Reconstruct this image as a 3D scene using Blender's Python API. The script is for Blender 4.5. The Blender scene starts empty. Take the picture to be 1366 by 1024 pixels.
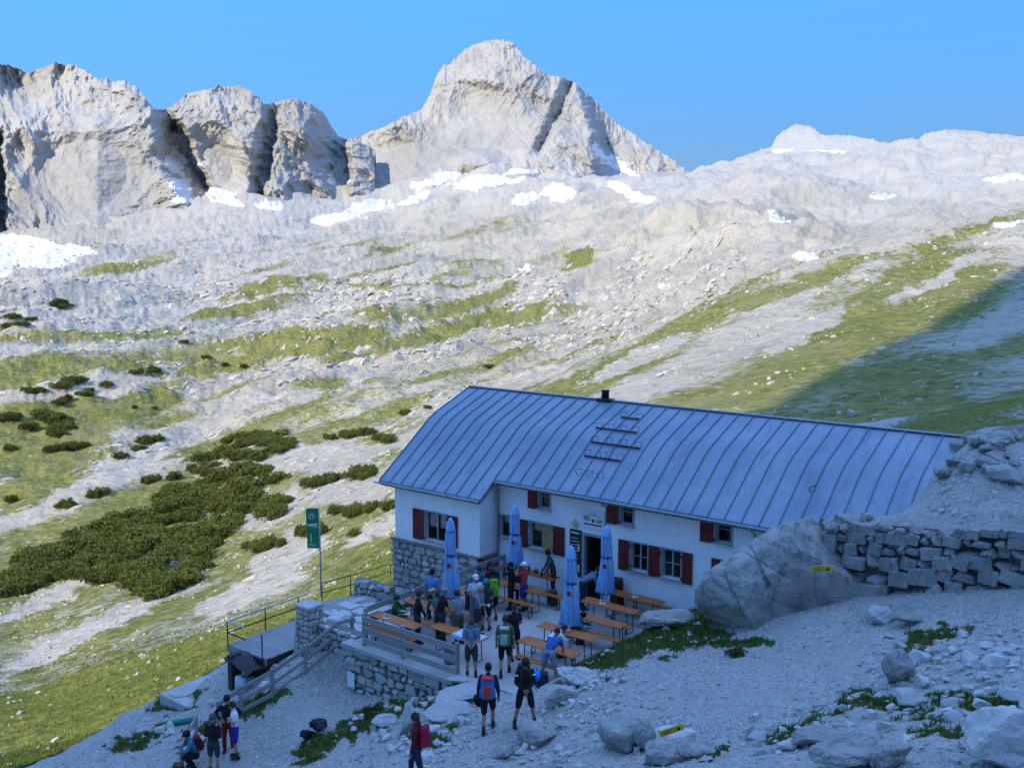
import bpy, bmesh, math, random
import numpy as np
from mathutils import Vector, Matrix

rng = np.random.default_rng(7)
random.seed(7)
scene = bpy.context.scene
COL = scene.collection

# ---------------------------------------------------------------- camera
# World axes: +X runs along the hut's front towards its buried end, +Y goes from the yard into the hut, z = 0 is the terrace.
F, YH, H = 1290.0, 350.0, 12.0
TH = math.atan((512 - YH) / F)
CT, ST = math.cos(TH), math.sin(TH)
AZ = math.radians(37.8)
RV = np.array([math.cos(AZ), math.sin(AZ), 0.0])      # camera right
FV = np.array([-math.sin(AZ), math.cos(AZ), 0.0])     # camera forward (level)

cam_data = bpy.data.cameras.new('camera')
cam = bpy.data.objects.new('camera', cam_data)
COL.objects.link(cam)
cam.location = (0, 0, H)
cam.rotation_euler = (math.pi / 2 - TH, 0, AZ)
cam_data.sensor_width = 36.0
cam_data.lens = F / 1366 * 36.0
cam_data.clip_start = 0.5
cam_data.clip_end = 12000
scene.camera = cam

# ---------------------------------------------------------------- light
SUN_AZ, SUN_EL = math.radians(-147), math.radians(31)     # azimuth from the view axis, clockwise
sv = math.sin(SUN_AZ) * RV + math.cos(SUN_AZ) * FV
SUN = np.array([sv[0] * math.cos(SUN_EL), sv[1] * math.cos(SUN_EL), math.sin(SUN_EL)])
sd = bpy.data.lights.new('sun', 'SUN')
sd.energy = 2.65
sd.angle = math.radians(0.3)
sd.color = (1.0, 0.88, 0.68)
so = bpy.data.objects.new('sun', sd)
so.rotation_euler = Vector(SUN).to_track_quat('Z', 'Y').to_euler()
so.location = (0, 0, 60)
COL.objects.link(so)
world = bpy.data.worlds.new('World')
scene.world = world
world.use_nodes = True
wn = world.node_tree.nodes
bg = wn['Background']
sky = wn.new('ShaderNodeTexSky')
sky.sky_type = 'NISHITA'
sky.sun_disc = False
sky.sun_elevation = SUN_EL
sky.sun_rotation = math.atan2(SUN[0], SUN[1])
sky.altitude = 2300
sky.air_density = 0.8
sky.dust_density = 0.1
sky.ozone_density = 1.5
wl = world.node_tree.links                             # even out the dome (a phone's exposure does), same rule in every direction
bw = wn.new('ShaderNodeRGBToBW'); wl.new(sky.outputs[0], bw.inputs[0])
pw_ = wn.new('ShaderNodeMath'); pw_.operation = 'POWER'; wl.new(bw.outputs[0], pw_.inputs[0]); pw_.inputs[1].default_value = -1.3
mu = wn.new('ShaderNodeMath'); mu.operation = 'MULTIPLY'; wl.new(pw_.outputs[0], mu.inputs[0]); mu.inputs[1].default_value = 2.45
vs_ = wn.new('ShaderNodeVectorMath'); vs_.operation = 'SCALE'; wl.new(sky.outputs[0], vs_.inputs[0]); wl.new(mu.outputs[0], vs_.inputs['Scale'])
hsv = wn.new('ShaderNodeHueSaturation'); hsv.inputs['Hue'].default_value = .503
sm_ = wn.new('ShaderNodeMath'); sm_.operation = 'MULTIPLY_ADD'; wl.new(bw.outputs[0], sm_.inputs[0]); sm_.inputs[1].default_value = .35; sm_.inputs[2].default_value = .74
sn_ = wn.new('ShaderNodeMath'); sn_.operation = 'MINIMUM'; wl.new(sm_.outputs[0], sn_.inputs[0]); sn_.inputs[1].default_value = 1.33
wl.new(sn_.outputs[0], hsv.inputs['Saturation'])
wl.new(vs_.outputs[0], hsv.inputs['Color'])
wl.new(hsv.outputs[0], bg.inputs[0])
bg.inputs[1].default_value = 0.15
scene.view_settings.view_transform = 'Standard'
scene.view_settings.look = 'None'
scene.view_settings.exposure = 1.3
scene.view_settings.gamma = 1.0

# ---------------------------------------------------------------- pixel / world helpers
def vw(x, y, z):                       # camera-level frame -> world
    return np.array([x * RV[0] + y * FV[0], x * RV[1] + y * FV[1], z])
def ray(px, py):
    x = (px - 683) / F
    y = -(py - 512) / F
    return vw(x, CT + y * ST, -ST + y * CT)
def P(px, py, z):                      # where a sight line meets the level z
    d = ray(px, py)
    t = (z - H) / d[2]
    return np.array([0, 0, H]) + t * d
def PB(px, py, b):                     # ... meets the plane y = b
    d = ray(px, py)
    return np.array([0, 0, H]) + d * (b / d[1])
def PD(px, py, dist):                  # ... at a level distance
    d = ray(px, py)
    return np.array([0, 0, H]) + d * (dist / (d[0] * FV[0] + d[1] * FV[1]))
def proj(p):                           # world -> photo pixel, arrays allowed
    p = np.asarray(p, float)
    q = p - np.array([0, 0, H])
    x = q[..., 0] * RV[0] + q[..., 1] * RV[1]
    y = q[..., 0] * FV[0] + q[..., 1] * FV[1]
    z = q[..., 2]
    dep = y * CT - z * ST
    up = y * ST + z * CT
    dep = np.maximum(dep, 0.05)
    return 683 + F * x / dep, 512 - F * up / dep

# ---------------------------------------------------------------- noise
_perm = np.random.default_rng(3).permutation(256)
_perm = np.concatenate([_perm, _perm, _perm])
_grad = np.random.default_rng(4).normal(size=(256, 3))
_grad /= np.linalg.norm(_grad, axis=1)[:, None]
def perlin(x, y, z=0.0):
    x, y, z = np.broadcast_arrays(np.asarray(x, float), np.asarray(y, float), np.asarray(z, float))
    xi, yi, zi = np.floor(x).astype(int), np.floor(y).astype(int), np.floor(z).astype(int)
    xf, yf, zf = x - xi, y - yi, z - zi
    u, v, w = [t * t * t * (t * (t * 6 - 15) + 10) for t in (xf, yf, zf)]
    xi &= 255; yi &= 255; zi &= 255
    def g(dx, dy, dz):
        h = _perm[_perm[_perm[xi + dx] + yi + dy] + zi + dz]
        gr = _grad[h]
        return gr[..., 0] * (xf - dx) + gr[..., 1] * (yf - dy) + gr[..., 2] * (zf - dz)
    a = g(0,0,0) * (1-u) + g(1,0,0) * u
    b = g(0,1,0) * (1-u) + g(1,1,0) * u
    c = g(0,0,1) * (1-u) + g(1,0,1) * u
    d = g(0,1,1) * (1-u) + g(1,1,1) * u
    return ((a * (1-v) + b * v) * (1-w) + (c * (1-v) + d * v) * w) * 1.6
def fbm(x, y, z=0.0, o=5, g=0.5, l=2.03):
    s, a = 0.0, 1.0
    for i in range(o):
        s = s + a * perlin(x + 17.3 * i, y + 5.1 * i, np.asarray(z) + 3.7 * i)
        x = x * l; y = y * l; z = np.asarray(z) * l; a *= g
    return s
def ridged(x, y, z=0.0, o=5, g=0.5, l=2.1):
    s, a = 0.0, 1.0
    for i in range(o):
        s = s + a * (1 - 2 * np.abs(perlin(x + 11.3 * i, y + 7.7 * i, np.asarray(z) + 2.3 * i)))
        x = x * l; y = y * l; z = np.asarray(z) * l; a *= g
    return s
def sstep(a, b, x):
    t = np.clip((x - a) / (b - a), 0, 1)
    return t * t * (3 - 2 * t)

# ---------------------------------------------------------------- materials
MATS = {}
class NT:
    def __init__(s, name):
        s.m = bpy.data.materials.new(name)
        s.m.use_nodes = True
        s.t = s.m.node_tree
        s.b = s.t.nodes['Principled BSDF']
        s.b.inputs['Specular IOR Level'].default_value = 0.25
        s.geo = None
    def n(s, typ, **kw):
        k = s.t.nodes.new('ShaderNode' + typ)
        for a, v in kw.items():
            setattr(k, a, v)
        return k
    def l(s, a, b):
        s.t.links.new(a, b)
    def inp(s, node, i, v):
        if hasattr(v, 'is_linked') or hasattr(v, 'links'):
            s.l(v, node.inputs[i])
        else:
            node.inputs[i].default_value = v
    def pos(s):
        if s.geo is None:
            s.geo = s.n('NewGeometry').outputs['Position']
        return s.geo
    def obj(s):
        return s.n('TexCoord').outputs['Object']
    def scale(s, v, sc, rot=(0, 0, 0)):
        k = s.n('Mapping')
        s.l(v, k.inputs[0])
        k.inputs['Rotation'].default_value = rot
        k.inputs['Scale'].default_value = sc
        return k.outputs[0]
    def noise(s, v, sc, det=5, rough=0.55, dist=0.0):
        k = s.n('TexNoise')
        s.l(v, k.inputs['Vector'])
        k.inputs['Scale'].default_value = sc
        k.inputs['Detail'].default_value = det
        k.inputs['Roughness'].default_value = rough
        k.inputs['Distortion'].default_value = dist
        return k.outputs['Fac']
    def vor(s, v, sc, feat='F1', out='Distance'):
        k = s.n('TexVoronoi', feature=feat)
        s.l(v, k.inputs['Vector'])
        k.inputs['Scale'].default_value = sc
        return k.outputs[out]
    def attr(s, name, out='Fac'):
        k = s.n('Attribute', attribute_name=name)
        return k.outputs[out]
    def math(s, op, a, b=0.0, clamp=False):
        k = s.n('Math', operation=op, use_clamp=clamp)
        s.inp(k, 0, a); s.inp(k, 1, b)
        return k.outputs[0]
    def ramp(s, f, lo, hi):            # smooth step from lo to hi
        k = s.n('MapRange', interpolation_type='SMOOTHSTEP')
        s.inp(k, 0, f)
        k.inputs[1].default_value = lo; k.inputs[2].default_value = hi
        return k.outputs[0]
    def lin(s, f, a, b, c, d):
        k = s.n('MapRange')
        s.inp(k, 0, f)
        for i, v in enumerate((a, b, c, d)):
            k.inputs[i + 1].default_value = v
        return k.outputs[0]
    def mix(s, f, a, b, blend='MIX'):
        k = s.n('Mix', data_type='RGBA', blend_type=blend)
        s.inp(k, 0, f)
        for i, v in ((6, a), (7, b)):
            if isinstance(v, tuple):
                k.inputs[i].default_value = v + (1,) if len(v) == 3 else v
            else:
                s.l(v, k.inputs[i])
        return k.outputs[2]
    def bump(s, h, st=0.5, d=0.05):
        k = s.n('Bump')
        k.inputs['Strength'].default_value = st
        k.inputs['Distance'].default_value = d
        s.l(h, k.inputs['Height'])
        s.l(k.outputs[0], s.b.inputs['Normal'])
    def col(s, c):
        if isinstance(c, tuple):
            s.b.inputs['Base Color'].default_value = c + (1,)
        else:
            s.l(c, s.b.inputs['Base Color'])
    def rough(s, r):
        s.inp(s.b, 'Roughness', r)
    def rnd(s):
        return s.n('ObjectInfo').outputs['Random']

def simple(name, c, rough=0.7, var=0.18, sc=6.0, bump=0.0, metal=0.0, spec=0.25, rnd=0.0):
    if name in MATS:
        return MATS[name]
    k = NT(name)
    v = k.obj()
    n1 = k.noise(v, sc, 4)
    dark = tuple(x * (1 - var) for x in c)
    lite = tuple(min(1, x * (1 + var)) for x in c)
    cc = k.mix(k.ramp(n1, 0.3, 0.7), dark, lite)
    if rnd:
        cc = k.mix(k.lin(k.rnd(), 0, 1, 0, 1), cc, tuple(x * (1 - rnd) for x in c))
    k.col(cc)
    k.rough(k.lin(n1, 0.2, 0.8, max(0, rough - 0.1), min(1, rough + 0.1)))
    k.b.inputs['Metallic'].default_value = metal
    k.b.inputs['Specular IOR Level'].default_value = spec
    if bump:
        k.bump(k.noise(v, sc * 4, 4), 0.6, bump)
    MATS[name] = k.m
    return k.m

# ---------------------------------------------------------------- mesh helpers
def new_mesh(name, verts, faces, mats=None, smooth=False, face_mat=None):
    me = bpy.data.meshes.new(name)
    me.from_pydata([tuple(map(float, v)) for v in verts], [], faces)
    for m in (mats if isinstance(mats, (list, tuple)) else [mats]):
        if m is not None:
            me.materials.append(m)
    if face_mat is not None:
        me.polygons.foreach_set('material_index', np.asarray(face_mat, np.int32))
    if smooth:
        me.polygons.foreach_set('use_smooth', np.ones(len(me.polygons), bool))
    me.update()
    return me
def fast_mesh(name, V, Q, mat, smooth=True):          # arrays of verts and quads (or tris)
    me = bpy.data.meshes.new(name)
    V = np.asarray(V, np.float32); Q = np.asarray(Q, np.int32)
    k = Q.shape[1]
    me.vertices.add(len(V)); me.vertices.foreach_set('co', V.ravel())
    me.loops.add(Q.size); me.loops.foreach_set('vertex_index', Q.ravel())
    me.polygons.add(len(Q))
    me.polygons.foreach_set('loop_start', np.arange(0, Q.size, k, dtype=np.int32))
    me.polygons.foreach_set('use_smooth', np.full(len(Q), smooth))
    me.update(calc_edges=True)
    me.validate()
    if mat: me.materials.append(mat)
    return me
def set_attr(me, name, arr):
    a = me.attributes.new(name, 'FLOAT', 'POINT')
    a.data.foreach_set('value', np.asarray(arr, np.float32))
def link(name, me, parent=None, loc=None, rot=None, scale=None):
    o = bpy.data.objects.new(name, me)
    COL.objects.link(o)
    if parent is not None: o.parent = parent
    if loc is not None: o.location = tuple(map(float, loc))
    if rot is not None: o.rotation_euler = rot
    if scale is not None: o.scale = scale if hasattr(scale, '__len__') else (scale,) * 3
    return o
def tag(o, label=None, cat=None, group=None, kind=None):
    if label: o['label'] = label
    if cat: o['category'] = cat
    if group: o['group'] = group
    if kind: o['kind'] = kind
    return o
def thing(name, label, cat, loc=(0, 0, 0), rz=0.0, group=None):
    o = bpy.data.objects.new(name, None)
    o.empty_display_size = 0.2
    COL.objects.link(o)
    o.location = tuple(map(float, loc)); o.rotation_euler = (0, 0, rz)
    return tag(o, label, cat, group)
def copy_tree(o, parent=None):
    c = o.copy(); COL.objects.link(c)
    if parent is not None: c.parent = parent
    for ch in list(o.children):
        copy_tree(ch, c)
    return c

class MB:                              # small mesh collector
    def __init__(s): s.v = []; s.f = []; s.m = []
    def add(s, vs, fs, mi=0):
        o = len(s.v)
        s.v += [tuple(map(float, p)) for p in vs]
        s.f += [[i + o for i in f] for f in fs]
        s.m += [mi] * len(fs)
    def box(s, lo, hi, mi=0, M=None, bev=0.0):
        x0, y0, z0 = lo; x1, y1, z1 = hi
        if bev:
            b = bev
            vs = []
            for (x, sx) in ((x0, 1), (x1, -1)):
                for (y, sy) in ((y0, 1), (y1, -1)):
                    for (z, sz) in ((z0, 1), (z1, -1)):
                        vs += [(x, y + sy*b, z + sz*b), (x + sx*b, y, z + sz*b), (x + sx*b, y + sy*b, z)]
            bm = bmesh.new()
            for p in vs: bm.verts.new(p)
            bmesh.ops.convex_hull(bm, input=bm.verts)
            bm.verts.index_update()
            vv = [v.co[:] for v in bm.verts]; ff = [[v.index for v in f.verts] for f in bm.faces]
            bm.free()
        else:
            vv = [(x, y, z) for x in (x0, x1) for y in (y0, y1) for z in (z0, z1)]
            ff = [[0,1,3,2],[4,6,7,5],[0,4,5,1],[2,3,7,6],[0,2,6,4],[1,5,7,3]]
        if M is not None: vv = [tuple(M @ Vector(p)) for p in vv]
        s.add(vv, ff, mi)
        return s
    def beam(s, p, q, w, h, mi=0, up=(0, 0, 1), bev=0.0):      # box from p to q
        p = Vector(p); q = Vector(q); d = q - p
        L = d.length; d.normalize()
        u = Vector(up); side = d.cross(u)
        if side.length < 1e-4: side = d.cross(Vector((1, 0, 0)))
        side.normalize(); u = side.cross(d)
        M = Matrix((( d.x, side.x, u.x, p.x), (d.y, side.y, u.y, p.y), (d.z, side.z, u.z, p.z), (0, 0, 0, 1)))
        return s.box((0, -w/2, -h/2), (L, w/2, h/2), mi, M, bev)
    def tube(s, pts, rad, n=8, mi=0, caps=True):
        pts = [Vector(p) for p in pts]
        rr = rad if hasattr(rad, '__len__') else [rad] * len(pts)
        vs = []; fs = []
        ref = None
        for i, p in enumerate(pts):
            d = (pts[min(i+1, len(pts)-1)] - pts[max(i-1, 0)]).normalized()
            if ref is None:
                ref = d.orthogonal().normalized()
            a = (ref - d * ref.dot(d))
            a = a.normalized() if a.length > 1e-5 else d.orthogonal().normalized()
            ref = a
            b = d.cross(a)
            r = rr[i]
            ra, rb = (r if hasattr(r, '__len__') else (r, r))
            for k in range(n):
                t = 2 * math.pi * k / n
                vs.append(p + a * (ra * math.cos(t)) + b * (rb * math.sin(t)))
        for i in range(len(pts) - 1):
            for k in range(n):
                k2 = (k + 1) % n
                fs.append([i*n+k, i*n+k2, (i+1)*n+k2, (i+1)*n+k])
        if caps:
            fs.append(list(range(n))[::-1]); fs.append([(len(pts)-1)*n + k for k in range(n)])
        s.add(vs, fs, mi)
        return s
    def lathe(s, prof, n=16, mi=0, M=None, wob=None):
        vs = []; fs = []
        for (r, z) in prof:
            for k in range(n):
                t = 2*math.pi*k/n
                rr = r * (wob(t, z) if wob else 1)
                vs.append((rr*math.cos(t), rr*math.sin(t), z))
        for i in range(len(prof)-1):
            for k in range(n):
                k2 = (k+1) % n
                fs.append([i*n+k, i*n+k2, (i+1)*n+k2, (i+1)*n+k])
        fs.append(list(range(n))[::-1]); fs.append([(len(prof)-1)*n + k for k in range(n)])
        if M is not None: vs = [tuple(M @ Vector(p)) for p in vs]
        s.add(vs, fs, mi)
        return s
    def ell(s, c, r, n=10, m=7, mi=0, M=None):
        prof = []
        vs = []; fs = []
        for j in range(m + 1):
            ph = -math.pi/2 + math.pi * j / m
            for k in range(n):
                t = 2*math.pi*k/n
                p = Vector((r[0]*math.cos(ph)*math.cos(t), r[1]*math.cos(ph)*math.sin(t), r[2]*math.sin(ph)))
                if M is not None: p = M @ p
                vs.append(p + Vector(c))
        for j in range(m):
            for k in range(n):
                k2 = (k+1) % n
                fs.append([j*n+k, j*n+k2, (j+1)*n+k2, (j+1)*n+k])
        s.add(vs, fs, mi)
        return s
    def mesh(s, name, mats, smooth=False):
        return new_mesh(name, s.v, s.f, mats, smooth, s.m)
    def build(s, name, mats, parent=None, smooth=False, **kw):
        return link(name, s.mesh(name, mats, smooth), parent, **kw)

def inpoly(px, py, poly):
    px = np.asarray(px); py = np.asarray(py)
    r = np.zeros(px.shape, bool)
    n = len(poly)
    for i in range(n):
        x0, y0 = poly[i]; x1, y1 = poly[(i+1) % n]
        c = ((y0 > py) != (y1 > py)) & (px < (x1 - x0) * (py - y0) / (y1 - y0 + 1e-9) + x0)
        r ^= c
    return r
def ellmask(px, py, cx, cy, rx, ry, ang=0):           # 1 in the middle, 0 at the rim and beyond
    a = math.radians(ang)
    dx, dy = px - cx, py - cy
    u = (dx * math.cos(a) + dy * math.sin(a)) / rx
    v = (-dx * math.sin(a) + dy * math.cos(a)) / ry
    return np.clip(1.35 - np.sqrt(u*u + v*v), 0, 1)

# ================================================================ GROUND
# far slope: profiles of the valley, (photo row, level distance) per photo column
PROF = {
 -500: [(960,60),(900,80),(800,140),(700,210),(600,300),(500,430),(420,700),(370,1000),(330,1400)],
 0:    [(1010,38),(960,50),(900,75),(800,130),(700,190),(600,270),(500,400),(450,520),(400,720),(360,950),(325,1250),(310,1400)],
 130:  [(1000,33),(930,48),(870,70),(800,108),(720,165),(640,230),(560,320),(480,450),(400,730),(350,1000),(322,1200),(300,1400)],
 265:  [(900,42),(850,62),(800,92),(740,140),(680,195),(600,290),(500,450),(400,750),(330,1080),(285,1300),(262,1450)],
 400:  [(800,66),(760,85),(700,130),(640,190),(580,270),(500,420),(400,740),(330,1080),(285,1330),(270,1450)],
 500:  [(745,64),(700,95),(650,150),(600,220),(500,400),(400,700),(320,1150),(285,1350),(268,1450)],
 620:  [(640,80),(585,140),(540,260),(520,330),(440,560),(350,930),(300,1180),(262,1380),(248,1480)],
 740:  [(600,80),(560,120),(512,190),(508,330),(440,530),(350,900),(300,1150),(255,1420),(245,1500)],
 853:  [(600,70),(540,110),(463,235),(482,330),(440,470),(380,680),(310,1000),(270,1350),(250,1500)],
 1000: [(600,62),(540,90),(470,160),(394,290),(415,400),(370,620),(320,860),(290,1040),(262,1350),(240,1750),(226,2300),(218,2700)],
 1150: [(580,62),(520,85),(430,170),(345,340),(364,470),(330,760),(290,1120),(255,1500),(225,1950),(205,2400),(198,2750)],
 1366: [(575,50),(520,75),(440,130),(360,250),(285,420),(304,580),(272,1100),(238,1600),(210,2150),(198,2500),(194,2750)],
 1700: [(560,40),(500,60),(400,110),(300,220),(200,420),(215,600),(230,1100),(225,1700),(205,2200),(195,2750)],
}
COLS = sorted(PROF)
LR = np.linspace(math.log(30), math.log(3000), 270)
TAB = []
for c in COLS:
    pts = PROF[c]
    d = np.array([q[1] for q in pts], float)
    z = np.array([PD(c, q[0], q[1])[2] for q in pts])
    t = np.interp(LR, np.log(d), z)
    s0 = (z[1] - z[0]) / (d[1] - d[0])
    r = np.exp(LR)
    t = np.where(r < d[0], z[0] + (r - d[0]) * s0, t)
    t = np.where(r > d[-1], z[-1] + (r - d[-1]) * 0.05, t)
    k = np.exp(-np.linspace(-2, 2, 13) ** 2); k /= k.sum()
    t = np.convolve(np.pad(t, 6, mode='edge'), k, 'valid')
    TAB.append(t)
FC = np.arange(-500, 1701, 20.0)
TAB = np.array([np.interp(FC, COLS, [TAB[i][j] for i in range(len(COLS))]) for j in range(len(LR))])   # [r, col]
k = np.exp(-np.linspace(-2, 2, 7) ** 2); k /= k.sum()
TAB = np.array([np.convolve(np.pad(t, 3, mode='edge'), k, 'valid') for t in TAB])
def bil(T, fr, fc):
    fr = np.clip(fr, 0, T.shape[0] - 1.001); fc = np.clip(fc, 0, T.shape[1] - 1.001)
    i = fr.astype(int); j = fc.astype(int); a = fr - i; b = fc - j
    return (T[i,j]*(1-a) + T[i+1,j]*a) * (1-b) + (T[i,j+1]*(1-a) + T[i+1,j+1]*a) * b
def viewxy(X, Y):
    return X * RV[0] + Y * RV[1], X * FV[0] + Y * FV[1]
def h_far(X, Y):
    x, y = viewxy(X, Y)
    yy = np.maximum(y, 1.0)
    c = 683 + 1300 * x / yy
    fr = (np.log(np.maximum(yy, 30)) - LR[0]) / (LR[1] - LR[0])
    base = bil(TAB, fr, (c + 500) / 20)
    # hummocks and ledges drawn out along the dip of the beds
    a = math.radians(30)
    p = x * math.sin(a) + y * math.cos(a); q = x * math.cos(a) - y * math.sin(a)
    w = sstep(90, 420, yy)
    big = fbm(p / 260 + 3, q / 85, 0.3, 4) * 15 * w * sstep(200, 650, yy)
    led = ridged(p / 120 + fbm(p / 90, q / 90, 1.0, 2) * .35, q / 38, 2.0, 4, 0.55) * (0.7 + 3.0 * w)
    fine = fbm(x / 9, y / 9, 5.0, 4) * (0.35 + 1.1 * w)
    karst = ridged(x / 26, y / 26, 8.0, 4, 0.6) * 1.6 * w
    wf = sstep(900, 1600, yy)
    big = big + (fbm(x / 330, y / 420, 6.0, 4) * 16 + ridged(x / 200, y / 260, 7.0, 4, .5) * 9) * wf
    bluff = np.exp(-((x - 165) / 85) ** 2 - ((y - 840) / 120) ** 2)
    big = big + bluff * (15 + 8 * ridged(x / 60, y / 60, 4.0, 4, .55)) + np.exp(-((x - 330) / 120) ** 2 - ((y - 1250) / 160) ** 2) * 24
    calm = sstep(45, 120, yy)
    return base + (big + led * 0.8 + karst * .8) * calm + fine * sstep(30, 90, yy)

# near ground: measured points, smooth surface through them
NEAR = [P(*q) for q in [
 (692,970,.25),(652,973,.2),(620,915,-.12),(700,905,-.06),(683,1024,.55),(560,1024,.2),(600,960,-.1),(540,940,-.9),(500,960,-1.35),
 (430,978,-1.75),(470,1000,-1.4),(455,870,-.75),(447,863,-.75),(408,897,-1.15),(364,928,-1.7),(321,950,-2.2),(315,1010,-2.75),(400,960,-2.0),
 (350,1015,-2.75),(260,1005,-3.0),(235,965,-3.1),(260,915,-3.0),(210,930,-3.4),(330,900,-1.7),(180,1000,-3.7),(110,1005,-4.4),(160,958,-4.5),
 (385,880,-1.2),(430,840,-.85),(480,800,-1.0),(530,790,-1.15),(450,800,-1.1),
 (780,885,.5),(850,850,.85),(930,842,1.3),(900,818,.45),(870,840,.55),(760,920,.45),(830,920,1.0),(740,960,.6),
 (1000,868,1.75),(1100,850,2.3),(1170,815,2.8),(1260,805,3.3),(1366,800,3.75),(900,900,1.45),(1200,900,3.0),(1366,900,3.9),(1366,1024,4.3),
 (1100,1000,2.9),(900,1010,1.9),(800,1000,1.3),(1170,860,2.75),(1000,940,2.1),(1270,960,3.5)]]
NEAR += [np.array(q, float) for q in [
 (0,0,10.2),(-3,4,8.6),(-6,8,5.9),(-9,12,3.2),(2,6,9.2),(6,4,11),(2,12,7.0),(-8,2,8.2),(-14,6,2.5),(-18,12,-1.3),(4,20,5.8),(8,14,8.5),(0,-8,13.5),(10,-4,14.5),(-14,-4,8.8),(-24,4,-.5),
 (-20,22,-.6),(-20,26,-.6),(-17,24,-.5),(-25,26,-1.2),(-27,30,-1.5),(-15,26,-.3),(-16,30,-.6),(-10,30,.6),(-25,33,-1.8),(-20,36,-1.5),(-13,36,1.0),(-22,20.9,-1.5),(-18.2,20.9,-.7),(-22.2,19.9,-1.6),(-21,19.9,-1.45),(-20,19.9,-1.2),(-19,19.9,-.9),(-18,19.9,-.45),(-23.2,20.2,-1.5),
 (-8,27.6,4.7),(-5,27.6,4.95),(-2,27.6,5.2),(2,27,5.6),(-9.6,27.6,4.5),(-7.3,28.5,4.95),(-7.2,30,5.85),(-7.1,31.4,6.3),(-6.9,32.9,6.75),(-4,32,6.3),(-2,31,6.4),(2,32,7.2),(-5.5,35,6.2),(-9,36,3.2),(8,30,8.6),(14,24,9.5),(-4.6,38,5.0)]]
for c in (-500,-200,0,130,265,400,500,620,740,853,1000,1150,1366,1700):
    for d in (58, 75):
        x = (c - 683) / 1300 * d
        p = vw(x, d, 0); NEAR.append(np.array([p[0], p[1], float(h_far(np.array([p[0]]), np.array([p[1]]))[0])]))
for c, d in ((0,40),(130,36),(-200,45),(1366,48)):
    p = vw((c - 683) / 1300 * d, d, 0); NEAR.append(np.array([p[0], p[1], float(h_far(np.array([p[0]]), np.array([p[1]]))[0])]))
NEAR = np.array(NEAR)
_n = len(NEAR)
def _phi(d2): return np.sqrt(d2 + 0.15)
D2 = ((NEAR[:, None, :2] - NEAR[None, :, :2]) ** 2).sum(-1)
A = np.zeros((_n + 3, _n + 3)); A[:_n, :_n] = _phi(D2) - np.eye(_n) * 0.02
A[:_n, _n] = 1; A[:_n, _n+1:] = NEAR[:, :2]; A[_n, :_n] = 1; A[_n+1:, :_n] = NEAR[:, :2].T
W = np.linalg.solve(A, np.concatenate([NEAR[:, 2], np.zeros(3)]))
def h_near(X, Y):
    sh = X.shape
    X = X.ravel(); Y = Y.ravel()
    out = np.empty(len(X))
    for i in range(0, len(X), 20000):
        x = X[i:i+20000]; y = Y[i:i+20000]
        d2 = (x[:, None] - NEAR[:, 0]) ** 2 + (y[:, None] - NEAR[:, 1]) ** 2
        out[i:i+20000] = _phi(d2) @ W[:_n] + W[_n] + x * W[_n+1] + y * W[_n+2]
    return out.reshape(sh)
DRY_Y = 26.55                                         # face of the dry-stone wall
def height(X, Y, detail=True):
    X = np.asarray(X, float); Y = np.asarray(Y, float)
    x, y = viewxy(X, Y)
    r = np.hypot(x, y)
    w = sstep(46, 66, y)
    z = np.zeros(X.shape)
    m = (w < 1) & (r < 110)
    if m.any():
        zn = h_near(X[m], Y[m])
        back = sstep(20, 70, r[m]) * (y[m] < 10)
        zn = zn * (1 - back) + np.clip(12 + 0.25 * (x[m] - y[m]), -30, 40) * back
        if detail:
            rough = fbm(X[m] * 1.1, Y[m] * 1.1, 2.0, 4) * 0.10 + fbm(X[m] * .35, Y[m] * .35, 4.0, 2) * 0.14
            flat = ((X[m] > -23) & (X[m] < -14.5) & (Y[m] > 19.6) & (Y[m] < 29))
            zn = zn + rough * np.where(flat, 0.25, 1.0)
        wf_ = (X[m] > -10.2) & (X[m] < 3) & (Y[m] > 22.5) & (Y[m] < DRY_Y + .3)
        zn = np.where(wf_, np.minimum(zn, 2.75 + (X[m] + 8.4) * .25 + .06 * (zn - 3)), zn)
        # nothing pokes through the terrace floor or up into the hut
        slab = (X[m] > -22.35) & (X[m] < -15.2) & (Y[m] > 20.25) & (Y[m] < 28.3)
        zn = np.where(slab, np.minimum(zn, -0.14), zn)
        inside = (X[m] > -27.0) & (X[m] < -8.0) & (Y[m] > 28.4) & (Y[m] < 36.5)
        zn = np.where(inside, np.minimum(zn, np.interp(X[m], [-14, -9], [-.4, 3.0])), zn)
        z[m] = zn
    far = h_far(X, np.where(w > 0, Y, Y)) if (w > 0).any() else 0
    side = np.where(y > 5, far, np.clip(12 + 0.25 * (x - y), -30, 40))
    ww = np.where(y > 5, w, sstep(70, 108, r))
    ww = np.where(r >= 110, np.where(y > 5, np.maximum(w, sstep(60, 110, r)), 1), ww)
    return z * (1 - ww) + side * ww
def hz(x, y):
    return float(height(np.array([x]), np.array([y]))[0])
def hit(px, py, d0=14.0, d1=2500.0):                  # where a sight line meets the ground
    d = np.geomspace(d0, d1, 900)
    r = ray(px, py); k = r[0]*FV[0] + r[1]*FV[1]
    X = r[0]/k*d; Y = r[1]/k*d; Z = H + r[2]/k*d
    g = height(X, Y)
    below = np.nonzero(Z < g)[0]
    if len(below) == 0: return None
    i = max(1, below[0])
    a = (Z[i-1] - g[i-1]) / max(1e-6, (Z[i-1] - g[i-1]) - (Z[i] - g[i]))
    dd = d[i-1] + (d[i] - d[i-1]) * a
    x, y = r[0]/k*dd, r[1]/k*dd
    return np.array([x, y, hz(x, y)])

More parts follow.
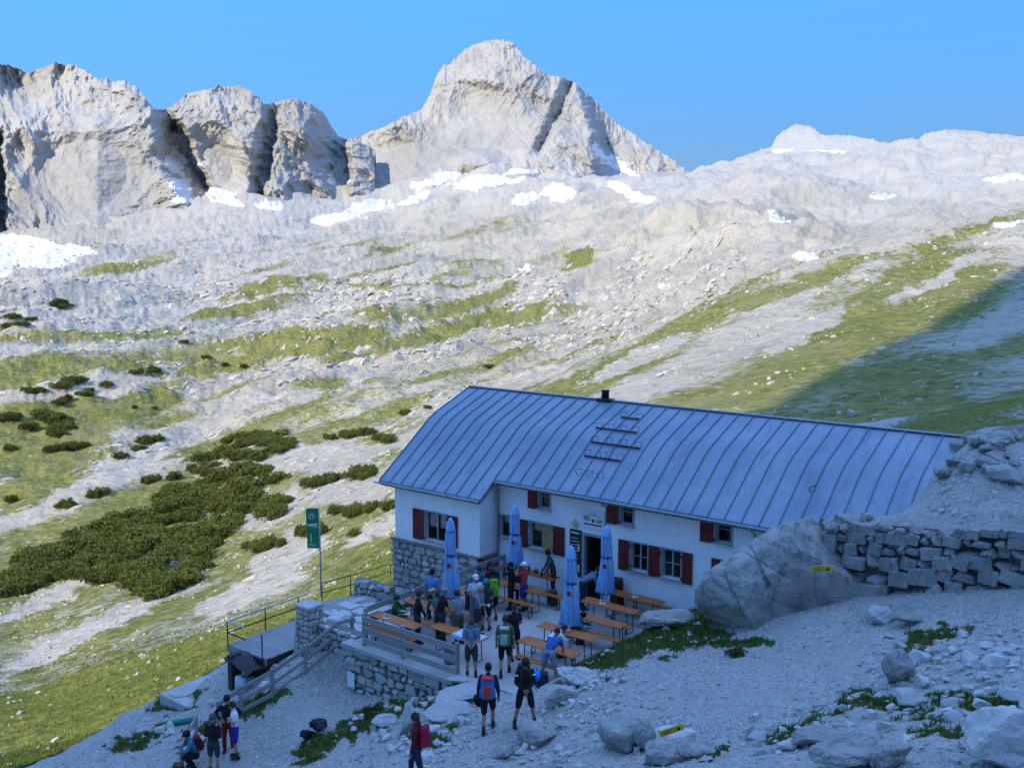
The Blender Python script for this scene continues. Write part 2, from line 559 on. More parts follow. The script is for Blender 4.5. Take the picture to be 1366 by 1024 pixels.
# sheet of ground in rings round the viewpoint: dense where one looks, coarse elsewhere
tan_c = np.linspace(-0.60, 0.60, 820)
ang = np.concatenate([np.radians(np.linspace(-180, -32, 60)), np.arctan(tan_c), np.radians(np.linspace(32, 180, 60))[:-1]])
r_near = np.concatenate([[0.5, 2, 4, 6.5], np.geomspace(9, 66, 330)])
r_far = np.concatenate([np.geomspace(66, 1500, 370), np.geomspace(1520, 2950, 90)])
def ring_mesh(name, rr, mat):
    A_, R_ = np.meshgrid(ang, rr)
    R2 = R_ / np.where(np.abs(A_) < 0.56, np.cos(A_), math.cos(0.5592))   # rows of equal level distance in view
    x = R2 * np.sin(A_); y = R2 * np.cos(A_)
    X = x * RV[0] + y * FV[0]; Y = x * RV[1] + y * FV[1]
    Z = height(X, Y)
    n, m = X.shape
    idx = np.arange(n * m).reshape(n, m)
    nxt = np.roll(idx, -1, axis=1)
    Q = np.stack([idx[:-1].ravel(), nxt[:-1].ravel(), nxt[1:].ravel(), idx[1:].ravel()], 1)
    V = np.stack([X.ravel(), Y.ravel(), Z.ravel()], 1)
    return fast_mesh(name, V, Q, mat), V

GRASS_NEAR = [  # photo-pixel patches of turf near the hut
 (850,852,95,30,-14),(905,842,70,32,-10),(800,885,50,18,-20),(985,858,45,9,0),
 (1255,848,45,12,-18),(1215,872,25,8,0),(1130,938,50,9,-25),(1060,975,50,9,-15),(1200,945,80,13,8),(1310,935,70,12,5),
 (1250,975,60,8,0),(590,915,26,14,0),(545,945,30,12,-30),(480,965,50,14,-35),(425,995,40,18,-35),(400,860,40,10,-40),(440,852,26,14,-45),
 (375,930,18,9,-30),(350,935,35,9,-35),(290,960,60,10,-30),(185,985,50,8,-25),(230,935,40,8,-25),(600,968,14,9,0),(562,985,20,10,0),
 (500,782,30,7,-10),(1175,655,30,3,0),(700,895,14,4,0),(960,1000,30,7,-20),(1340,770,22,12,0)]
def warp(px, py, k=1.0):
    return (px + k * (fbm(px / 40, py / 14, 1.5, 4, .6) * 16 + fbm(px / 9, py / 5, 4.5, 3, .6) * 5),
            py + k * (fbm(px / 40, py / 14, 7.5, 4, .6) * 7 + fbm(px / 9, py / 5, 9.5, 3, .6) * 3))
def grass_near(V):
    px, py = warp(*proj(V), 1.2)
    g = np.zeros(len(V))
    for e in GRASS_NEAR:
        g = np.maximum(g, ellmask(px, py, *e))
    x, y = viewxy(V[:, 0], V[:, 1])
    c = 683 + 1300 * x / np.maximum(y, 1)
    # meadow below the hut: everything left of the yard
    edge = np.interp(c, [-200, 60, 130, 200, 240, 300, 400, 500, 640, 700], [26, 33, 33.5, 34.5, 35.5, 35.5, 37, 40, 47, 60])
    g = np.maximum(g, sstep(-0.6, 1.8, y - edge) * np.where(c < 690, 0.86, 0))
    right = (c >= 640) & (y > 44)
    g = np.maximum(g, np.where(right, 0.62 + 0.6 * fbm(V[:, 0] / 14, V[:, 1] / 14, 1.0, 3), 0))
    g = np.where(y < 8, 0.45, g)
    return np.clip(g, 0, 1)
FAR_GRASS = [
 (300,488,60,9,-8,1),(420,455,100,17,-6,1),(480,468,60,10,-14,.8),(600,440,80,9,-18,1),(640,400,70,8,-22,.9),(560,450,70,9,-20,.9),(780,345,34,12,-18,.95),
 (375,378,60,8,-8,.9),(330,395,40,7,-6,.75),(520,330,45,7,-8,.7),(620,315,60,5,-6,.5),(845,322,45,7,-14,.8),(820,292,40,5,-10,.5),(700,300,70,4,-6,.5),(500,380,30,5,-6,.7),
 (240,395,50,7,-5,.7),(430,510,45,10,-4,.8),(130,555,130,14,-20,.95),(60,590,90,40,-15,.9),(70,650,90,28,-18,.9),(200,545,50,9,-25,.85),(150,610,60,12,-28,.8),
 (260,640,70,12,-10,.7),(480,610,70,10,-8,.75),(540,535,40,12,-6,.55),(520,560,30,10,10,.6),(460,700,60,25,-15,.8),(430,650,40,12,-10,.7),(300,590,60,14,-10,.6),
 (330,740,70,30,-15,.85),(120,740,160,60,-20,.8),(30,840,60,12,-22,.8),(180,800,110,10,-20,.9),(470,735,70,25,-22,.95),
 (760,420,60,6,-15,.5),(690,410,30,5,-15,.6),(750,415,25,8,0,.5),(900,380,60,6,-28,.5),(700,355,60,6,-14,.5),(940,310,60,8,-20,.45),
 (560,600,40,12,-10,.5),(220,440,40,6,-6,.5),(280,430,40,6,-4,.5),(660,460,40,7,-10,.5),(350,430,50,5,-4,.5)]
def grass_far(V):
    px, py = proj(V)
    px, py = warp(px, py, .8)
    x, y = viewxy(V[:, 0], V[:, 1])
    a = math.radians(30)
    p = x * math.sin(a) + y * math.cos(a); q = x * math.cos(a) - y * math.sin(a)
    g = np.interp(y, [66, 100, 180, 300, 500, 900, 1150], [.82, .78, .60, .50, .44, .36, .10])
    st = fbm(p / 150, q / 26, 3.3, 4) * 0.5 + fbm(p / 40, q / 12, 6.3, 3) * 0.18
    g = g + st
    e = np.zeros(len(V))
    for (cx, cy, rx, ry, an, s) in FAR_GRASS:
        e = np.maximum(e, s * np.clip(ellmask(px, py, cx, cy, rx * 1.1, ry * 1.2, an) * 1.6, 0, 1))
    g = np.maximum(g * 0.95, e + st * 0.35 * (e > 0.05))
    # grassy spur right of the hut
    crest = np.interp(px, [690, 712, 853, 1000, 1150, 1366, 1700], [540, 523, 463, 394, 345, 285, 200])
    sp = (px > 690) & (py > crest - 3) & (y < 460)
    spur = 0.46 + 0.36 * sstep(26, 0, py - crest) + st * 1.3
    spur = spur + 0.30 * sstep(1.0, .3, np.abs((py - np.interp(px, [1000, 1366], [560, 490])) / 70)) + .12 * (py > np.interp(px, [1030, 1366], [555, 360]))  # turf band, plus denser turf below the shadow edge that darkens the shaded flank
    g = np.where((px > 790) & (y > 470), g * .55, g)
    g = np.where(sp, spur, g)
    bare = np.zeros(len(V))
    for e_ in [(330,620,70,18,-10),(470,655,40,18,0),(120,650,120,14,-24),(380,740,50,18,-15),(330,790,60,12,-25),(60,800,70,10,-25),(130,830,120,9,-26),(90,860,110,7,-26),(200,600,100,12,-20),(440,610,60,14,-10),(850,475,60,9,-28),(1080,440,60,10,-28),(1240,380,50,8,-25),(1290,345,25,6,-10),(520,700,60,9,-22)]:
        bare = np.maximum(bare, ellmask(px, py, *e_))
    g = g - 0.65 * np.clip(bare * 1.5, 0, 1)
    return np.clip(g, 0, 1)

# ---- near ground material: grey limestone gravel, trodden dust, turf
k = NT('gravel_ground')
v = k.pos()
n1 = k.noise(v, 0.9, 5, 0.6)
v1 = k.vor(v, 17.0); v2 = k.vor(v, 46.0)
vc = k.vor(v, 17.0, 'F1', 'Color')
sep = k.n('SeparateColor'); k.l(vc, sep.inputs[0])
st = k.mix(sep.outputs[0], (.29,.28,.255), (.53,.515,.48))
gap = k.ramp(v1, 0.75, 0.25)
st = k.mix(k.math('MULTIPLY', gap, 0.55), st, (.47,.455,.42))
dust = k.mix(k.noise(v, 6, 4), (.36,.348,.32), (.45,.437,.405))
base = k.mix(k.math('MULTIPLY', k.ramp(n1, 0.46, 0.70), .75), st, dust)
soil = k.ramp(k.noise(v, 0.55, 4), 0.66, 0.78)
base = k.mix(k.math('MULTIPLY', soil, 0.5), base, (.12,.10,.08))
g = k.attr('grass')
ng = k.noise(v, 2.6, 6, 0.65)
gm = k.ramp(k.math('ADD', k.math('MULTIPLY', g, 1.25), k.math('MULTIPLY', k.math('SUBTRACT', ng, 0.5), 1.5)), 0.42, 0.60)
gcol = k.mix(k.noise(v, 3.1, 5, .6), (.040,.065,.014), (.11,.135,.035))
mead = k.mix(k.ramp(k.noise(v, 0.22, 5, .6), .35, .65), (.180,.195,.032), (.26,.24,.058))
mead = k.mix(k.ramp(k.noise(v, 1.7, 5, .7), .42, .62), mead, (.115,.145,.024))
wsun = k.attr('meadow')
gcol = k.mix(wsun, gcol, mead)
c = k.mix(gm, base, gcol)
k.col(c); k.rough(0.95)
k.b.inputs['Specular IOR Level'].default_value = 0.1
hgt = k.math('ADD', k.math('MULTIPLY', v1, -0.6), k.math('ADD', k.math('MULTIPLY', v2, -0.25), k.math('MULTIPLY', ng, 0.7)))
k.bump(hgt, 1.0, 0.09)
M_GROUND = k.m

# ---- far slope: karst limestone, scree, alpine turf, old snow
k = NT('limestone_slope')
v = k.pos()
s1 = k.scale(v, (1, 1, 1))
nb = k.noise(v, 0.012, 6, 0.6); nm = k.noise(v, 0.09, 6, 0.65); nf = k.noise(v, 0.6, 6, 0.7)
rock = k.mix(k.ramp(nb, .35, .68), (.355,.325,.25), (.465,.43,.345))
rock = k.mix(k.math('MULTIPLY', k.ramp(nm, .50, .72), .45), rock, (.25,.225,.175))
rock = k.mix(k.math('MULTIPLY', k.ramp(nf, .48, .66), .6), rock, (.185,.165,.125))
dst = k.n('VectorMath', operation='ADD'); nd = k.n('TexNoise'); k.l(v, nd.inputs['Vector']); nd.inputs['Scale'].default_value = .05; nd.inputs['Detail'].default_value = 4; sc3 = k.n('VectorMath', operation='SCALE'); k.l(nd.outputs['Color'], sc3.inputs[0]); sc3.inputs['Scale'].default_value = 22.0; k.l(v, dst.inputs[0]); k.l(sc3.outputs[0], dst.inputs[1])
crk = k.vor(k.scale(dst.outputs[0], (.05, .05, .09)), 1.0, 'DISTANCE_TO_EDGE')
rock = k.mix(k.math('MULTIPLY', k.ramp(crk, .03, .0), .12), rock, (.20,.19,.17))
scree = k.mix(nf, (.33,.31,.265), (.44,.415,.36))
vs = k.vor(v, .30, 'F1', 'Color'); sep = k.n('SeparateColor'); k.l(vs, sep.inputs[0])
scree = k.mix(k.math('MULTIPLY', k.ramp(sep.outputs[0], .72, .9), .5), scree, (.19,.18,.16))
rock = k.mix(k.attr('scree'), rock, scree)
rot = k.scale(v, (1, 1, 1), (0, 0, math.radians(-97.8)))
bed = k.noise(k.scale(rot, (.012, .10, .05)), 1.0, 6, .68, .6)
rock = k.mix(k.math('MULTIPLY', k.ramp(bed, .56, .72), .45), rock, (.225,.205,.155))
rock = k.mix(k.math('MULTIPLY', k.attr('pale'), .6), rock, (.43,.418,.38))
gr = k.attr('grass')
gm = k.ramp(k.math('ADD', gr, k.math('ADD', k.math('MULTIPLY', k.math('SUBTRACT', nm, .5), .55), k.math('MULTIPLY', k.math('SUBTRACT', nf, .5), .75))), .36, .74)
turf = k.mix(k.ramp(nm, .35, .65), (.150,.162,.026), (.235,.218,.058))
turf = k.mix(k.ramp(nf, .42, .66), turf, (.085,.100,.020))
turf = k.mix(k.math('MULTIPLY', k.ramp(k.noise(v, .03, 4), .5, .68), .6), turf, (.24,.215,.09))
stones = k.ramp(k.vor(v, .55), .30, .16)
stm = k.math('MULTIPLY', stones, k.ramp(k.noise(v, .11, 3), .40, .60))
turf = k.mix(k.math('MULTIPLY', stm, .85), turf, (.38,.355,.30))
n9 = k.noise(v, 2.6, 5, .7)
rock = k.mix(k.math('MULTIPLY', k.ramp(n9, .48, .66), .38), rock, (.17,.155,.12))
turf = k.mix(k.math('MULTIPLY', k.ramp(n9, .50, .66), .5), turf, (.055,.07,.014))
turf = k.mix(k.math('MULTIPLY', k.ramp(n9, .40, .28), .45), turf, (.30,.27,.13))
c = k.mix(k.math('MULTIPLY', gm, .95), rock, turf)
c = k.mix(k.ramp(k.math('ADD', k.attr('snow'), k.math('MULTIPLY', k.math('SUBTRACT', nm, .5), .3)), .42, .55), c, (.62,.61,.59))
k.col(c); k.rough(.95)
k.b.inputs['Specular IOR Level'].default_value = .08
k.bump(k.math('ADD', k.math('ADD', k.math('MULTIPLY', nm, 2.2), k.math('MULTIPLY', bed, 2.5)), k.math('ADD', nf, k.math('MULTIPLY', k.ramp(crk, .0, .06), .3))), 0.6, .9)
M_SLOPE = k.m

me, V = ring_mesh('ground', r_near, M_GROUND)
gN = grass_near(V)
set_attr(me, 'grass', gN)
xv, yv = viewxy(V[:, 0], V[:, 1]); cv = 683 + 1300 * xv / np.maximum(yv, 1)
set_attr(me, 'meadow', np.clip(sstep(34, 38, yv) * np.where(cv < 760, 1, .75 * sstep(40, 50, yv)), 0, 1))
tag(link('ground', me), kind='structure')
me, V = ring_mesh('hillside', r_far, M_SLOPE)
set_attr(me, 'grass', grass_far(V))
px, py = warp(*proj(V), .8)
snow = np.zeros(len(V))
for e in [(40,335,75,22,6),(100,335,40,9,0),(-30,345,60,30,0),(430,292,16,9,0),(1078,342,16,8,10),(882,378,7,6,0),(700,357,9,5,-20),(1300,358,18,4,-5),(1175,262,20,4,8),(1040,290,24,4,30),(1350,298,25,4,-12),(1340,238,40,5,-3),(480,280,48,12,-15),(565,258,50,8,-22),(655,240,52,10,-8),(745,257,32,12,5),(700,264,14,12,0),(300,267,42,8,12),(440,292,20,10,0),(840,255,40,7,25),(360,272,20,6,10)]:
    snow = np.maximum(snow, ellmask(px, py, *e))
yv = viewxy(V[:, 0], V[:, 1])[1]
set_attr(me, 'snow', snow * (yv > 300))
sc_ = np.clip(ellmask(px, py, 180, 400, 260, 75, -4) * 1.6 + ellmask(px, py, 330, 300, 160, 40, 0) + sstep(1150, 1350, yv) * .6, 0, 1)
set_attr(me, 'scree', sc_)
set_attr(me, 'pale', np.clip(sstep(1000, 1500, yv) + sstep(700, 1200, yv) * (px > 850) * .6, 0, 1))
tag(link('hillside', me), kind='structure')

# ================================================================ MOUNTAINS
k = NT('cliff_limestone')
v = k.pos()
a1 = k.noise(v, .006, 6, .6); a2 = k.noise(v, .035, 7, .68); a3 = k.noise(k.scale(v, (.12, .12, .035)), 1.0, 6, .65)
rock = k.mix(k.ramp(a1, .35, .65), (.295,.29,.272), (.375,.368,.345))
rock = k.mix(k.math('MULTIPLY', k.ramp(a2, .48, .68), .40), rock, (.215,.21,.195))
rock = k.mix(k.math('MULTIPLY', k.ramp(a3, .55, .75), .25), rock, (.285,.27,.24))
cr = k.noise(k.scale(v, (.045, .045, .010), (0, .5, .3)), 1.0, 6, .6)
rock = k.mix(k.math('MULTIPLY', k.ramp(cr, .54, .66), .35), rock, (.185,.18,.17))
scr = k.mix(a2, (.35,.342,.318), (.43,.42,.395))
rock = k.mix(k.ramp(k.math('ADD', k.attr('scree'), k.math('MULTIPLY', k.math('SUBTRACT', a2, .5), .4)), .4, .6), rock, scr)
c = k.mix(k.ramp(k.math('ADD', k.attr('snow'), k.math('MULTIPLY', k.math('SUBTRACT', a2, .5), .35)), .40, .52), rock, (.62,.62,.61))
k.col(c); k.rough(.95)
k.b.inputs['Specular IOR Level'].default_value = .08
k.bump(k.math('ADD', k.math('MULTIPLY', a2, 3.0), k.math('ADD', a3, k.math('MULTIPLY', cr, 1.2))), .6, 3.0)
M_CLIFF = k.m

def mountain(name, crest, foot, d_foot, lean, gullies, snow, scree, n, m, seed, rough=1.0, jag=1.0, back=600.0):
    cx = np.array([q[0] for q in crest], float); cy = np.array([q[1] for q in crest], float)
    fx = np.array([q[0] for q in foot], float); fy = np.array([q[1] for q in foot], float)
    u = np.linspace(cx[0], cx[-1], n)
    top = np.interp(u, cx, cy)
    jg = jag * (fbm(u / 16, seed, 0, 5, .65) * 4.2 - ridged(u / 9, seed + 3, 0, 4, .65) * 2.6 + 1.5)
    bot = np.interp(u, fx, fy)
    t = np.linspace(0, 1, m)
    PX = np.repeat(u[None], m, 0); PY = bot[None] + (top - bot)[None] * t[:, None]
    D0 = np.interp(u, [q[0] for q in d_foot], [q[1] for q in d_foot])[None]
    mpp = D0 / F                                      # metres per photo pixel
    hgt = (bot[None] - PY) * mpp
    wall = np.interp(t, lean[0], lean[1])[:, None]
    D = D0 + (bot - top)[None] * mpp * wall
    X = (PX - 683) * mpp; Z = hgt
    wx = X + 30 * fbm(X / 160, Z / 160, seed + .5, 3)
    edge = sstep(0.0, 0.10, t)[:, None]
    zz = Z + 18 * fbm(X / 120, Z / 120, seed + 8.0, 3)
    rel = (ridged(wx / 170, Z / 230, seed + 1.0, 7, .52) * 34 + ridged((wx + .9 * zz) / 80, (zz - .5 * wx) / 240, seed + 2.0, 6, .55) * 15
           + fbm(X / 30, Z / 55, seed + 4.0, 6, .55) * 5 + ridged(X / 300 + 2, (zz + .25 * X) / 36, seed + 6.0, 4, .5) * 4) * rough
    rug = np.ones_like(D)
    for (kind, *q) in gullies:
        if kind == 'smooth':
            rug = rug * (1 - .68 * np.clip(ellmask(PX, PY, *q) * 1.4, 0, 1))
    D = D - rel * rug * edge
    for (kind, *q) in gullies:
        if kind == 'gully':
            depth, L, R_, w1, w2 = q
            Ly = np.interp(PY, [s[1] for s in L], [s[0] for s in L]) + fbm(PY / 12, seed, 1.0, 3) * 3
            Ry = np.interp(PY, [s[1] for s in R_], [s[0] for s in R_]) + fbm(PY / 12, seed, 2.0, 3) * 3
            D = D + depth * sstep(0, w1, PX - Ly) * (1 - sstep(-w2, 0, PX - Ry)) * edge * sstep(L[0][1] - 8, L[0][1] + 4, PY) * (1 - sstep(L[-1][1] - 6, L[-1][1] + 8, PY))
        if kind == 'bulge':
            depth, *e = q
            D = D - depth * np.clip(ellmask(PX, PY, *e), 0, 1)
    PY = PY + jg[None] * sstep(.72, 1, t)[:, None] * (.55 + .45 * fbm(PX / 10, PY / 10, seed, 3))
    x = (PX - 683) / F; y = -(PY - 512) / F
    dy = CT + y * ST; dz = -ST + y * CT
    VX = x / dy * D; VZ = H + dz / dy * D
    # far side falls away behind the crest
    Vs = [np.stack([VX.ravel(), D.ravel(), VZ.ravel()], 1)]
    for f_ in (.03, .12, .4, 1.0):
        Vs.append(np.stack([VX[-1] * (1 + .2 * f_), D[-1] + back * f_, VZ[-1] - back * f_ * (1.0 + .3 * fbm(u / 30, seed, f_, 2)) * (1 if f_ > .05 else .6)], 1))
    V = np.concatenate(Vs)
    W3 = V[:, :1] * RV + V[:, 1:2] * FV
    W3[:, 2] = V[:, 2]
    mm = m + 4
    idx = np.arange(mm * n).reshape(mm, n)
    Q = np.stack([idx[:-1, :-1].ravel(), idx[:-1, 1:].ravel(), idx[1:, 1:].ravel(), idx[1:, :-1].ravel()], 1)
    me = fast_mesh(name, W3, Q, M_CLIFF)
    sn = np.zeros_like(PX)
    PX, PY = warp(PX, PY, .7)
    for e in snow: sn = np.maximum(sn, ellmask(PX, PY, *e))
    se = np.zeros_like(PX)
    for e in scree: se = np.maximum(se, ellmask(PX, PY, *e))
    set_attr(me, 'snow', np.concatenate([sn.ravel(), np.zeros(4 * n)]))
    set_attr(me, 'scree', np.concatenate([np.clip(se * 1.3, 0, 1).ravel(), np.zeros(4 * n)]))
    return tag(link(name, me), kind='structure')

# left massif: slab wall, dark gully, buttresses
mountain('mountain_wall',
  [(-120,110),(-60,75),(0,85),(25,92),(40,98),(60,90),(80,87),(96,87),(112,95),(130,106),(150,108),(170,110),(185,118),(195,135),(206,146),(225,148),(235,140),(247,128),(262,123),(275,120),(290,117),(305,117),(320,116),(333,122),(345,131),(352,142),(365,137),(390,132),(405,136),(418,142),(432,151),(440,166),(450,181),(462,187),(475,188),(500,200)],
  [(-120,345),(0,335),(60,345),(130,345),(190,330),(240,305),(275,290),(330,290),(380,298),(445,310),(500,310)],
  [(-120,1240),(130,1230),(260,1330),(380,1380),(500,1500)], ([0,.1,.75,1],[0,.10,.52,.85]),
  [('smooth',110,235,95,75,-15),('smooth',290,220,30,45,-20),
   ('gully',95,[(196,100),(198,150),(206,190),(214,235),(246,270),(250,300)],[(225,100),(233,150),(258,180),(270,220),(287,250),(292,300)],36,12),
   ('gully',52,[(350,128),(346,150),(338,175),(332,215),(326,262),(325,300)],[(372,120),(376,150),(372,190),(364,225),(360,270),(358,300)],22,8),
   ('gully',115,[(410,130),(408,170),(404,210),(418,240),(440,275),(445,300)],[(472,130),(472,300)],48,16),
   ('gully',60,[(-18,180),(-14,310)],[(8,180),(14,310)],18,10),
   ('bulge',-45,60,120,120,40,5)],
  [(238,215,12,26,-14),(243,255,15,18,10),(262,215,6,14,-20),(450,240,14,12,20),(10,330,40,16,8),(90,340,70,12,2),(295,262,30,7,15)], [(330,285,60,14,8),(250,300,50,16,-20)], 540, 270, 1.7, 1.0)
# the white pyramid
mountain('mountain_peak',
  [(440,215),(455,200),(468,186),(485,181),(500,176),(530,161),(548,152),(562,147),(573,128),(578,112),(586,95),(592,87),(603,84),(612,74),(628,62),(645,55),(665,54),(683,57),(690,66),(697,76),(715,89),(735,102),(748,104),(762,110),(780,122),(797,137),(815,158),(840,176),(860,190),(890,208),(910,224),(935,240),(960,262)],
  [(440,310),(520,300),(600,285),(680,270),(740,272),(800,280),(860,285),(960,285)],
  [(440,1470),(600,1480),(700,1500),(960,1650)], ([0,.12,.3,.85,1],[0,.22,.40,1.0,1.3]),
  [('smooth',640,180,70,55,10),('smooth',540,215,60,35,-15),
   ('gully',48,[(742,112),(734,140),(722,165),(704,205)],[(770,112),(760,140),(746,165),(726,205)],20,10),
   ('gully',170,[(758,95),(772,130),(786,180),(790,235)],[(1000,95),(1000,235)],26,60),
   ('bulge',40,640,215,30,14,0),('bulge',60,690,240,22,14,0)],
  [(520,262,60,9,-22),(470,275,30,13,-10),(430,285,30,12,0),(590,240,30,8,-20),(640,232,45,10,-14),(690,228,22,5,10),(760,245,28,13,10),(830,225,60,7,38),(845,250,30,5,20),(640,262,40,6,-10),(700,258,14,10,0)],
  [(520,285,80,22,-15),(640,262,110,20,-8),(790,255,60,18,20),(850,240,70,16,30),(900,262,60,20,0),(560,250,50,9,-28)], 540, 230, 5.3, .85)
# white plateau ridge
mountain('mountain_plateau',
  [(900,262),(935,240),(950,233),(962,227),(975,222),(990,215),(1010,205),(1030,195),(1036,183),(1046,175),(1056,169),(1066,166),(1078,168),(1088,175),(1100,182),(1115,181),(1140,182),(1160,187),(1178,193),(1190,196),(1200,190),(1212,185),(1222,191),(1228,184),(1237,178),(1262,174),(1290,174),(1310,177),(1340,181),(1366,184),(1420,180),(1500,190)],
  [(900,290),(960,262),(1000,245),(1100,226),(1250,222),(1366,222),(1500,222)],
  [(900,2350),(1000,2500),(1366,2600),(1500,2600)], ([0,.5,.8,1],[0,1.6,2.4,3.2]),
  [('smooth',1180,200,260,40,0)],
  [(1035,202,30,4,-10),(1000,224,30,3,-8),(1240,200,26,5,0),(1340,205,30,4,-3),(1110,205,40,3,5),(1290,196,30,3,0)],
  [(1150,240,300,75,0)], 420, 110, 9.1, .45, .8, 900)
# the height whose shadow lies over the hut: a cliffed mountain behind and left of the viewpoint
hs = np.array([sv[0], sv[1], 0.0]); nh = np.array([hs[1], -hs[0], 0.0])
if nh @ RV < 0: nh = -nh
upv = -hs * math.sin(SUN_EL) + np.array([0, 0, math.cos(SUN_EL)])
prof = [(-60,-180),(-42,-60),(-35,-10),(-33.5,2),(-33,9),(-28,26),(-25.3,40),(-25,60),(-26.5,82),(-25,110),(-23,146),(0,168),(60,200),(160,236),(330,250),(600,230),(1000,120)]
qq = np.linspace(0, 1, 240)
tt = np.cumsum([0] + [math.hypot(prof[i+1][0]-prof[i][0], prof[i+1][1]-prof[i][1]) for i in range(len(prof)-1)]); tt /= tt[-1]
cq = np.interp(qq, tt, [q[0] for q in prof]); cw = np.interp(qq, tt, [q[1] for q in prof])
cq = cq + fbm(qq * 90, 3.0, 0, 3) * .9; cw = cw + fbm(qq * 70, 7.0, 0, 3) * np.where(cw > 150, 9, .8)
DC = 600.0
crest3 = cq[:, None] * nh + cw[:, None] * upv + DC * SUN
rows = []
for f_, sgn in ((1, -1), (.6, -1), (.25, -1), (0, 0), (.3, 1), (1, 1)):
    p = crest3.copy()
    hgt = p[:, 2] + 60
    p[:, 2] -= hgt * f_
    p += (hs * sgn)[None] * (hgt * f_ * .55 * (1 + .25 * fbm(qq * 20, f_ * 3 + sgn, 0, 3)))[:, None]
    rows.append(p)
Vc = np.concatenate(rows)
nc = len(qq); idx = np.arange(len(rows) * nc).reshape(len(rows), nc)
Qc = np.stack([idx[:-1, :-1].ravel(), idx[:-1, 1:].ravel(), idx[1:, 1:].ravel(), idx[1:, :-1].ravel()], 1)
me = fast_mesh('mountain_shoulder', Vc, Qc, M_CLIFF)
set_attr(me, 'snow', np.zeros(len(Vc))); set_attr(me, 'scree', np.zeros(len(Vc)))
tag(link('mountain_shoulder', me), kind='structure')

# ================================================================ materials of the hut
k = NT('white_plaster'); v = k.pos()
n1 = k.noise(v, 1.2, 5); n2 = k.noise(v, 9, 5, .6)
c = k.mix(k.ramp(n1, .3, .7), (.80,.80,.79), (.87,.87,.86))
st_ = k.noise(k.scale(v, (3.5, 3.5, .35)), 1.0, 4)
c = k.mix(k.math('MULTIPLY', k.ramp(st_, .55, .75), .22), c, (.52,.53,.52))
k.col(c); k.rough(.9); k.bump(n2, .5, .02)
M_PLASTER = k.m
k = NT('roof_sheet'); v = k.pos()
n1 = k.noise(v, .6, 6, .6); n2 = k.noise(k.scale(v, (4, .7, .7)), 1.0, 5, .6)
c = k.mix(k.ramp(n1, .3, .7), (.155,.22,.29), (.215,.285,.355))
c = k.mix(k.math('MULTIPLY', k.ramp(n2, .52, .72), .55), c, (.14,.17,.20))
c = k.mix(k.math('MULTIPLY', k.rnd(), .25), c, (.26,.32,.38))
k.col(c); k.rough(k.lin(n2, .2, .8, .38, .6)); k.b.inputs['Metallic'].default_value = .35
k.bump(k.noise(v, 2.5, 3), .25, .02)
M_ROOF = k.m
M_SEAM = simple('roof_seam', (.15,.19,.235), .6)
M_GUTTER = simple('zinc_gutter', (.42,.45,.47), .45, metal=.5)
M_FRAME = simple('grey_window_frame', (.30,.32,.34), .6)
M_RED = simple('red_shutter_paint', (.155,.022,.020), .65, .25, 5)
M_DARKIRON = simple('dark_iron', (.035,.036,.04), .55, .2)
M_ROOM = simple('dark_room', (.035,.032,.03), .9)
M_CURT = simple('white_curtain', (.62,.62,.60), .9)
M_PLY = simple('plywood_board', (.42,.27,.12), .7, .2, 4)
k = NT('window_glass')
k.t.nodes.remove(k.b)
tr = k.n('BsdfTransparent'); gl = k.n('BsdfGlossy'); mx = k.n('MixShader'); fr = k.n('Fresnel')
fr.inputs[0].default_value = 1.5; gl.inputs['Roughness'].default_value = .03
k.l(fr.outputs[0], mx.inputs[0]); k.l(tr.outputs[0], mx.inputs[1]); k.l(gl.outputs[0], mx.inputs[2])
k.l(mx.outputs[0], k.t.nodes['Material Output'].inputs[0])
M_GLASS = k.m
k = NT('wall_stone'); v = k.pos(); r = k.rnd()
n1 = k.noise(v, 3.5, 6, .65); n2 = k.noise(v, 16, 5, .6)
c = k.mix(r, (.31,.295,.265), (.52,.50,.455))
c = k.mix(k.math('MULTIPLY', k.ramp(n1, .45, .7), .5), c, (.18,.175,.16))
c = k.mix(k.math('MULTIPLY', k.ramp(n2, .6, .75), .35), c, (.50,.49,.47))
k.col(c); k.rough(.92); k.bump(k.math('ADD', n1, k.math('MULTIPLY', n2, .5)), .7, .03)
M_STONE = k.m
M_MORTAR = simple('wall_mortar', (.20,.19,.175), .95, .25, 5, .02)
k = NT('grey_rock'); v = k.pos(); r = k.rnd()
n0 = k.noise(v, .7, 6, .6); n1 = k.noise(v, 3.2, 7, .65, .4); n2 = k.noise(v, 17, 5, .65)
c = k.mix(k.ramp(n0, .32, .68), (.30,.29,.265), (.46,.45,.42))
c = k.mix(k.math('MULTIPLY', k.ramp(n1, .5, .68), .55), c, (.155,.15,.14))
c = k.mix(k.math('MULTIPLY', k.ramp(n2, .58, .74), .4), c, (.48,.47,.45))
c = k.mix(k.math('MULTIPLY', r, .35), c, (.42,.41,.395))
cr = k.math('ABSOLUTE', k.math('SUBTRACT', k.noise(k.scale(v, (.9, .9, .35), (.4, .5, .2)), 1.0, 5, .6, .8), .5))
k.col(k.mix(k.math('MULTIPLY', k.ramp(cr, .008, .0), .4), c, (.09,.088,.08))); k.rough(.93)
k.bump(k.math('ADD', k.math('MULTIPLY', n1, 1.8), k.math('ADD', k.math('MULTIPLY', n2, .55), k.math('MULTIPLY', k.ramp(cr, 0, .015), .25))), 1.0, .10)
M_ROCK = k.m
k = NT('pale_stone'); v = k.pos(); r = k.rnd()
n1 = k.noise(v, 5, 6, .6); n2 = k.noise(v, 22, 4, .6)
c = k.mix(r, (.36,.355,.34), (.52,.51,.49))
c = k.mix(k.math('MULTIPLY', k.ramp(n1, .5, .7), .45), c, (.24,.235,.22))
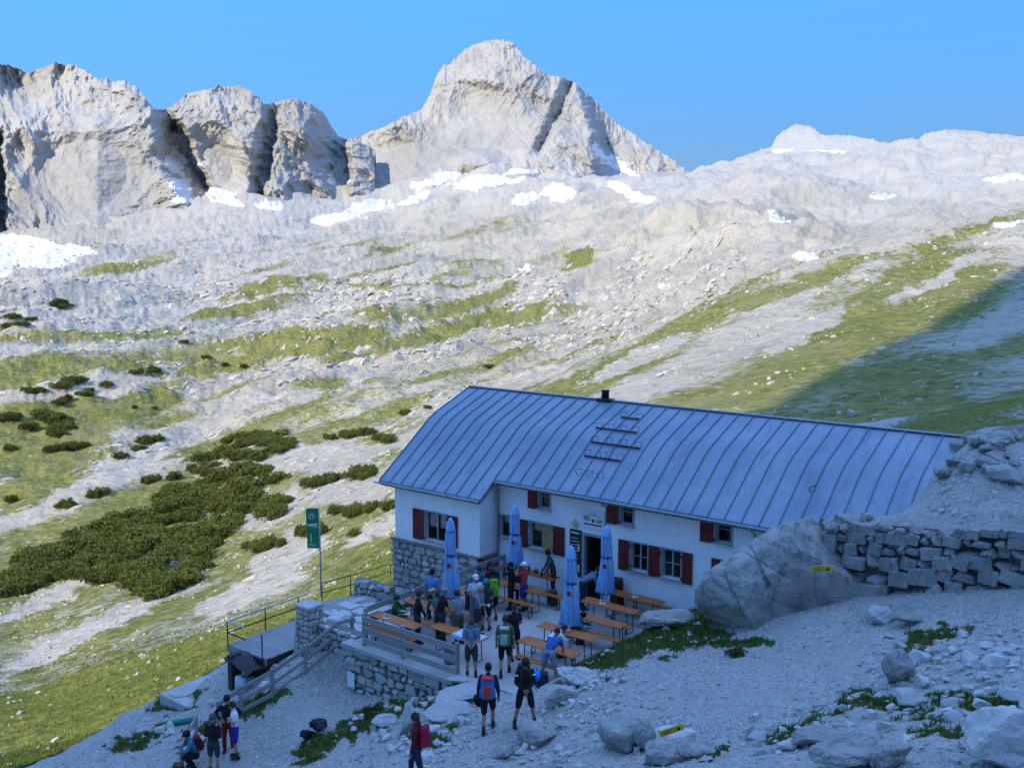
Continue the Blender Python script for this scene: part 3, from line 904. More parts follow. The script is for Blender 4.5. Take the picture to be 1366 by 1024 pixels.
k.col(c); k.rough(.93); k.bump(k.math('ADD', n1, k.math('MULTIPLY', n2, .5)), .8, .03)
M_PALE = k.m
k = NT('weathered_wood'); v = k.obj()
n1 = k.noise(k.scale(v, (1.2, 14, 14)), 1.0, 5, .6); n2 = k.noise(v, 1.5, 4)
c = k.mix(n1, (.21,.205,.195), (.38,.37,.355))
c = k.mix(k.math('MULTIPLY', k.rnd(), .3), c, (.14,.13,.12))
k.col(c); k.rough(.85); k.bump(n1, .5, .008)
M_WOOD = k.m
M_CONC = simple('concrete_slab', (.40,.39,.37), .85, .14, 1.3, .004)
M_TABLE = simple('orange_table_wood', (.42,.135,.035), .5, .2, 3, spec=.4, rnd=.12)

# ================================================================ stones
def stone_mesh(seed, flat=.35, sub=2, mat=None, name='stone', sharp=.55):
    """angular broken stone: hull of random points, edges worn, fitted to a unit box"""
    r = np.random.default_rng(seed)
    bm = bmesh.new()
    if sharp > .7:                                     # walling stone: a battered block
        pts = [(sx*r.uniform(.40,.5), sy*r.uniform(.38,.5), sz*r.uniform(.40,.5)) for sx in (-1,1) for sy in (-1,1) for sz in (-1,1)]
        pts += [tuple(v) for v in r.uniform(-.46,.46,(5,3))]
    else:
        p = r.normal(size=(15, 3)); p /= np.linalg.norm(p, axis=1)[:, None]
        pts = [tuple(q*r.uniform(.42,.55)*np.array([1.15,.95,.9])) for q in p]
    for q in pts: bm.verts.new(q)
    res = bmesh.ops.convex_hull(bm, input=bm.verts)
    bmesh.ops.delete(bm, geom=[g for g in res['geom_interior'] if isinstance(g, bmesh.types.BMVert)], context='VERTS')
    bmesh.ops.bevel(bm, geom=list(bm.edges) , offset=.035, segments=1, affect='EDGES', profile=.6)
    bmesh.ops.triangulate(bm, faces=bm.faces)
    if sub > 1: bmesh.ops.subdivide_edges(bm, edges=[e for e in bm.edges if e.calc_length() > .25], cuts=1)
    bmesh.ops.triangulate(bm, faces=bm.faces)
    co = np.array([v.co[:] for v in bm.verts])
    co = co + np.stack([perlin(co[:, 0]*3.1 + seed, co[:, 1]*3.1, co[:, 2]*3.1 + i*9) for i in range(3)], 1) * .035
    co -= (co.max(0) + co.min(0)) / 2
    co /= (co.max(0) - co.min(0))
    for v_, c_ in zip(bm.verts, co): v_.co = c_
    me = bpy.data.meshes.new(name)
    bm.to_mesh(me); bm.free()
    if mat: me.materials.append(mat)
    return me
WALLST = [stone_mesh(100 + i, sub=1, mat=M_STONE, sharp=.8 if i % 2 else .5) for i in range(8)]
def lay_stones(parent, origin, udir, vdir, ndir, U, Vv, size, depth, seed, joint=.03, meshes=WALLST, name='stone', skip=None, aspect=1.5):
    r = np.random.default_rng(seed)
    off = np.array(parent.location)
    u_ = Vector(udir).normalized(); n_ = Vector(ndir).normalized(); v_ = Vector(vdir).normalized()
    Rm = Matrix((u_, n_, v_)).transposed()
    vv = 0.0; cnt = 0
    while vv < Vv - .02:
        hh = size * r.uniform(.7, 1.35)
        if Vv - vv - hh < size * .5: hh = Vv - vv
        uu = 0.0
        while uu < U - .01:
            ww = hh * aspect * r.uniform(.55, 1.5)
            if U - uu - ww < size * .6: ww = U - uu
            cu = uu + ww / 2; cv_ = vv + hh / 2 + r.uniform(-.08, .08) * size
            if skip is None or not skip(cu, cv_):
                p = np.array(origin) + np.array(u_) * cu + np.array(v_) * cv_ + np.array(n_) * r.uniform(-.02, .03)
                o = link(name, meshes[r.integers(len(meshes))], parent, loc=p - off)
                M = Rm.to_4x4() @ Matrix.Rotation(r.uniform(-.14, .14), 4, 'Y') @ Matrix.Diagonal((max(.04, ww - joint), depth * r.uniform(.8, 1.25), max(.04, hh * r.uniform(.92, 1.1) - joint), 1))
                o.matrix_local = Matrix.Translation(p - off) @ M
                cnt += 1
            uu += ww
        vv += hh
    return cnt
def part(mb, name, mats, parent, root, smooth=False):     # mesh given in world coordinates
    base = Vector(root.location)
    o = mb.build(name, mats, parent, smooth)
    o.location = -base if parent is root else (0, 0, 0)
    return o

# ================================================================ THE HUT
BM, BW = 28.2, 27.18                                   # front planes of main house and wing
hut = thing('mountain_hut', 'long white mountain hut with blue grey metal roof and dark red shutters', 'hut', (-17.5, 30, 0))
def opening(p0, p1, pt, pb, b):                        # photo columns left/right, rows top/bottom at the left side
    a0 = PB(p0, pt, b); a1 = PB(p1, pt + (p1 - p0) * .2, b)
    return [a0[0], a1[0], PB(p0, pb, b)[2], a0[2]]
WIN = {
 'wing': opening(567, 595.5, 681, 718.5, BW),
 'small': opening(666.5, 681.5, 686, 715, BM),
 'mid': opening(706.3, 737.3, 694, 735.5, BM),
 'up1': opening(719, 733.8, 643, 674, BM),
 'up2': opening(828, 845, 662.5, 697, BM),
 'up3': opening(955, 976.4, 685.5, 721.5, BM),
 'low1': opening(841.4, 864.4, 720.5, 758, BM),
 'low2': opening(883, 909, 728.5, 768.5, BM),
 'low3': opening(965.5, 987, 744.5, 782, BM),
 'end': opening(1042, 1062, 700, 736, BM),
}
for kx in ('up1', 'up2', 'up3'): WIN[kx][2] = 3.0; WIN[kx][3] = 3.87
for kx in ('low1', 'low2', 'low3', 'mid'): WIN[kx][2] = 1.44; WIN[kx][3] = 2.42
DOOR = [PB(778.7, 710, BM)[0], PB(804, 715, BM)[0], 0.0, 2.38]
def front_wall(x0, x1, z0, z1, b, opens, depth=.22):
    m = MB()
    xs = sorted(set([x0, x1] + [o[0] for o in opens] + [o[1] for o in opens]))
    zs = sorted(set([z0, z1] + [o[2] for o in opens] + [o[3] for o in opens]))
    for i in range(len(xs) - 1):
        for j in range(len(zs) - 1):
            cx, cz = (xs[i] + xs[i+1]) / 2, (zs[j] + zs[j+1]) / 2
            if any(o[0] < cx < o[1] and o[2] < cz < o[3] for o in opens): continue
            m.add([(xs[i], b, zs[j]), (xs[i+1], b, zs[j]), (xs[i+1], b, zs[j+1]), (xs[i], b, zs[j+1])], [[0,1,2,3]])
    for (a0, a1, c0, c1) in opens:
        d = b + depth
        m.add([(a0,b,c0),(a0,d,c0),(a0,d,c1),(a0,b,c1)], [[0,1,2,3]])
        m.add([(a1,b,c0),(a1,b,c1),(a1,d,c1),(a1,d,c0)], [[0,1,2,3]])
        m.add([(a0,b,c1),(a0,d,c1),(a1,d,c1),(a1,b,c1)], [[0,1,2,3]])
        m.add([(a0,b,c0),(a1,b,c0),(a1,d,c0),(a0,d,c0)], [[0,1,2,3]])
    return m
XR, XI, XL = -7.4, -22.62, -27.05
m = front_wall(XI, XR, -.6, 4.05, BM, [WIN[q] for q in ('small','mid','up1','up2','up3','low1','low2','low3','end')] + [DOOR])
m.add([(XR,BM,-.6),(XR,37,-.6),(XR,37,4.05),(XR,BM,4.05)], [[0,1,2,3]])
m.add([(XR,BM,4.05),(XR,37,4.05),(XR,32.7,6.4)], [[0,1,2]])
m.add([(XI,BM,4.05),(XR,BM,4.05),(XR,BM+.4,4.2),(XI,BM+.4,4.2)], [[0,1,2,3]])
part(m, 'wall', M_PLASTER, hut, hut)
m = front_wall(XL, XI, .95, 3.42, BW, [WIN['wing']])
m.add([(XI,BW,.95),(XI,BM+.02,.95),(XI,BM+.02,4.0),(XI,BW,3.42)], [[0,1,2,3]])
m.add([(XL,BW,.95),(XL,BW,3.42),(XL,30.1,5.5),(XL,32.7,6.4),(XL,37,4.0),(XL,37,.95)], [[0,1,2,3,4,5]])
m.add([(XL,37,-1.6),(XR,37,-1.6),(XR,37,4.1),(XL,37,4.1)], [[0,1,2,3]])
part(m, 'wing_wall', M_PLASTER, hut, hut)
m = MB()
m.add([(XL-.12,BW-.06,-1.7),(XI+.05,BW-.06,-1.7),(XI+.05,BW-.06,.92),(XL-.06,BW-.06,.92)], [[0,1,2,3]])
m.add([(XI+.05,BW-.06,-1.7),(XI+.05,BM,-1.7),(XI+.05,BM,.92),(XI+.05,BW-.06,.92)], [[0,1,2,3]])
m.add([(XL-.12,BW-.06,-1.7),(XL-.06,BW-.06,.92),(XL-.06,37,.92),(XL-.12,37,-1.7)], [[0,1,2,3]])
stone_base = part(m, 'stone_base', M_MORTAR, hut, hut)
m = MB().box((XL-.14, BW-.14, .90), (XI+.12, BW-.002, .985)).box((XI+.002, BW-.14, .903), (XI+.12, BM-.01, .983))
part(m, 'ledge', M_MORTAR, hut, hut)
lay_stones(hut, (XL-.12, BW-.07, -1.65), (1,0,0), (0,0,1), (0,-1,0), XI-XL+.15, 2.54, .23, .10, 11, .022, name='base_stone')
# room behind the openings
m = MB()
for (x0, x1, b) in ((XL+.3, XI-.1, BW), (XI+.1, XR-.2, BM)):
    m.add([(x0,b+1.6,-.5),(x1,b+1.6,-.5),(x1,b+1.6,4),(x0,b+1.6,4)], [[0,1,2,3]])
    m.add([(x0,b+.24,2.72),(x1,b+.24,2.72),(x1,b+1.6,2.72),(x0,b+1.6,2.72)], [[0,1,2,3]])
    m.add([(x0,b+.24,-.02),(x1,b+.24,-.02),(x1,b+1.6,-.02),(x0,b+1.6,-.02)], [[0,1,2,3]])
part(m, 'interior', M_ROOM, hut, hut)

def window(key, b, bars=(1, 1), shutters=(), curtain=0, ply=False):
    a0, a1, z0, z1 = WIN[key]
    fy = b + .11; t = .055
    m = MB()
    m.box((a0-.05, b-.02, z1-.004), (a1+.05, b+.05, z1+.055)).box((a0-.055, b-.021, z0), (a0+.012, b+.05, z1-.006)).box((a1-.012, b-.021, z0), (a1+.055, b+.05, z1-.006))
    m.box((a0+.012, fy, z0), (a0+.012+t, fy+.06, z1)).box((a1-.012-t, fy, z0), (a1-.012, fy+.06, z1)).box((a0+.07, fy+.001, z1-t), (a1-.07, fy+.059, z1-.001)).box((a0+.07, fy+.001, z0+.001), (a1-.07, fy+.059, z0+t))
    for i in range(bars[0]):
        x = a0 + (a1 - a0) * (i + 1) / (bars[0] + 1)
        m.box((x-.03, fy-.004, z0+t), (x+.03, fy+.056, z1-t))
    for j in range(bars[1]):
        z = z0 + (z1 - z0) * (j + 1) / (bars[1] + 1)
        m.box((a0+.07, fy+.008, z-.014), (a1-.07, fy+.045, z+.014))
    w = part(m, 'window', M_FRAME, hut, hut)
    xs = [a0 + (a1 - a0) * i / (bars[0] + 1) for i in range(bars[0] + 2)]; zs = [z0 + (z1 - z0) * j / (bars[1] + 1) for j in range(bars[1] + 2)]
    for i in range(len(xs) - 1):
        for j in range(len(zs) - 1):
            if ply and i == len(xs) - 2: continue
            q = MB(); q.add([(xs[i]+.02, fy+.03, zs[j]+.01), (xs[i+1]-.02, fy+.03, zs[j]+.01), (xs[i+1]-.02, fy+.034, zs[j+1]-.01), (xs[i]+.02, fy+.034, zs[j+1]-.01)], [[0,1,2,3]])
            part(q, 'pane', M_GLASS, w, hut)
    part(MB().box((a0-.09, b-.11, z0-.05), (a1+.09, b+.10, z0-.004)), 'sill', M_GUTTER, w, hut)
    for (s0, s1) in shutters:
        q = MB()
        nb = max(2, int((s1 - s0) / .11))
        for i in range(nb):
            x0 = s0 + (s1 - s0) * i / nb
            q.box((x0 + .003, b-.06, z0 - .06), (x0 + (s1 - s0) / nb - .003, b-.025, z1 + .03))
        q.box((s0 + .02, b-.082, z0 + .08), (s1 - .02, b-.055, z0 + .17)).box((s0 + .02, b-.082, z1 - .2), (s1 - .02, b-.055, z1 - .11))
        sh = part(q, 'shutter', M_RED, w, hut)
        hx = s1 if abs(s1 - a0) < .2 else s0
        for zz in (z0 + .05, z1 - .17):
            part(MB().box((hx-.03, b-.095, zz), (hx+.05, b-.004, zz + .06)), 'hinge', M_DARKIRON, w, hut)
    if curtain:
        q = MB(); n = 26
        for s0, s1 in ((a0+.05, a0 + (a1-a0)*curtain), (a1 - (a1-a0)*curtain, a1-.05)) if curtain < .5 else ((a0+.05, a1-.05),):
            vs = []
            zt = z1 - .03; zb = z0 + (.45 if curtain < .5 else .62) * (z1 - z0)
            for i in range(n):
                x = s0 + (s1 - s0) * i / (n - 1); y = fy + .12 + .02 * math.sin(i * 1.3)
                vs += [(x, y, zb), (x, y, zt)]
            q.add(vs, [[2*i, 2*i+2, 2*i+3, 2*i+1] for i in range(n-1)])
        part(q, 'curtain', M_CURT, w, hut)
    if ply:
        part(MB().box((xs[-2]+.03, fy-.05, z0+.02), (a1-.02, fy-.02, z1-.02)), 'board', M_PLY, w, hut)
    return w
ax = lambda p, y, b: PB(p, y, b)[0]
window('wing', BW, (1, 0), ((ax(551.7,690,BW), WIN['wing'][0]-.06), (WIN['wing'][1]+.06, ax(611,700,BW))), .45)
window('small', BM, (0, 0), (), .8)
window('mid', BM, (1, 0), ((ax(693.6,705,BM), WIN['mid'][0]-.06), (WIN['mid'][1]+.05, ax(753.8,715,BM))), .8, True)
window('up1', BM, (0, 1), ((ax(705,655,BM), WIN['up1'][0]-.06),))
window('up2', BM, (0, 1), ((ax(811,675,BM), WIN['up2'][0]-.06),))
window('up3', BM, (0, 1), ((ax(934.7,700,BM), WIN['up3'][0]-.06),))
window('low1', BM, (1, 1), ((ax(825.7,735,BM), WIN['low1'][0]-.06),))
window('low2', BM, (1, 1), ((WIN['low1'][1]+.06, WIN['low2'][0]-.06), (WIN['low2'][1]+.06, ax(924,757,BM))))
window('low3', BM, (1, 1), ((ax(949.5,760,BM), WIN['low3'][0]-.06),))
window('end', BM, (0, 1))
# door: grey frame, leaf swung inwards
a0, a1, z0, z1 = DOOR
m = MB().box((a0-.07, BM-.03, 0), (a0+.05, BM+.12, z1+.05)).box((a1-.05, BM-.03, 0), (a1+.07, BM+.12, z1+.05)).box((a0+.05, BM-.029, z1-.05), (a1-.05, BM+.119, z1+.049))
door = part(m, 'door', M_FRAME, hut, hut)
part(MB().box((a0+.06, BM+.14, .02), (a0+.11, BM+.85, z1-.06), bev=.005), 'door_leaf', simple('dark_door_wood', (.05,.038,.03), .7), door, hut)
part(MB().tube([(a0+.12, BM+.75, 1.02), (a0+.17, BM+.75, 1.02), (a0+.17, BM+.66, 1.02)], .012), 'handle', M_GUTTER, door, hut)
part(MB().box((a0-.1, BM-.35, -.01), (a1+.1, BM-.01, .06)), 'door_step', M_CONC, door, hut)
# roof: standing-seam panels, one object each
KB, KZ, RB, RZ = 30.17, 5.55, 32.71, 6.52
def zroof(b): return KZ - (KB - b) * .718 if b < KB else KZ + (b - KB) * (RZ - KZ) / (RB - KB)
X0, X1 = -27.72, -7.2
NP = 35; pw = (X1 - X0) / NP; XV = X0 + 9 * pw
m = MB()
m.add([(X0,27.0,zroof(27.0)-.06),(XV,27.0,zroof(27.0)-.06),(XV,27.85,zroof(27.85)-.06),(X1,27.85,zroof(27.85)-.06),(X1,KB,KZ-.06),(X1,RB,RZ-.06),(X1,38.4,4.1),(X0,38.4,4.1),(X0,RB,RZ-.06),(X0,KB,KZ-.06)],
      [[0,1,2,3,4,9],[9,4,5,8],[8,5,6,7]])
for (xe, b0) in ((X0, 27.0), (XV, 27.0)):
    b1 = 38.4 if xe == X0 else 27.85
    pts = [(b0, zroof(b0)), (KB, KZ), (RB, RZ), (38.4, 4.16)] if xe == X0 else [(b0, zroof(b0)), (27.85, zroof(27.85))]
    for (p, q) in zip(pts[:-1], pts[1:]):
        m.beam((xe, p[0], p[1]-.10), (xe, q[0], q[1]-.10), .03, .17)
m.box((X0+.03, 27.02, zroof(27.0)-.20), (XI+.1, 27.06, zroof(27.0)-.06)).box((XI+.14, 27.88, zroof(27.85)-.20), (X1, 27.92, zroof(27.85)-.06))
roof = part(m, 'roof', M_SEAM, hut, hut)
# soffits close the gap between wall top and eave
m = MB()
m.add([(X0+.03,27.06,zroof(27.0)-.19),(XI+.1,27.06,zroof(27.0)-.19),(XI+.1,BW+.02,3.3),(X0+.03,BW+.02,3.3)], [[0,1,2,3]])
m.add([(XI+.14,27.92,zroof(27.85)-.19),(X1,27.92,zroof(27.85)-.19),(X1,BM+.02,3.99),(XI+.14,BM+.02,3.99)], [[0,1,2,3]])
part(m, 'soffit', M_WOOD, roof, hut)
for i in range(NP):
    x0, x1 = X0 + i * pw, X0 + (i + 1) * pw
    e = 27.0 if (x0 + x1) / 2 < XI + .05 else 27.85
    x1c = x1
    m = MB()
    bs = [e, (e + KB) / 2, KB - .25, KB, KB + .25, (KB + RB) / 2, RB]
    zs = [zroof(b) for b in bs]
    zs[3] -= .03                                       # soft bend at the knee
    dz = [random.uniform(-.006, .006) for _ in bs]
    for j in range(len(bs) - 1):
        zc0 = zs[j] + dz[j]; zc1 = zs[j+1] + dz[j+1]
        m.add([(x0+.004,bs[j],zs[j]),((x0+x1c)/2,bs[j],zc0),(x1c-.004,bs[j],zs[j]),(x0+.004,bs[j+1],zs[j+1]),((x0+x1c)/2,bs[j+1],zc1),(x1c-.004,bs[j+1],zs[j+1])], [[0,1,4,3],[1,2,5,4]])
        m.beam((x0, bs[j], zs[j]+.015), (x0, bs[j+1], zs[j+1]+.015), .028, .05, 1)
    m.add([(x0+.004,RB,RZ),(x1c-.004,RB,RZ),(x1c-.004,38.4,4.16),(x0+.004,38.4,4.16)], [[0,1,2,3]])
    m.add([(x0+.004,e,zs[0]),(x1c-.004,e,zs[0]),(x1c-.004,e-.01,zs[0]-.07),(x0+.004,e-.01,zs[0]-.07)], [[3,2,1,0]])
    part(m, 'roof_panel', [M_ROOF, M_SEAM], roof, hut)
part(MB().beam((X0, RB, RZ+.015), (X1, RB, RZ+.015), .24, .03), 'ridge_cap', M_ROOF, roof, hut)
def gutter(x0, x1, b, z):
    m = MB(); n = 8; vs = []; fs = []
    for x in (x0, x1):
        for r_ in (.065, .055):
            for i in range(n + 1):
                t = math.pi + math.pi * i / n
                vs.append((x, b + r_ * math.cos(t), z + r_ * math.sin(t)))
    k1 = n + 1
    for i in range(n):
        fs += [[i, i+1, 2*k1+i+1, 2*k1+i], [k1+i, 3*k1+i, 3*k1+i+1, k1+i+1]]
    fs += [[0, 2*k1, 3*k1, k1], [n, k1+n, 3*k1+n, 2*k1+n]]
    m.add(vs, fs)
    part(m, 'gutter', M_GUTTER, roof, hut)
gutter(X0 - .02, XI + .1, 26.92, zroof(27.0) - .06)
gutter(XI + .16, X1, 27.77, zroof(27.85) - .06)
def pipe(pts, name='downpipe', r_=.04, mat=M_GUTTER):
    part(MB().tube(pts, r_, 8), name, mat, hut, hut, True)
pipe([(XI+.25,27.77,3.75),(XI+.25,27.8,3.68),(XI+.12,BM-.07,3.45),(XI+.12,BM-.07,-.5)])
xd = PB(1007, 700, BM-.05)[0]; pipe([(xd,27.77,3.75),(xd,27.85,3.66),(xd,BM-.06,3.5),(xd,BM-.06,0)], 'downpipe', .03)
xd = PB(808.5, 690, BM-.05)[0]; pipe([(xd,27.77,3.75),(xd,27.85,3.66),(xd,BM-.05,3.5),(xd,BM-.05,2.45)], 'downpipe', .03)
pipe([(X0-.25,26.92,3.18),(X0-.02,26.92,3.18)], 'gutter_spout', .04)
# flue on the ridge
cp = PB(807.5, 533, RB)
part(MB().box((cp[0]-.32, RB-.2, RZ-.02), (cp[0]+.32, RB+.2, RZ+.06)).lathe([(.15,0),(.15,.30),(.17,.30),(.17,.35),(.02,.36)], 14, 0, Matrix.Translation((cp[0], RB, RZ+.05))), 'chimney', M_DARKIRON, roof, hut, True)
# snow guards
def on_roof(px, py):
    d = ray(px, py); o = np.array([0, 0, H])
    n_ = np.array([0, -.718, 1.0]); t = ((np.array([0, KB, KZ]) - o) @ n_) / (d @ n_); p = o + t * d
    if p[1] > KB:
        n_ = np.array([0, -(RZ-KZ)/(RB-KB), 1.0]); t = ((np.array([0, KB, KZ]) - o) @ n_) / (d @ n_); p = o + t * d
    return Vector(p)
def guard(p, q, hooks, bar=True):
    m = MB(); p = on_roof(*p); q = on_roof(*q)
    q = Vector((q.x, p.y, p.z)); up = Vector((0, -.5, .86))
    if bar: m.beam(p + up * .05, q + up * .05, .035, .06)
    for i in range(hooks):
        c = p.lerp(q, (i + .5) / hooks) if not bar else p.lerp(q, .06 + .88 * i / max(1, hooks - 1))
        s = Vector((0, .80, .58)) if c.y < KB else Vector((0, .93, .36))
        m.tube([c + up * .03, c - Vector((.13,0,0)) + s * .12 + up * .20, c + Vector((.17,0,0)) + s * .18 + up * .21, c + Vector((.11,0,0)) + s * .06 + up * .03], .013, 5)
    part(m, 'snow_guard', M_DARKIRON, roof, hut)
guard((829,557.5), (853,560.5), 2); guard((795,571.5), (850,578.5), 4); guard((789,590.5), (853,601.5), 4); guard((780,609), (828,617), 3); guard((764,634), (806,642), 3, False)
p = on_roof(1080, 655); part(MB().tube([p, p + Vector((0,-.05,.12)), p + Vector((.16,.1,.2))], .02, 6), 'roof_hook', M_DARKIRON, roof, hut)
# lean-to canopy on the far left side
m = MB().beam((-28.4,30,2.62), (-27.08,30,2.98), 2.6, .06).beam((-28.35,28.8,2.6), (-27.08,28.8,2.3), .06, .06)
part(m, 'side_canopy', M_ROOF, hut, hut)

# ---- sign, boards and emblem on the front
def text_mesh(s, size, mat, name='lettering', align='CENTER'):
    cu = bpy.data.curves.new(name, 'FONT'); cu.body = s; cu.size = size; cu.align_x = align; cu.align_y = 'CENTER'; cu.extrude = .002; cu.resolution_u = 2
    o = bpy.data.objects.new(name, cu); COL.objects.link(o)
    dg = bpy.context.evaluated_depsgraph_get()
    me = bpy.data.meshes.new_from_object(o.evaluated_get(dg))
    bpy.data.objects.remove(o); bpy.data.curves.remove(cu)
    me.materials.clear(); me.materials.append(mat)
    return me
M_INK = simple('black_lettering', (.03,.03,.035), .7)
M_SIGN = simple('white_sign_panel', (.70,.72,.70), .7, .06)
sx0, sx1 = PB(777.5, 677, BM)[0], PB(807, 684, BM)[0]; sz0, sz1 = 2.62, 3.3
sc_x, sc_z = (sx0 + sx1) / 2, (sz0 + sz1) / 2
sign = thing('name_sign', 'white name sign with arched lettering above the hut door', 'sign', (sc_x, BM - .03, sz0))
link('panel', MB().box((sx0 - sc_x, -.012, 0), (sx1 - sc_x, .026, sz1 - sz0), bev=.004).mesh('panel', M_SIGN), sign)
word = 'Knorrhütte'
sw = sx1 - sx0
for i, ch in enumerate(word):
    t = (i / (len(word) - 1) - .5)
    o = link('letter', text_mesh(ch, .145, M_INK, 'letter'), sign, loc=(t * sw * .80, -.016, .53 - 1.1 * (t * sw * .8) ** 2), rot=(math.pi/2, -t * 1.1, 0))
m = MB(); m.lathe([(.0,0),(.062,0),(.062,.004),(0,.004)], 16, 0, Matrix.Rotation(math.pi/2, 4, 'X'))
link('crest', m.mesh('crest', M_INK), sign, loc=(0, -.013, .30))
for i, (x0, x1, z) in enumerate([(-.38,-.12,.36),(-.38,-.12,.29),(.12,.38,.32),(.12,.38,.25),(-.38,.38,.13)]):
    link('text_line', MB().box((x0*sw/.94, -.016, z), (x1*sw/.94, -.0125, z + (.035 if i < 4 else .05))).mesh('text_line', M_INK), sign)
bx0, bx1 = PB(761, 700, BM)[0], PB(776.5, 704, BM)[0]
board = thing('menu_board', 'tall black chalk menu board hanging beside the hut door', 'menu board', ((bx0+bx1)/2, BM-.03, .75))
w2 = (bx1 - bx0) / 2
link('panel', MB().box((-w2, -.015, 0), (w2, .025, 1.72), bev=.004).mesh('panel', simple('chalkboard', (.035,.03,.03), .6)), board)
for i in range(9):
    z = 1.58 - i * .12 - (.06 if i else 0)
    x1 = random.uniform(.0, .75) * w2
    link('chalk_line', MB().box((-w2*.8, -.0185, z), (x1 if i else w2*.7, -.0155, z + (.055 if i == 0 else .022))).mesh('chalk_line', M_CURT), board)
M_YEL = simple('yellow_paint', (.62,.43,.06), .6, .12)
for z in (.95, .18):
    link('plaque', MB().box((w2*.35, -.022, z), (w2*.75, -.0155, z + .27), bev=.002).mesh('plaque', simple('cream_plaque', (.62,.55,.28), .6)), board)
em = thing('edelweiss_emblem', 'pale yellow star shaped flower emblem above the menu board', 'emblem', ((bx0+bx1)/2 - .02, BM-.03, 2.66))
for i in range(8):
    a = 2 * math.pi * i / 8
    m = MB(); L = .24 if i % 2 == 0 else .19
    m.add([(.03*math.cos(a),0,.03*math.sin(a)),(L*.6*math.cos(a-.22),-.02,L*.6*math.sin(a-.22)),(L*math.cos(a),-.01,L*math.sin(a)),(L*.6*math.cos(a+.22),-.02,L*.6*math.sin(a+.22))], [[0,1,2,3]])
    link('petal', m.mesh('petal', simple('petal_yellow', (.55,.50,.20), .7)), em)
link('centre', MB().ell((0,-.02,0), (.05,.03,.05)).mesh('centre', M_YEL, True), em)
rb_x = PB(806.5, 716, BM)[0]
rb = thing('notice_case', 'narrow black notice case on the wall right of the door', 'notice case', (rb_x+.06, BM-.03, 1.55))
link('case', MB().box((-.09,-.03,0),(.09,.025,.8), bev=.006).mesh('case', M_DARKIRON), rb)
link('glass', MB().box((-.07,-.036,.05),(.07,-.031,.75)).mesh('glass', M_GLASS), rb)

# ================================================================ TERRACE, WALLS, FENCES
k = NT('terrace_concrete'); v = k.pos()
n1 = k.noise(v, .8, 5); n2 = k.noise(v, 7, 5, .65)
c = k.mix(k.ramp(n1, .3, .7), (.36,.35,.33), (.45,.44,.42))
c = k.mix(k.math('MULTIPLY', k.ramp(n2, .52, .7), .4), c, (.22,.215,.21))
k.col(c); k.rough(.8); k.bump(n2, .3, .008)
M_TERR = k.m
m = MB()
m.box((-22.45, 20.05, -.17), (-17.75, 20.45, -.012), bev=.015)      # kerb of the front edge
m.box((-22.2, 20.44, -.16), (-13.2, 28.19, 0.0))
tag(m.build('terrace', M_TERR), kind='structure')
tw = thing('retaining_wall', 'rough mortared stone wall carrying the front of the terrace', 'stone wall', (-20.1, 20.3, -1.8))
part(MB().box((-22.3, 20.24, -2.1), (-17.85, 20.6, -.175)).box((-22.3, 20.6, -2.1), (-21.9, 27.1, -.175)), 'core', M_MORTAR, tw, tw)
lay_stones(tw, (-22.32, 20.2, -1.95), (1,0,0), (0,0,1), (0,-1,0), 4.4, 1.78, .27, .16, 21, .03)
lay_stones(tw, (-22.34, 27.0, -1.55), (0,-1,0), (0,0,1), (-1,0,0), 6.7, 1.37, .3, .12, 22, .03)
ws = thing('notice_sign', 'blank white notice sign fixed low on the terrace wall', 'sign', (-22.05, 20.06, -1.42))
link('panel', MB().box((-.16,-.012,0),(.16,.012,.5), bev=.004).mesh('panel', M_SIGN), ws)
link('nail', MB().lathe([(.012,0),(.012,.01),(.002,.012)], 8, 0, Matrix.Translation((0,-.012,.46)) @ Matrix.Rotation(math.pi/2, 4, 'X')).mesh('nail', M_DARKIRON), ws)

def plank(parent, root, p, q, w=.04, h=.19, name='rail', mat=None):
    p = Vector(p); q = Vector(q); c = (p + q) / 2
    d = q - p; L = d.length
    o = link(name, MB().box((-L/2,-w/2,-h/2),(L/2,w/2,h/2), bev=.008).mesh(name, mat or M_WOOD), parent)
    o.matrix_local = Matrix.Translation(c - Vector(root.location)) @ d.to_track_quat('X', 'Z').to_matrix().to_4x4()
    return o
def fence(label, posts, hgt, rails, off=(0, -.06), pw=.11, rw=.04, rh=.19, extra=0.0, group=None):
    f = thing('wooden_fence', label, 'fence', posts[0], group=group)
    for p in posts:
        o = link('post', MB().box((-pw/2,-pw/2,0),(pw/2,pw/2,hgt), bev=.01).mesh('post', M_WOOD), f, loc=np.array(p) - np.array(posts[0]))
    for i in range(len(posts) - 1):
        for z in rails:
            p = Vector(posts[i]) + Vector((off[0], off[1], z)); q = Vector(posts[i+1]) + Vector((off[0], off[1], z))
            d = (q - p).normalized()
            plank(f, f, p - d * (extra if i == 0 else -.004), q + d * (extra if i == len(posts)-2 else 0), rw, rh)
    return f
zf = 0.0
xs = [P(471, 866, 0)[0], P(536.5, 878, 0)[0], P(616, 899, 0)[0]]
fence('weathered three board fence along the front edge of the terrace', [(xs[0], 20.33, -.02), (xs[1], 20.33, -.02), (xs[2], 20.33, -.02)], 1.06, (.20, .55, .90), extra=.03)
fence('dark two rail fence along the terrace side facing the hut wing', [(-22.0, 20.7, 0), (-22.0, 22.9, 0), (-22.0, 25.2, 0), (-22.0, 27.9, 0)], 1.02, (.55, .93), off=(-.06, 0), rh=.2)
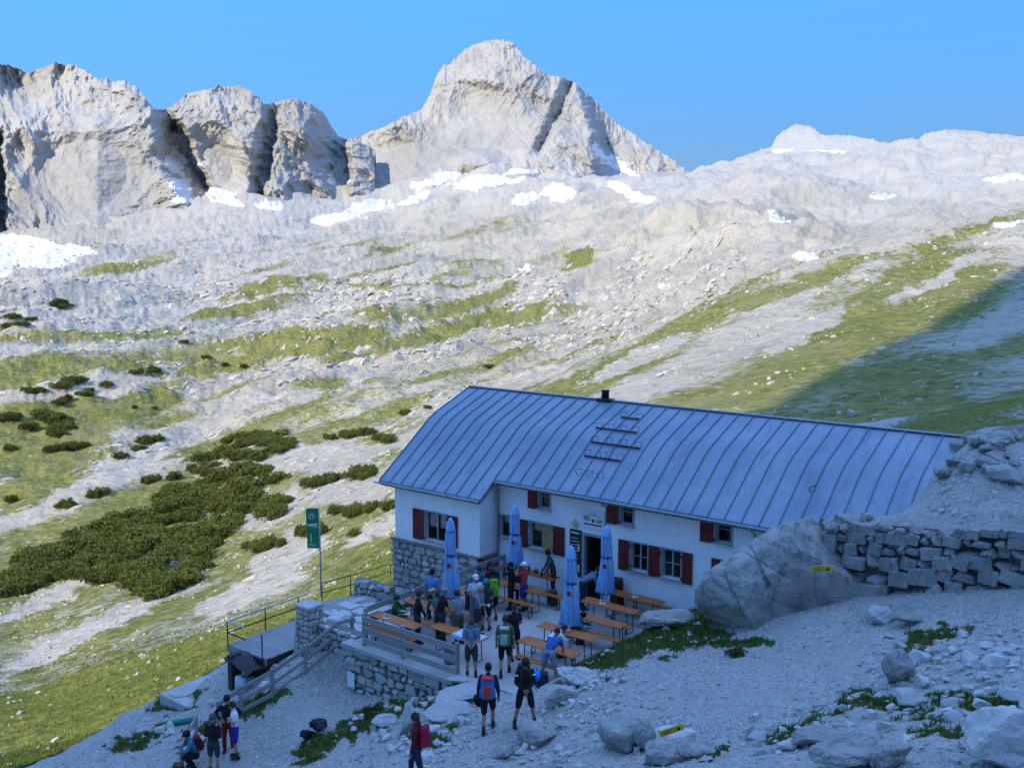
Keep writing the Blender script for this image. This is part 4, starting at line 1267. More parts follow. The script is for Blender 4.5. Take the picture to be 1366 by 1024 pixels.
# ramp fence: feet read off the picture
feet = [hit(*q) for q in ((470,858),(447.5,864),(408,897),(364,928),(322,951),(292,972))]
fence('long sloping wooden fence beside the gravel ramp', [tuple(p - np.array([0,0,.05])) for p in feet], .98, (.16, .52, .9), off=(.06, .03), pw=.10, rh=.13, rw=.045, extra=.05)
lf = [hit(*q) for q in ((243,1030),(262,990),(290,972))]
f = fence('short wooden handrail below the gravel ramp beside the waiting hikers', [tuple(p - np.array([0,0,.05])) for p in lf[:2]], .95, (.5, .9), off=(0, .05), pw=.10, rh=.12, rw=.045, extra=.05)

# stone pier and dry wall left of the ramp
pier_c = P(402, 872, -1.0)
pier = thing('stone_pier', 'tapering stone pier with flat capstone beside the wooden deck', 'pier', (pier_c[0], pier_c[1] + .4, -1.2))
def frust(mb, w0, d0, w1, d1, z0, z1):
    mb.add([(-w0,-d0,z0),(w0,-d0,z0),(w0,d0,z0),(-w0,d0,z0),(-w1,-d1,z1),(w1,-d1,z1),(w1,d1,z1),(-w1,d1,z1)], [[0,3,2,1],[4,5,6,7],[0,1,5,4],[1,2,6,5],[2,3,7,6],[3,0,4,7]])
m = MB(); frust(m, .44, .44, .29, .29, -.5, 1.75)
link('core', m.mesh('core', M_MORTAR), pier)
for face in range(2):                                   # the two faces one sees
    nrm = ((0,-1,0), (1,0,0))[face]; ud = ((1,0,0), (0,1,0))[face]
    r_ = np.random.default_rng(40 + face); vv = -.4
    while vv < 1.68:
        hh = r_.uniform(.15, .27); t = (vv + .5) / 2.25; half = .44 + (.29 - .44) * t
        uu = -half
        while uu < half - .03:
            ww = min(r_.uniform(.15, .36), half - uu)
            if half - uu - ww < .1: ww = half - uu
            o = link('stone', WALLST[r_.integers(8)], pier)
            c_ = Vector(ud) * (uu + ww/2) + Vector(nrm) * (half - .01) + Vector((0,0,vv + hh/2))
            Rm = Matrix((Vector(ud), Vector(nrm), Vector((0,0,1)))).transposed().to_4x4()
            o.matrix_local = Matrix.Translation(c_) @ Rm @ Matrix.Diagonal((ww-.02, .1, hh-.02, 1))
            uu += ww
        vv += hh
link('capstone', MB().box((-.36,-.36,1.74),(.36,.36,1.85), bev=.02).mesh('capstone', M_CONC), pier)
px_ = pier_c[0]
dw = thing('dry_stone_bank', 'low dry stone bank between the pier and the terrace corner', 'stone wall', (px_ + 1.2, pier_c[1] + .6, -1.2))
part(MB().box((px_+.3, pier_c[1]+.55, -1.5), (-22.4, pier_c[1]+.95, -.05)), 'core', M_MORTAR, dw, dw)
lay_stones(dw, (px_+.25, pier_c[1]+.52, -1.45), (1,0,0), (0,0,1), (0,-1,0), max(.5, -22.4-px_-.25), 1.45, .2, .16, 41, .02)
# low wall stub further back, with its railing
lw = thing('garden_wall', 'low stone wall stub beside the paved path behind the flag pole', 'stone wall', P(500, 800, -1.1))
for i, (dx, ln) in enumerate(((0, 1),)):
    lay_stones(lw, np.array(lw.location) + np.array([-1.1, -.05, -.1]), (1,0,0), (0,0,1), (0,-1,0), 2.0, .78, .24, .3, 43, .015)
part(MB().box((lw.location.x-1.05, lw.location.y, -1.2), (lw.location.x+.85, lw.location.y+.3, -.45)), 'core', M_MORTAR, lw, lw)
# paving in front of the wing
pv = thing('paved_path', 'uneven grey flagstone path in front of the hut wing', 'path', (-24.5, 24, -1.1))
r_ = np.random.default_rng(5)
FLAG = [stone_mesh(300 + i, sub=1, mat=M_PALE, sharp=.85) for i in range(5)]
yy = 21.6
while yy < 27.0:
    hh = r_.uniform(.4, .7); xx = -27.0
    while xx < -22.5:
        ww = r_.uniform(.45, .95)
        if r_.random() < .93:
            z = hz(xx + ww/2, yy + hh/2)
            o = link('flagstone', FLAG[r_.integers(5)], pv, loc=(xx + ww/2 + 24.5, yy + hh/2 - 24, z + 1.1), rot=(r_.uniform(-.03,.03), r_.uniform(-.03,.03), r_.uniform(-.2,.2)), scale=(ww*.95, hh*.95, .12))
        xx += ww
    yy += hh

# wooden deck of the goods lift with its iron railing
dz = -1.0
dA, dB = P(299, 861, dz), P(357, 876, dz)
x0d, x1d, y0d, y1d = dA[0], dB[0] + .1, (dA[1] + dB[1]) / 2, (dA[1] + dB[1]) / 2 + 3.6
deck = thing('wooden_deck', 'grey plank deck on posts with iron railing beside the stone pier', 'deck', ((x0d+x1d)/2, (y0d+y1d)/2, dz))
nb = 18
for i in range(nb):
    y0 = y0d + (y1d - y0d) * i / nb; y1 = y0d + (y1d - y0d) * (i + 1) / nb
    plank(deck, deck, (x0d + random.uniform(-.03,.03), (y0+y1)/2, dz - .025), (x1d + random.uniform(-.03,.03), (y0+y1)/2, dz - .025), (y1-y0) - .012, .05, 'plank')
for x in (x0d + .1, x1d - .1):
    plank(deck, deck, (x, y0d + .05, dz - .16), (x, y1d, dz - .16), .12, .2, 'beam', simple('dark_beam', (.05,.045,.04), .8))
plank(deck, deck, (x0d, y0d + .02, dz - .15), (x1d, y0d + .02, dz - .15), .06, .2, 'beam')
for (x, y) in ((x0d+.1, y0d+.12), (x0d+.1, y1d-.5), (x1d-.2, y0d+.12)):
    plank(deck, deck, (x, y, dz - .26), (x, y, hz(x, y) - .3), .16, .16, 'post', simple('dark_beam', (.05,.045,.04), .8))
rz = dz + .82
for (p, q, z) in (((x0d,y0d),(x0d,y1d),rz),((x0d,y0d),(x0d,y1d),dz+.42),((x0d,y0d),(x0d+.95,y0d),rz),((x0d,y0d),(x0d+.95,y0d),dz+.42)):
    o = link('railing_bar', MB().tube([(p[0],p[1],z),(q[0],q[1],z)], .025, 6).mesh('railing_bar', M_GUTTER if z == rz else M_DARKIRON), deck, loc=-np.array(deck.location))
for (x, y) in ((x0d,y0d),(x0d,y0d+1.6),(x0d,y0d+3.1),(x1d-.15,y0d-.02)):
    link('railing_post', MB().tube([(x,y,dz-.25),(x,y,rz)], .022, 6).mesh('railing_post', M_DARKIRON), deck, loc=-np.array(deck.location))
# things stored under the deck
M_DARKC = simple('black_tarp', (.02,.02,.022), .5)
p = hit(325, 912)
bs_ = thing('storage_bay', 'dark timber storage bay under a black tarp below the deck', 'shed', p)
link('post', MB().box((-.42,-.3,-.2),(-.22,.1,1.0)).mesh('post', simple('dark_beam', (.05,.045,.04), .8)), bs_)
mt = MB(); n = 7
mt.add([(-.5 + i*.2, -.4 + j*.3, 1.02 - .28*(i/6)**2 - .1*abs(j-1.5) + random.uniform(-.04,.04)) for i in range(n) for j in range(4)], [[i*4+j, (i+1)*4+j, (i+1)*4+j+1, i*4+j+1] for i in range(n-1) for j in range(3)])
link('tarp', mt.mesh('tarp', M_DARKC, True), bs_)
link('back', MB().box((-.2,.3,-.2),(.6,.36,.9)).mesh('back', M_DARKC), bs_)
def drum(px, py, label, col, r_=.17, h_=.5):
    q = hit(px, py)
    t = thing('barrel', label, 'barrel', q)
    link('body', MB().lathe([(r_*.9,0),(r_,.04),(r_,h_*.45),(r_*1.04,h_*.48),(r_,h_*.52),(r_,h_*.93),(r_*.85,h_)], 16).mesh('body', col, True), t)
    link('lid', MB().lathe([(r_*.85,h_),(r_*.9,h_+.03),(r_*.5,h_+.045)], 16).mesh('lid', M_GUTTER, True), t)
M_LBLUE = simple('pale_blue_plastic', (.42,.55,.66), .5)
drum(321, 922, 'pale blue barrel beside the black tarp', M_LBLUE)
drum(330, 884, 'pale blue barrel with green lid under the plank deck', M_LBLUE, .17, .42)
# concrete cistern cover with hatch
c0 = hit(268, 917)
cs = thing('cistern_cover', 'flat concrete cistern cover with a square iron hatch', 'concrete cover', c0)
cs.location.z -= .22
link('slab', MB().box((-1.0,-1.0,-.6),(.9,1.5,.10), bev=.03).mesh('slab', M_CONC), cs)
link('hatch', MB().box((.0,.3,.104),(.62,1.1,.15), bev=.01).mesh('hatch', M_DARKIRON), cs)
link('round_lid', MB().lathe([(.42,.102),(.42,.13),(.38,.14),(0.02,.14)], 24, 0, Matrix.Translation((-.45,-.45,0))).mesh('round_lid', M_CONC), cs)
# path railing behind the pier up to the hut
pts = [hit(*q) for q in ((430,805),(468,795),(521,772))]
pr = thing('iron_railing', 'thin iron railing along the path beyond the flag pole', 'railing', pts[0])
for q in pts:
    link('post', MB().tube([q - np.array([0,0,.1]), q + np.array([0,0,.85])], .02, 6).mesh('post', M_DARKIRON), pr, loc=-np.array(pr.location))
for z in (.45, .84):
    link('bar', MB().tube([q + np.array([0,0,z]) for q in pts], .02, 6).mesh('bar', M_DARKIRON), pr, loc=-np.array(pr.location))

# flag
fb = P(428.5, 790, -1.0)
top = PD(430, 677, fb[0]*FV[0] + fb[1]*FV[1])
flag = thing('flag_pole', 'tall pole with a hanging green banner showing a white flower star', 'flag', fb)
hp = top[2] + 1.0
link('pole', MB().tube([(0,0,-.2),(0,0,hp*.55),(0,0,hp)], [.035,.03,.024], 8).mesh('pole', M_GUTTER, True), flag)
M_FLAG = simple('green_flag_cloth', (.02,.22,.09), .75, .15, 3)
fw, fh = .48, 1.62
ex = -RV                                              # banner hangs to the left of its pole
def fl(u, v, lift=0.0):                               # point on the rippling cloth
    return np.array([ex[0]*(u*fw+.03), ex[1]*(u*fw+.03), hp - .02 - v*fh]) + FV * (.05*math.sin(u*4 + v*5)*u - lift)
m = MB(); nu, nv = 10, 24
for s_ in (0, 1):
    m.add([fl(i/nu, j/nv, .004*s_) for i in range(nu+1) for j in range(nv+1)], [[i*(nv+1)+j, i*(nv+1)+j+1, (i+1)*(nv+1)+j+1, (i+1)*(nv+1)+j] if s_ else [i*(nv+1)+j, (i+1)*(nv+1)+j, (i+1)*(nv+1)+j+1, i*(nv+1)+j+1] for i in range(nu) for j in range(nv)])
banner = link('banner', m.mesh('banner', M_FLAG, True), flag)
m = MB()
for i in range(10):
    a = 2*math.pi*i/10; L = .15
    def q_(r_, b): return fl(.55 + r_*math.cos(b)/fw, .2 + r_*math.sin(b)/fh, .011)
    m.add([q_(.03, a), q_(L*.6, a-.2), q_(L, a), q_(L*.6, a+.2)], [[0,1,2,3]])
star = link('star', m.mesh('star', M_CURT), flag)
star['kind'] = 'stuff'
def strip(u0, u1, v0, v1):
    m = MB(); n = 6
    m.add([fl(u0 + (u1-u0)*i/n, v, .012) for i in range(n+1) for v in (v0, v1)], [[2*i, 2*i+2, 2*i+3, 2*i+1] for i in range(n)])
    link('print_band', m.mesh('print_band', M_CURT), flag)
for (u0, u1, v0, v1) in ((.1,.92,.38,.43),(.1,.7,.45,.465),(.62,.70,.62,.86),(.2,.85,.90,.915),(.3,.85,.93,.94)):
    strip(u0, u1, v0, v1)

# yellow trail signs
def trail_sign(px, py, b, w, h, rz, label, tilt=0.0, pos=None):
    p = PB(px, py, b) if pos is None else pos
    t = thing('trail_sign', label, 'sign', p, rz)
    m = MB(); vs = [(-w/2,-h/2),(w/2-.08,-h/2),(w/2,0),(w/2-.08,h/2),(-w/2,h/2)]
    m.add([(x,-.012,z) for x, z in vs] + [(x,.012,z) for x, z in vs], [[0,1,2,3,4],[9,8,7,6,5]] + [[i, i+5, (i+1)%5+5, (i+1)%5] for i in range(5)])
    o = link('panel', m.mesh('panel', M_YEL), t, rot=(0, tilt, 0))
    for i, (x0, x1, z) in enumerate(((-.4,.05,.18),(-.4,-.05,-.1),(-.4,.15,-.32))):
        o = link('text_line', MB().box((x0*w,-.016,z*h),(x1*w,-.0125,z*h+.1*h)).mesh('text_line', simple('brown_lettering', (.16,.10,.02), .7)), t, rot=(0, tilt, 0))
    o = link('trail_mark', MB().box((.16*w,-.017,-.35*h),(.28*w,-.0125,.15*h)).mesh('trail_mark', M_DARKIRON), t, rot=(0, tilt, 0))
    return t

# ================================================================ TABLES, BENCHES, PARASOLS
M_LEG = simple('green_black_steel', (.025,.032,.03), .5, .2)
def folding(name, L, W, top, t=.028, mat=M_TABLE):
    o = bpy.data.objects.new(name, None); COL.objects.link(o)
    for i in range(3 if W > .3 else 2):
        n = 3 if W > .3 else 2
        y0 = -W/2 + W*i/n; link('board', MB().box((-L/2, y0+.003, top-t), (L/2, y0+W/n-.003, top), bev=.005).mesh('board', mat), o)
    for sx in (-1, 1):
        m = MB(); x = sx * L * .36
        for sy in (-1, 1):
            m.tube([(x, sy*W*.36, top-t), (x + sx*.03, sy*W*.38, .01)], .016, 6)
        m.tube([(x, -W*.36, top-t-.05), (x, W*.36, top-t-.05)], .014, 6)
        m.tube([(x + sx*.022, -W*.375, .2), (x + sx*.022, W*.375, .2)], .012, 6)
        m.tube([(x, 0, top-t-.06), (x - sx*.28, 0, top-t-.005)], .012, 6)
        m.tube([(x + sx*.03, -W*.38, .012), (x + sx*.03, W*.38, .012)], .014, 6)
        link('leg_frame', m.mesh('leg_frame', M_LEG), o)
    return o
PT = folding('beer_table', 2.05, .50, .77)
PBN = folding('beer_bench', 2.05, .25, .47)
used = {}
def put(proto, x, y, rz, label, cat, group, z=0.0):
    o = proto if proto.name not in used else copy_tree(proto)
    used[proto.name] = 1
    o.location = (x, y, z); o.rotation_euler = (0, 0, rz)
    tag(o, label, cat, group)
    return o
TB = [  # x, y, turn, table label
 (-16.05, 27.55, 0, 'orange folding table against the white wall under the double windows'),
 (-16.3, 26.3, 0, 'orange folding table under the parasol in front of the hut door'),
 (-16.0, 25.0, .01, 'orange folding table one row out from the parasol by the door'),
 (-16.15, 23.6, -.01, 'orange folding table beside the parasol near the grass bank'),
 (-15.9, 22.25, .0, 'red topped folding table next to the hiker bending over his pack'),
 (-19.85, 25.95, .0, 'orange folding table behind the woman in red'),
 (-20.3, 27.45, .0, 'orange folding table with bottles against the wall beside the boarded window'),
 (-21.0, 24.35, .0, 'orange folding table between the people at the parasol left of the terrace'),
 (-20.95, 22.65, .0, 'orange folding table behind the front fence with people leaning on it'),
 (-21.0, 21.05, .0, 'orange folding table right behind the front fence corner'),
 (-18.75, 21.5, .0, 'pale topped folding table by the end of the front fence')]
for i, (x, y, r_, lab) in enumerate(TB):
    o = put(PT, x, y, r_, lab, 'table', 'folding tables on the terrace')
M_BLUETOP = simple('pale_blue_cloth', (.45,.52,.62), .7)
bl_ = thing('table_cloth', 'pale blue cloth on the folding table by the fence end', 'tablecloth', (-18.3, 21.5, .772))
link('cloth', MB().box((-.5,-.262,.0),(.5,.262,.006)).box((-.5,-.27,-.10),(.5,-.262,.006)).mesh('cloth', M_BLUETOP), bl_)
BN = [(-15.8, 26.95, 'orange folding bench between the wall table and the door table'), (-16.15, 25.72, 'orange folding bench under the door parasol, on its fence side'), (-15.75, 24.55, 'orange folding bench in the row nearest the grass bank rock'),
      (-15.6, 28.0, 'orange folding bench squeezed between wall table and white wall'), (-16.3, 23.05, 'orange folding bench beside the slumped hiker in white'), (-15.7, 21.75, 'orange folding bench beside the red topped table'),
      (-19.7, 25.4, 'orange folding bench behind the lime green backpack'), (-19.4, 26.65, 'orange folding bench beside the man in red trousers'), (-20.9, 23.85, 'orange folding bench between the two crowded tables'),
      (-20.9, 23.2, 'orange folding bench behind the man in plaid'), (-20.8, 22.05, 'orange folding bench behind the man in the black shirt'), (-20.9, 20.75, 'orange folding bench tight against the front fence')]
for (x, y, lab) in BN:
    put(PBN, x, y, random.uniform(-.03, .03), lab, 'bench', 'folding benches on the terrace')

k = NT('blue_parasol_cloth'); v = k.obj()
n1 = k.noise(k.scale(v, (5, 5, 1.2)), 1.0, 4)
k.col(k.mix(k.ramp(n1, .35, .65), (.15,.34,.64), (.28,.50,.78))); k.rough(.85)
M_PARA = k.m
M_PARA2 = simple('dark_blue_hem', (.03,.06,.16), .8)
M_LOGO = simple('dark_red_logo', (.22,.02,.02), .7); M_GOLD = simple('gold_logo', (.5,.33,.08), .6)
M_WPOLE = simple('white_pole', (.62,.64,.66), .4)
def parasol(x, y, htop, label, seed, zc=.78):
    t = thing('parasol', label, 'parasol', (x, y, 0), 0, 'closed blue parasols on the terrace')
    link('base', MB().lathe([(.26,0),(.26,.05),(.22,.08),(.05,.10),(.05,.32),(.03,.33)], 20).mesh('base', M_CONC, True), t)
    link('pole', MB().tube([(0,0,.1),(0,0,htop)], .026, 10).mesh('pole', M_WPOLE, True), t)
    r_ = random.Random(seed); ph = r_.uniform(0, 6)
    def fold(tt, z): return 1 + .20 * math.sin(8*tt + ph + z*1.4) + .08 * math.sin(13*tt + 2*ph - z) + .07*math.sin(3*tt + z*3)
    h0 = htop - zc
    prof = [(.27,zc),(.285,zc+.03),(.24,zc+.3*h0*.6),(.19,zc+.45*h0),(.155,zc+.55*h0),(.165,zc+.6*h0),(.15,zc+.8*h0),(.125,zc+.86*h0)]
    link('canopy', MB().lathe(prof, 40, 0, None, fold).mesh('canopy', M_PARA, True), t)
    link('top_cap', MB().lathe([(.165,zc+.83*h0),(.15,zc+.87*h0),(.115,zc+.95*h0),(.05,zc+.995*h0),(.015,zc+1.01*h0)], 24, 0, None, lambda a, z: 1+.06*math.sin(8*a)).mesh('top_cap', M_PARA, True), t)
    link('strap', MB().lathe([(.175,zc+.52*h0),(.185,zc+.535*h0),(.175,zc+.555*h0)], 24).mesh('strap', M_PARA2, True), t)
    link('hem', MB().lathe([(.292,zc+.015),(.298,zc+.03),(.29,zc+.05)], 40, 0, None, fold).mesh('hem', M_PARA2, True), t)
    d = np.array([-x, -y]); d = d / np.linalg.norm(d); a0 = math.atan2(d[1], d[0])
    for (da, mat, z0, w) in ((-.25, M_LOGO, .40, .09), (.3, M_GOLD, .405, .05)):
        m = MB(); vs = []
        for i in range(6):
            aa = a0 + da + w * 5 * (i/5 - .5)
            for z in (zc + z0*h0, zc + (z0+.055)*h0):
                vs.append((.262*math.cos(aa), .262*math.sin(aa), z))
        m.add(vs, [[2*i,2*i+2,2*i+3,2*i+1] for i in range(5)])
        link('emblem', m.mesh('emblem', mat), t)
def top_of(px, py, x, y):
    d = (x*FV[0] + y*FV[1]); return PD(px, py, d)[2]
u = P(602, 832, 0); parasol(u[0], u[1], top_of(602, 691, u[0], u[1]), 'closed blue parasol standing in front of the stone wing base', 1, .95)
u = P(687, 790, 0); parasol(u[0], u[1], top_of(688, 673, u[0], u[1]), 'closed blue parasol in front of the boarded window', 2, .95)
u = P(761, 866, 0); parasol(u[0], u[1], top_of(762, 728, u[0], u[1]), 'closed blue parasol on the open floor before the menu board', 3, .82)
u = P(808, 824, 0); parasol(u[0], u[1], top_of(813, 701, u[0], u[1]), 'closed blue parasol right of the hut door', 4, .9)

# ================================================================ PEOPLE
SKIN = simple('skin', (.40,.22,.15), .6, .08); SKIN2 = simple('tanned_skin', (.30,.155,.10), .6, .08)
def cloth(name, c): return simple(name, c, .85, .22, 9)
CL = {n: cloth('cloth_' + n, c) for n, c in dict(black=(.014,.014,.017), navy=(.02,.032,.06), grey=(.20,.22,.25), greyblue=(.17,.22,.29), lightblue=(.10,.28,.52), white=(.66,.68,.72), red=(.45,.04,.05), maroon=(.11,.012,.02), olive=(.065,.075,.05), green=(.05,.13,.08), darkgreen=(.01,.07,.03), teal=(.03,.20,.26), blue=(.03,.10,.28), royal=(.015,.03,.30), charcoal=(.04,.043,.05), redtrousers=(.20,.015,.02), brown=(.08,.05,.03), plaid=(.075,.115,.085), lime=(.16,.52,.03)).items()}
HAIR = {n: simple('hair_' + n, c, .7, .3, 20) for n, c in dict(black=(.012,.01,.009), brown=(.05,.03,.018), blond=(.30,.20,.09), grey=(.25,.24,.23)).items()}
BOOT = simple('boot_leather', (.025,.02,.018), .7); SOLE = simple('sock_dark', (.03,.03,.035), .9)

def remesh(mb, vox):
    me0 = new_mesh('tmp', mb.v, mb.f)
    o = bpy.data.objects.new('tmp', me0); COL.objects.link(o)
    md = o.modifiers.new('r', 'REMESH'); md.mode = 'VOXEL'; md.voxel_size = vox; md.use_smooth_shade = True
    sm = o.modifiers.new('s', 'SMOOTH'); sm.factor = .5; sm.iterations = 2
    dg = bpy.context.evaluated_depsgraph_get()
    me = bpy.data.meshes.new_from_object(o.evaluated_get(dg))
    bpy.data.objects.remove(o); bpy.data.meshes.remove(me0)
    return me
def V3(*a): return Vector(a)
def person(label, at, face, h=1.75, lean=0.0, arms='down', legs='stand', shirt='grey', pants='black', shorts=False, hair='brown', hat=None, sleeves='short', skin=SKIN, sit=0.0, head_pitch=0.0, longhair=False, group=None):
    """face: heading in radians of +Y of the figure; lean: forward bend at the hip"""
    s = h / 1.75
    root = thing('person', label, 'person', at, face, group)
    J = {}
    hipz = .92
    if legs == 'sit': hipz = .50
    if legs == 'crouch': hipz = .42
    hip = V3(0, 0, hipz)
    J['hip'] = hip
    def up(dist, side=0.0, fwd=0.0, extra=0.0):       # along the bent spine
        a = lean + extra
        return hip + V3(side, math.sin(a)*dist + math.cos(a)*fwd, math.cos(a)*dist - math.sin(a)*fwd)
    waist = up(.16, extra=-lean*.3); chest = up(.40); neck = up(.545, 0, .0)
    a = lean*.75 + head_pitch
    hd = neck + V3(0, math.sin(a)*.17 + .015*math.cos(a), math.cos(a)*.17)
    segs = []; mb = MB()                               # (a, b, region)
    def limb(p, q, r0, r1, reg, n=10):
        mb.tube([p, p.lerp(q, .35), q], [r0, (r0*.62+r1*.38)*1.06, r1], n); mb.ell(p, (r0,)*3, 8, 6); mb.ell(q, (r1,)*3, 8, 6)
        segs.append((p, q, reg))
    def ov(p, q, rp, rq, reg):                          # torso piece, wide ellipse
        d = (q - p).normalized()
        x = V3(1,0,0); y = d.cross(x).normalized()
        vs = []; n = 14
        cs = [(p, rp), (p.lerp(q, .5), ((rp[0]+rq[0])/2, (rp[1]+rq[1])/2)), (q, rq)]
        for c, r_ in cs:
            for k_ in range(n):
                t = 2*math.pi*k_/n
                vs.append(c + x*(r_[0]*math.cos(t)) + y*(r_[1]*math.sin(t)))
        fs = [[i*n+k_, i*n+(k_+1)%n, (i+1)*n+(k_+1)%n, (i+1)*n+k_] for i in range(2) for k_ in range(n)] + [list(range(n))[::-1], [2*n+k_ for k_ in range(n)]]
        mb.add(vs, fs); segs.append((p, q, reg))
    ov(hip - V3(0,0,.06), waist, (.165,.125), (.145,.105), 'pants')
    ov(waist - (chest-waist)*.1, chest, (.148,.108), (.185,.118), 'shirt')
    ov(chest, neck - (neck-chest)*.12, (.188,.118), (.10,.075), 'shirt')
    limb(neck - (neck-chest)*.25, neck + (hd-neck)*.45, .062, .055, 'skin')
    mb.ell(hd, (.076,.096,.115), 12, 9); segs.append((hd - V3(0,0,.05), hd + V3(0,0,.05), 'head'))
    fdir = V3(0, math.cos(a), -math.sin(a)); ud = V3(0, math.sin(a), math.cos(a))
    mb.ell(hd + fdir*.098 - ud*.012, (.014,.02,.022), 6, 5)            # nose
    mb.ell(hd + fdir*.06 - ud*.085, (.045,.04,.03), 8, 5)               # chin
    for sx in (-1, 1): mb.ell(hd + V3(sx*.078,0,0) - ud*.01, (.012,.022,.032), 6, 5)
    # legs
    feet = {}
    for sx in (-1, 1):
        hj = hip + V3(sx*.095, 0, -.03)
        if legs == 'stand': kn = V3(sx*.11, .02, .50); an = V3(sx*.12, -.02, .09); toe = V3(sx*.14, .13, .04)
        elif legs == 'walk':
            f = .20 * sx
            kn = V3(sx*.10, f*.75 + .05, .50 if sx > 0 else .49); an = V3(sx*.10, f*1.15 - .02, .10 if sx > 0 else .14); toe = an + V3(sx*.01, .15, -.05 if sx > 0 else -.08)
        elif legs == 'wide': kn = V3(sx*.18, .04, .49); an = V3(sx*.25, -.03, .09); toe = V3(sx*.28, .12, .04)
        elif legs == 'sit': kn = hip + V3(sx*.12, .42, .0); an = V3(sx*.12, .40, .09); toe = V3(sx*.13, .54, .04)
        else: kn = V3(sx*.16, .36, .46); an = V3(sx*.13, .10, .09); toe = V3(sx*.14, .24, .04)
        up_end = hj.lerp(kn, .80)
        if shorts:
            limb(hj, up_end, .098, .085, 'pants'); limb(up_end, kn, .066, .056, 'skin')
            limb(kn, an.lerp(kn, .28), .056, .050, 'skin'); limb(an.lerp(kn, .28), an, .046, .044, 'sock')
        else:
            limb(hj, kn, .098, .070, 'pants'); limb(kn, an, .068, .056, 'pants')
        heel = an + (an - toe).normalized()*.05; heel.z = toe.z + .005
        limb(an, heel, .05, .045, 'boot'); limb(heel, toe, .045, .042, 'boot')
        mb.box((heel.x-.046, min(heel.y, toe.y)-.045, toe.z-.04), (heel.x+.046, max(heel.y, toe.y)+.04, toe.z-.01)); segs.append((heel - V3(0,0,.03), toe - V3(0,0,.03), 'boot'))
    hands = []
    for sx in (-1, 1):
        sh = up(.49, sx*.175)
        A = arms if isinstance(arms, str) else arms[0 if sx < 0 else 1]
        if A == 'down': el = sh + V3(sx*.07, -.03, -.28); wr = el + V3(sx*.01, .07, -.24); hd_ = V3(0, .15, -1)
        elif A == 'front': el = sh + V3(sx*.05, -.02, -.28); wr = V3(sx*.045, sh.y + .20, sh.z - .40); hd_ = V3(-sx*.5, .2, -.6)
        elif A == 'folded': el = sh + V3(sx*.06, .03, -.27); wr = V3(-sx*.02, sh.y + .20, sh.z - .20 - .03*sx); hd_ = V3(-sx, .1, .1)
        elif A == 'up': el = sh + V3(sx*.08, .20, -.08); wr = V3(sx*.06, hd.y + .17, hd.z + .0); hd_ = V3(-sx*.2, -.1, 1)
        elif A == 'fwd': el = sh + V3(sx*.05, .14, -.22); wr = el + V3(-sx*.04, .23, .03); hd_ = V3(-sx*.1, 1, -.1)
        elif A == 'reach': el = sh + V3(sx*.05, .08, -.26); wr = el + V3(-sx*.03, .12, -.21); hd_ = V3(0, .5, -.8)
        elif A == 'hip': el = sh + V3(sx*.20, -.08, -.22); wr = V3(sx*.17, hip.y + .06, hip.z + .08); hd_ = V3(-sx*.6, .5, -.3)
        elif A == 'table': el = sh + V3(sx*.08, .16, -.20); wr = el + V3(-sx*.12, .20, -.02); hd_ = V3(-sx*.4, 1, 0)
        wr = el + (wr - el).normalized() * min(.26, max(.2, (wr-el).length))
        if sleeves == 'short':
            mid = sh.lerp(el, .62); limb(sh, mid, .062, .060, 'shirt'); limb(mid, el, .046, .042, 'skin'); limb(el, wr, .042, .030, 'skin')
        else:
            limb(sh, el, .064, .052, 'shirt'); limb(el, wr, .050, .038, 'shirt')
        hands.append((wr, hd_.normalized(), sx))
        hd_ = hd_.normalized()
        side = hd_.cross(V3(sx, .3, .2)).normalized()
        mb.ell(wr + hd_*.055, (.036,.036,.046), 8, 6); segs.append((wr, wr + hd_*.1, 'skin'))
    me = remesh(mb, .021)
    # fingers: four of unequal length and a thumb from the side of the palm, slightly curled
    bm = bmesh.new(); bm.from_mesh(me)
    fm = MB()
    for wr, d, sx in hands:
        side = d.cross(V3(0, 0, 1)) if abs(d.z) < .8 else d.cross(V3(0, 1, 0))
        side.normalize(); nrm = side.cross(d)
        for i, L in enumerate((.062, .075, .071, .055)):
            b0 = wr + d*.075 + side*(-.026 + .0175*i)
            fm.tube([b0, b0 + d*L*.5 - nrm*.006, b0 + d*L*.9 - nrm*.026], [.0095,.009,.007], 6)
        b0 = wr + d*.03 + side*.03*(1 if sx < 0 else -1)
        fm.tube([b0, b0 + d*.03 + side*.025*(1 if sx < 0 else -1), b0 + d*.06 + side*.026*(1 if sx < 0 else -1) - nrm*.012], [.012,.011,.008], 6)
    nv0 = len(bm.verts)
    vs = [bm.verts.new(p) for p in fm.v]
    for f_ in fm.f: bm.faces.new([vs[i] for i in f_])
    bm.faces.ensure_lookup_table()
    # clothes by nearest limb
    regs = ['skin', 'shirt', 'pants', 'boot', 'sock', 'head']
    cen = np.array([f_.calc_center_median()[:] for f_ in bm.faces])
    best = np.full(len(cen), 1e9); ri = np.zeros(len(cen), int)
    for p, q, reg in segs:
        p = np.array(p); q = np.array(q); d = q - p; L2 = max(1e-6, d @ d)
        t = np.clip((cen - p) @ d / L2, 0, 1)
        dist = np.linalg.norm(cen - p - t[:, None]*d, axis=1)
        rad = {'shirt': .10, 'pants': .09, 'head': .085}.get(reg, .045)
        if reg in ('shirt',) and (p - np.array(neck)) @ (p - np.array(neck)) > .02 and L2 < .09 and abs(p[0]) > .1: rad = .055
        dist = dist - rad
        mkk = dist < best
        best = np.where(mkk, dist, best); ri = np.where(mkk, regs.index(reg), ri)
    me.materials.clear()
    for mt_ in (skin, CL[shirt], CL[pants], BOOT, SOLE, skin): me.materials.append(mt_)
    nf_body = len(bm.faces) - len(fm.f)
    ri[nf_body:] = 0
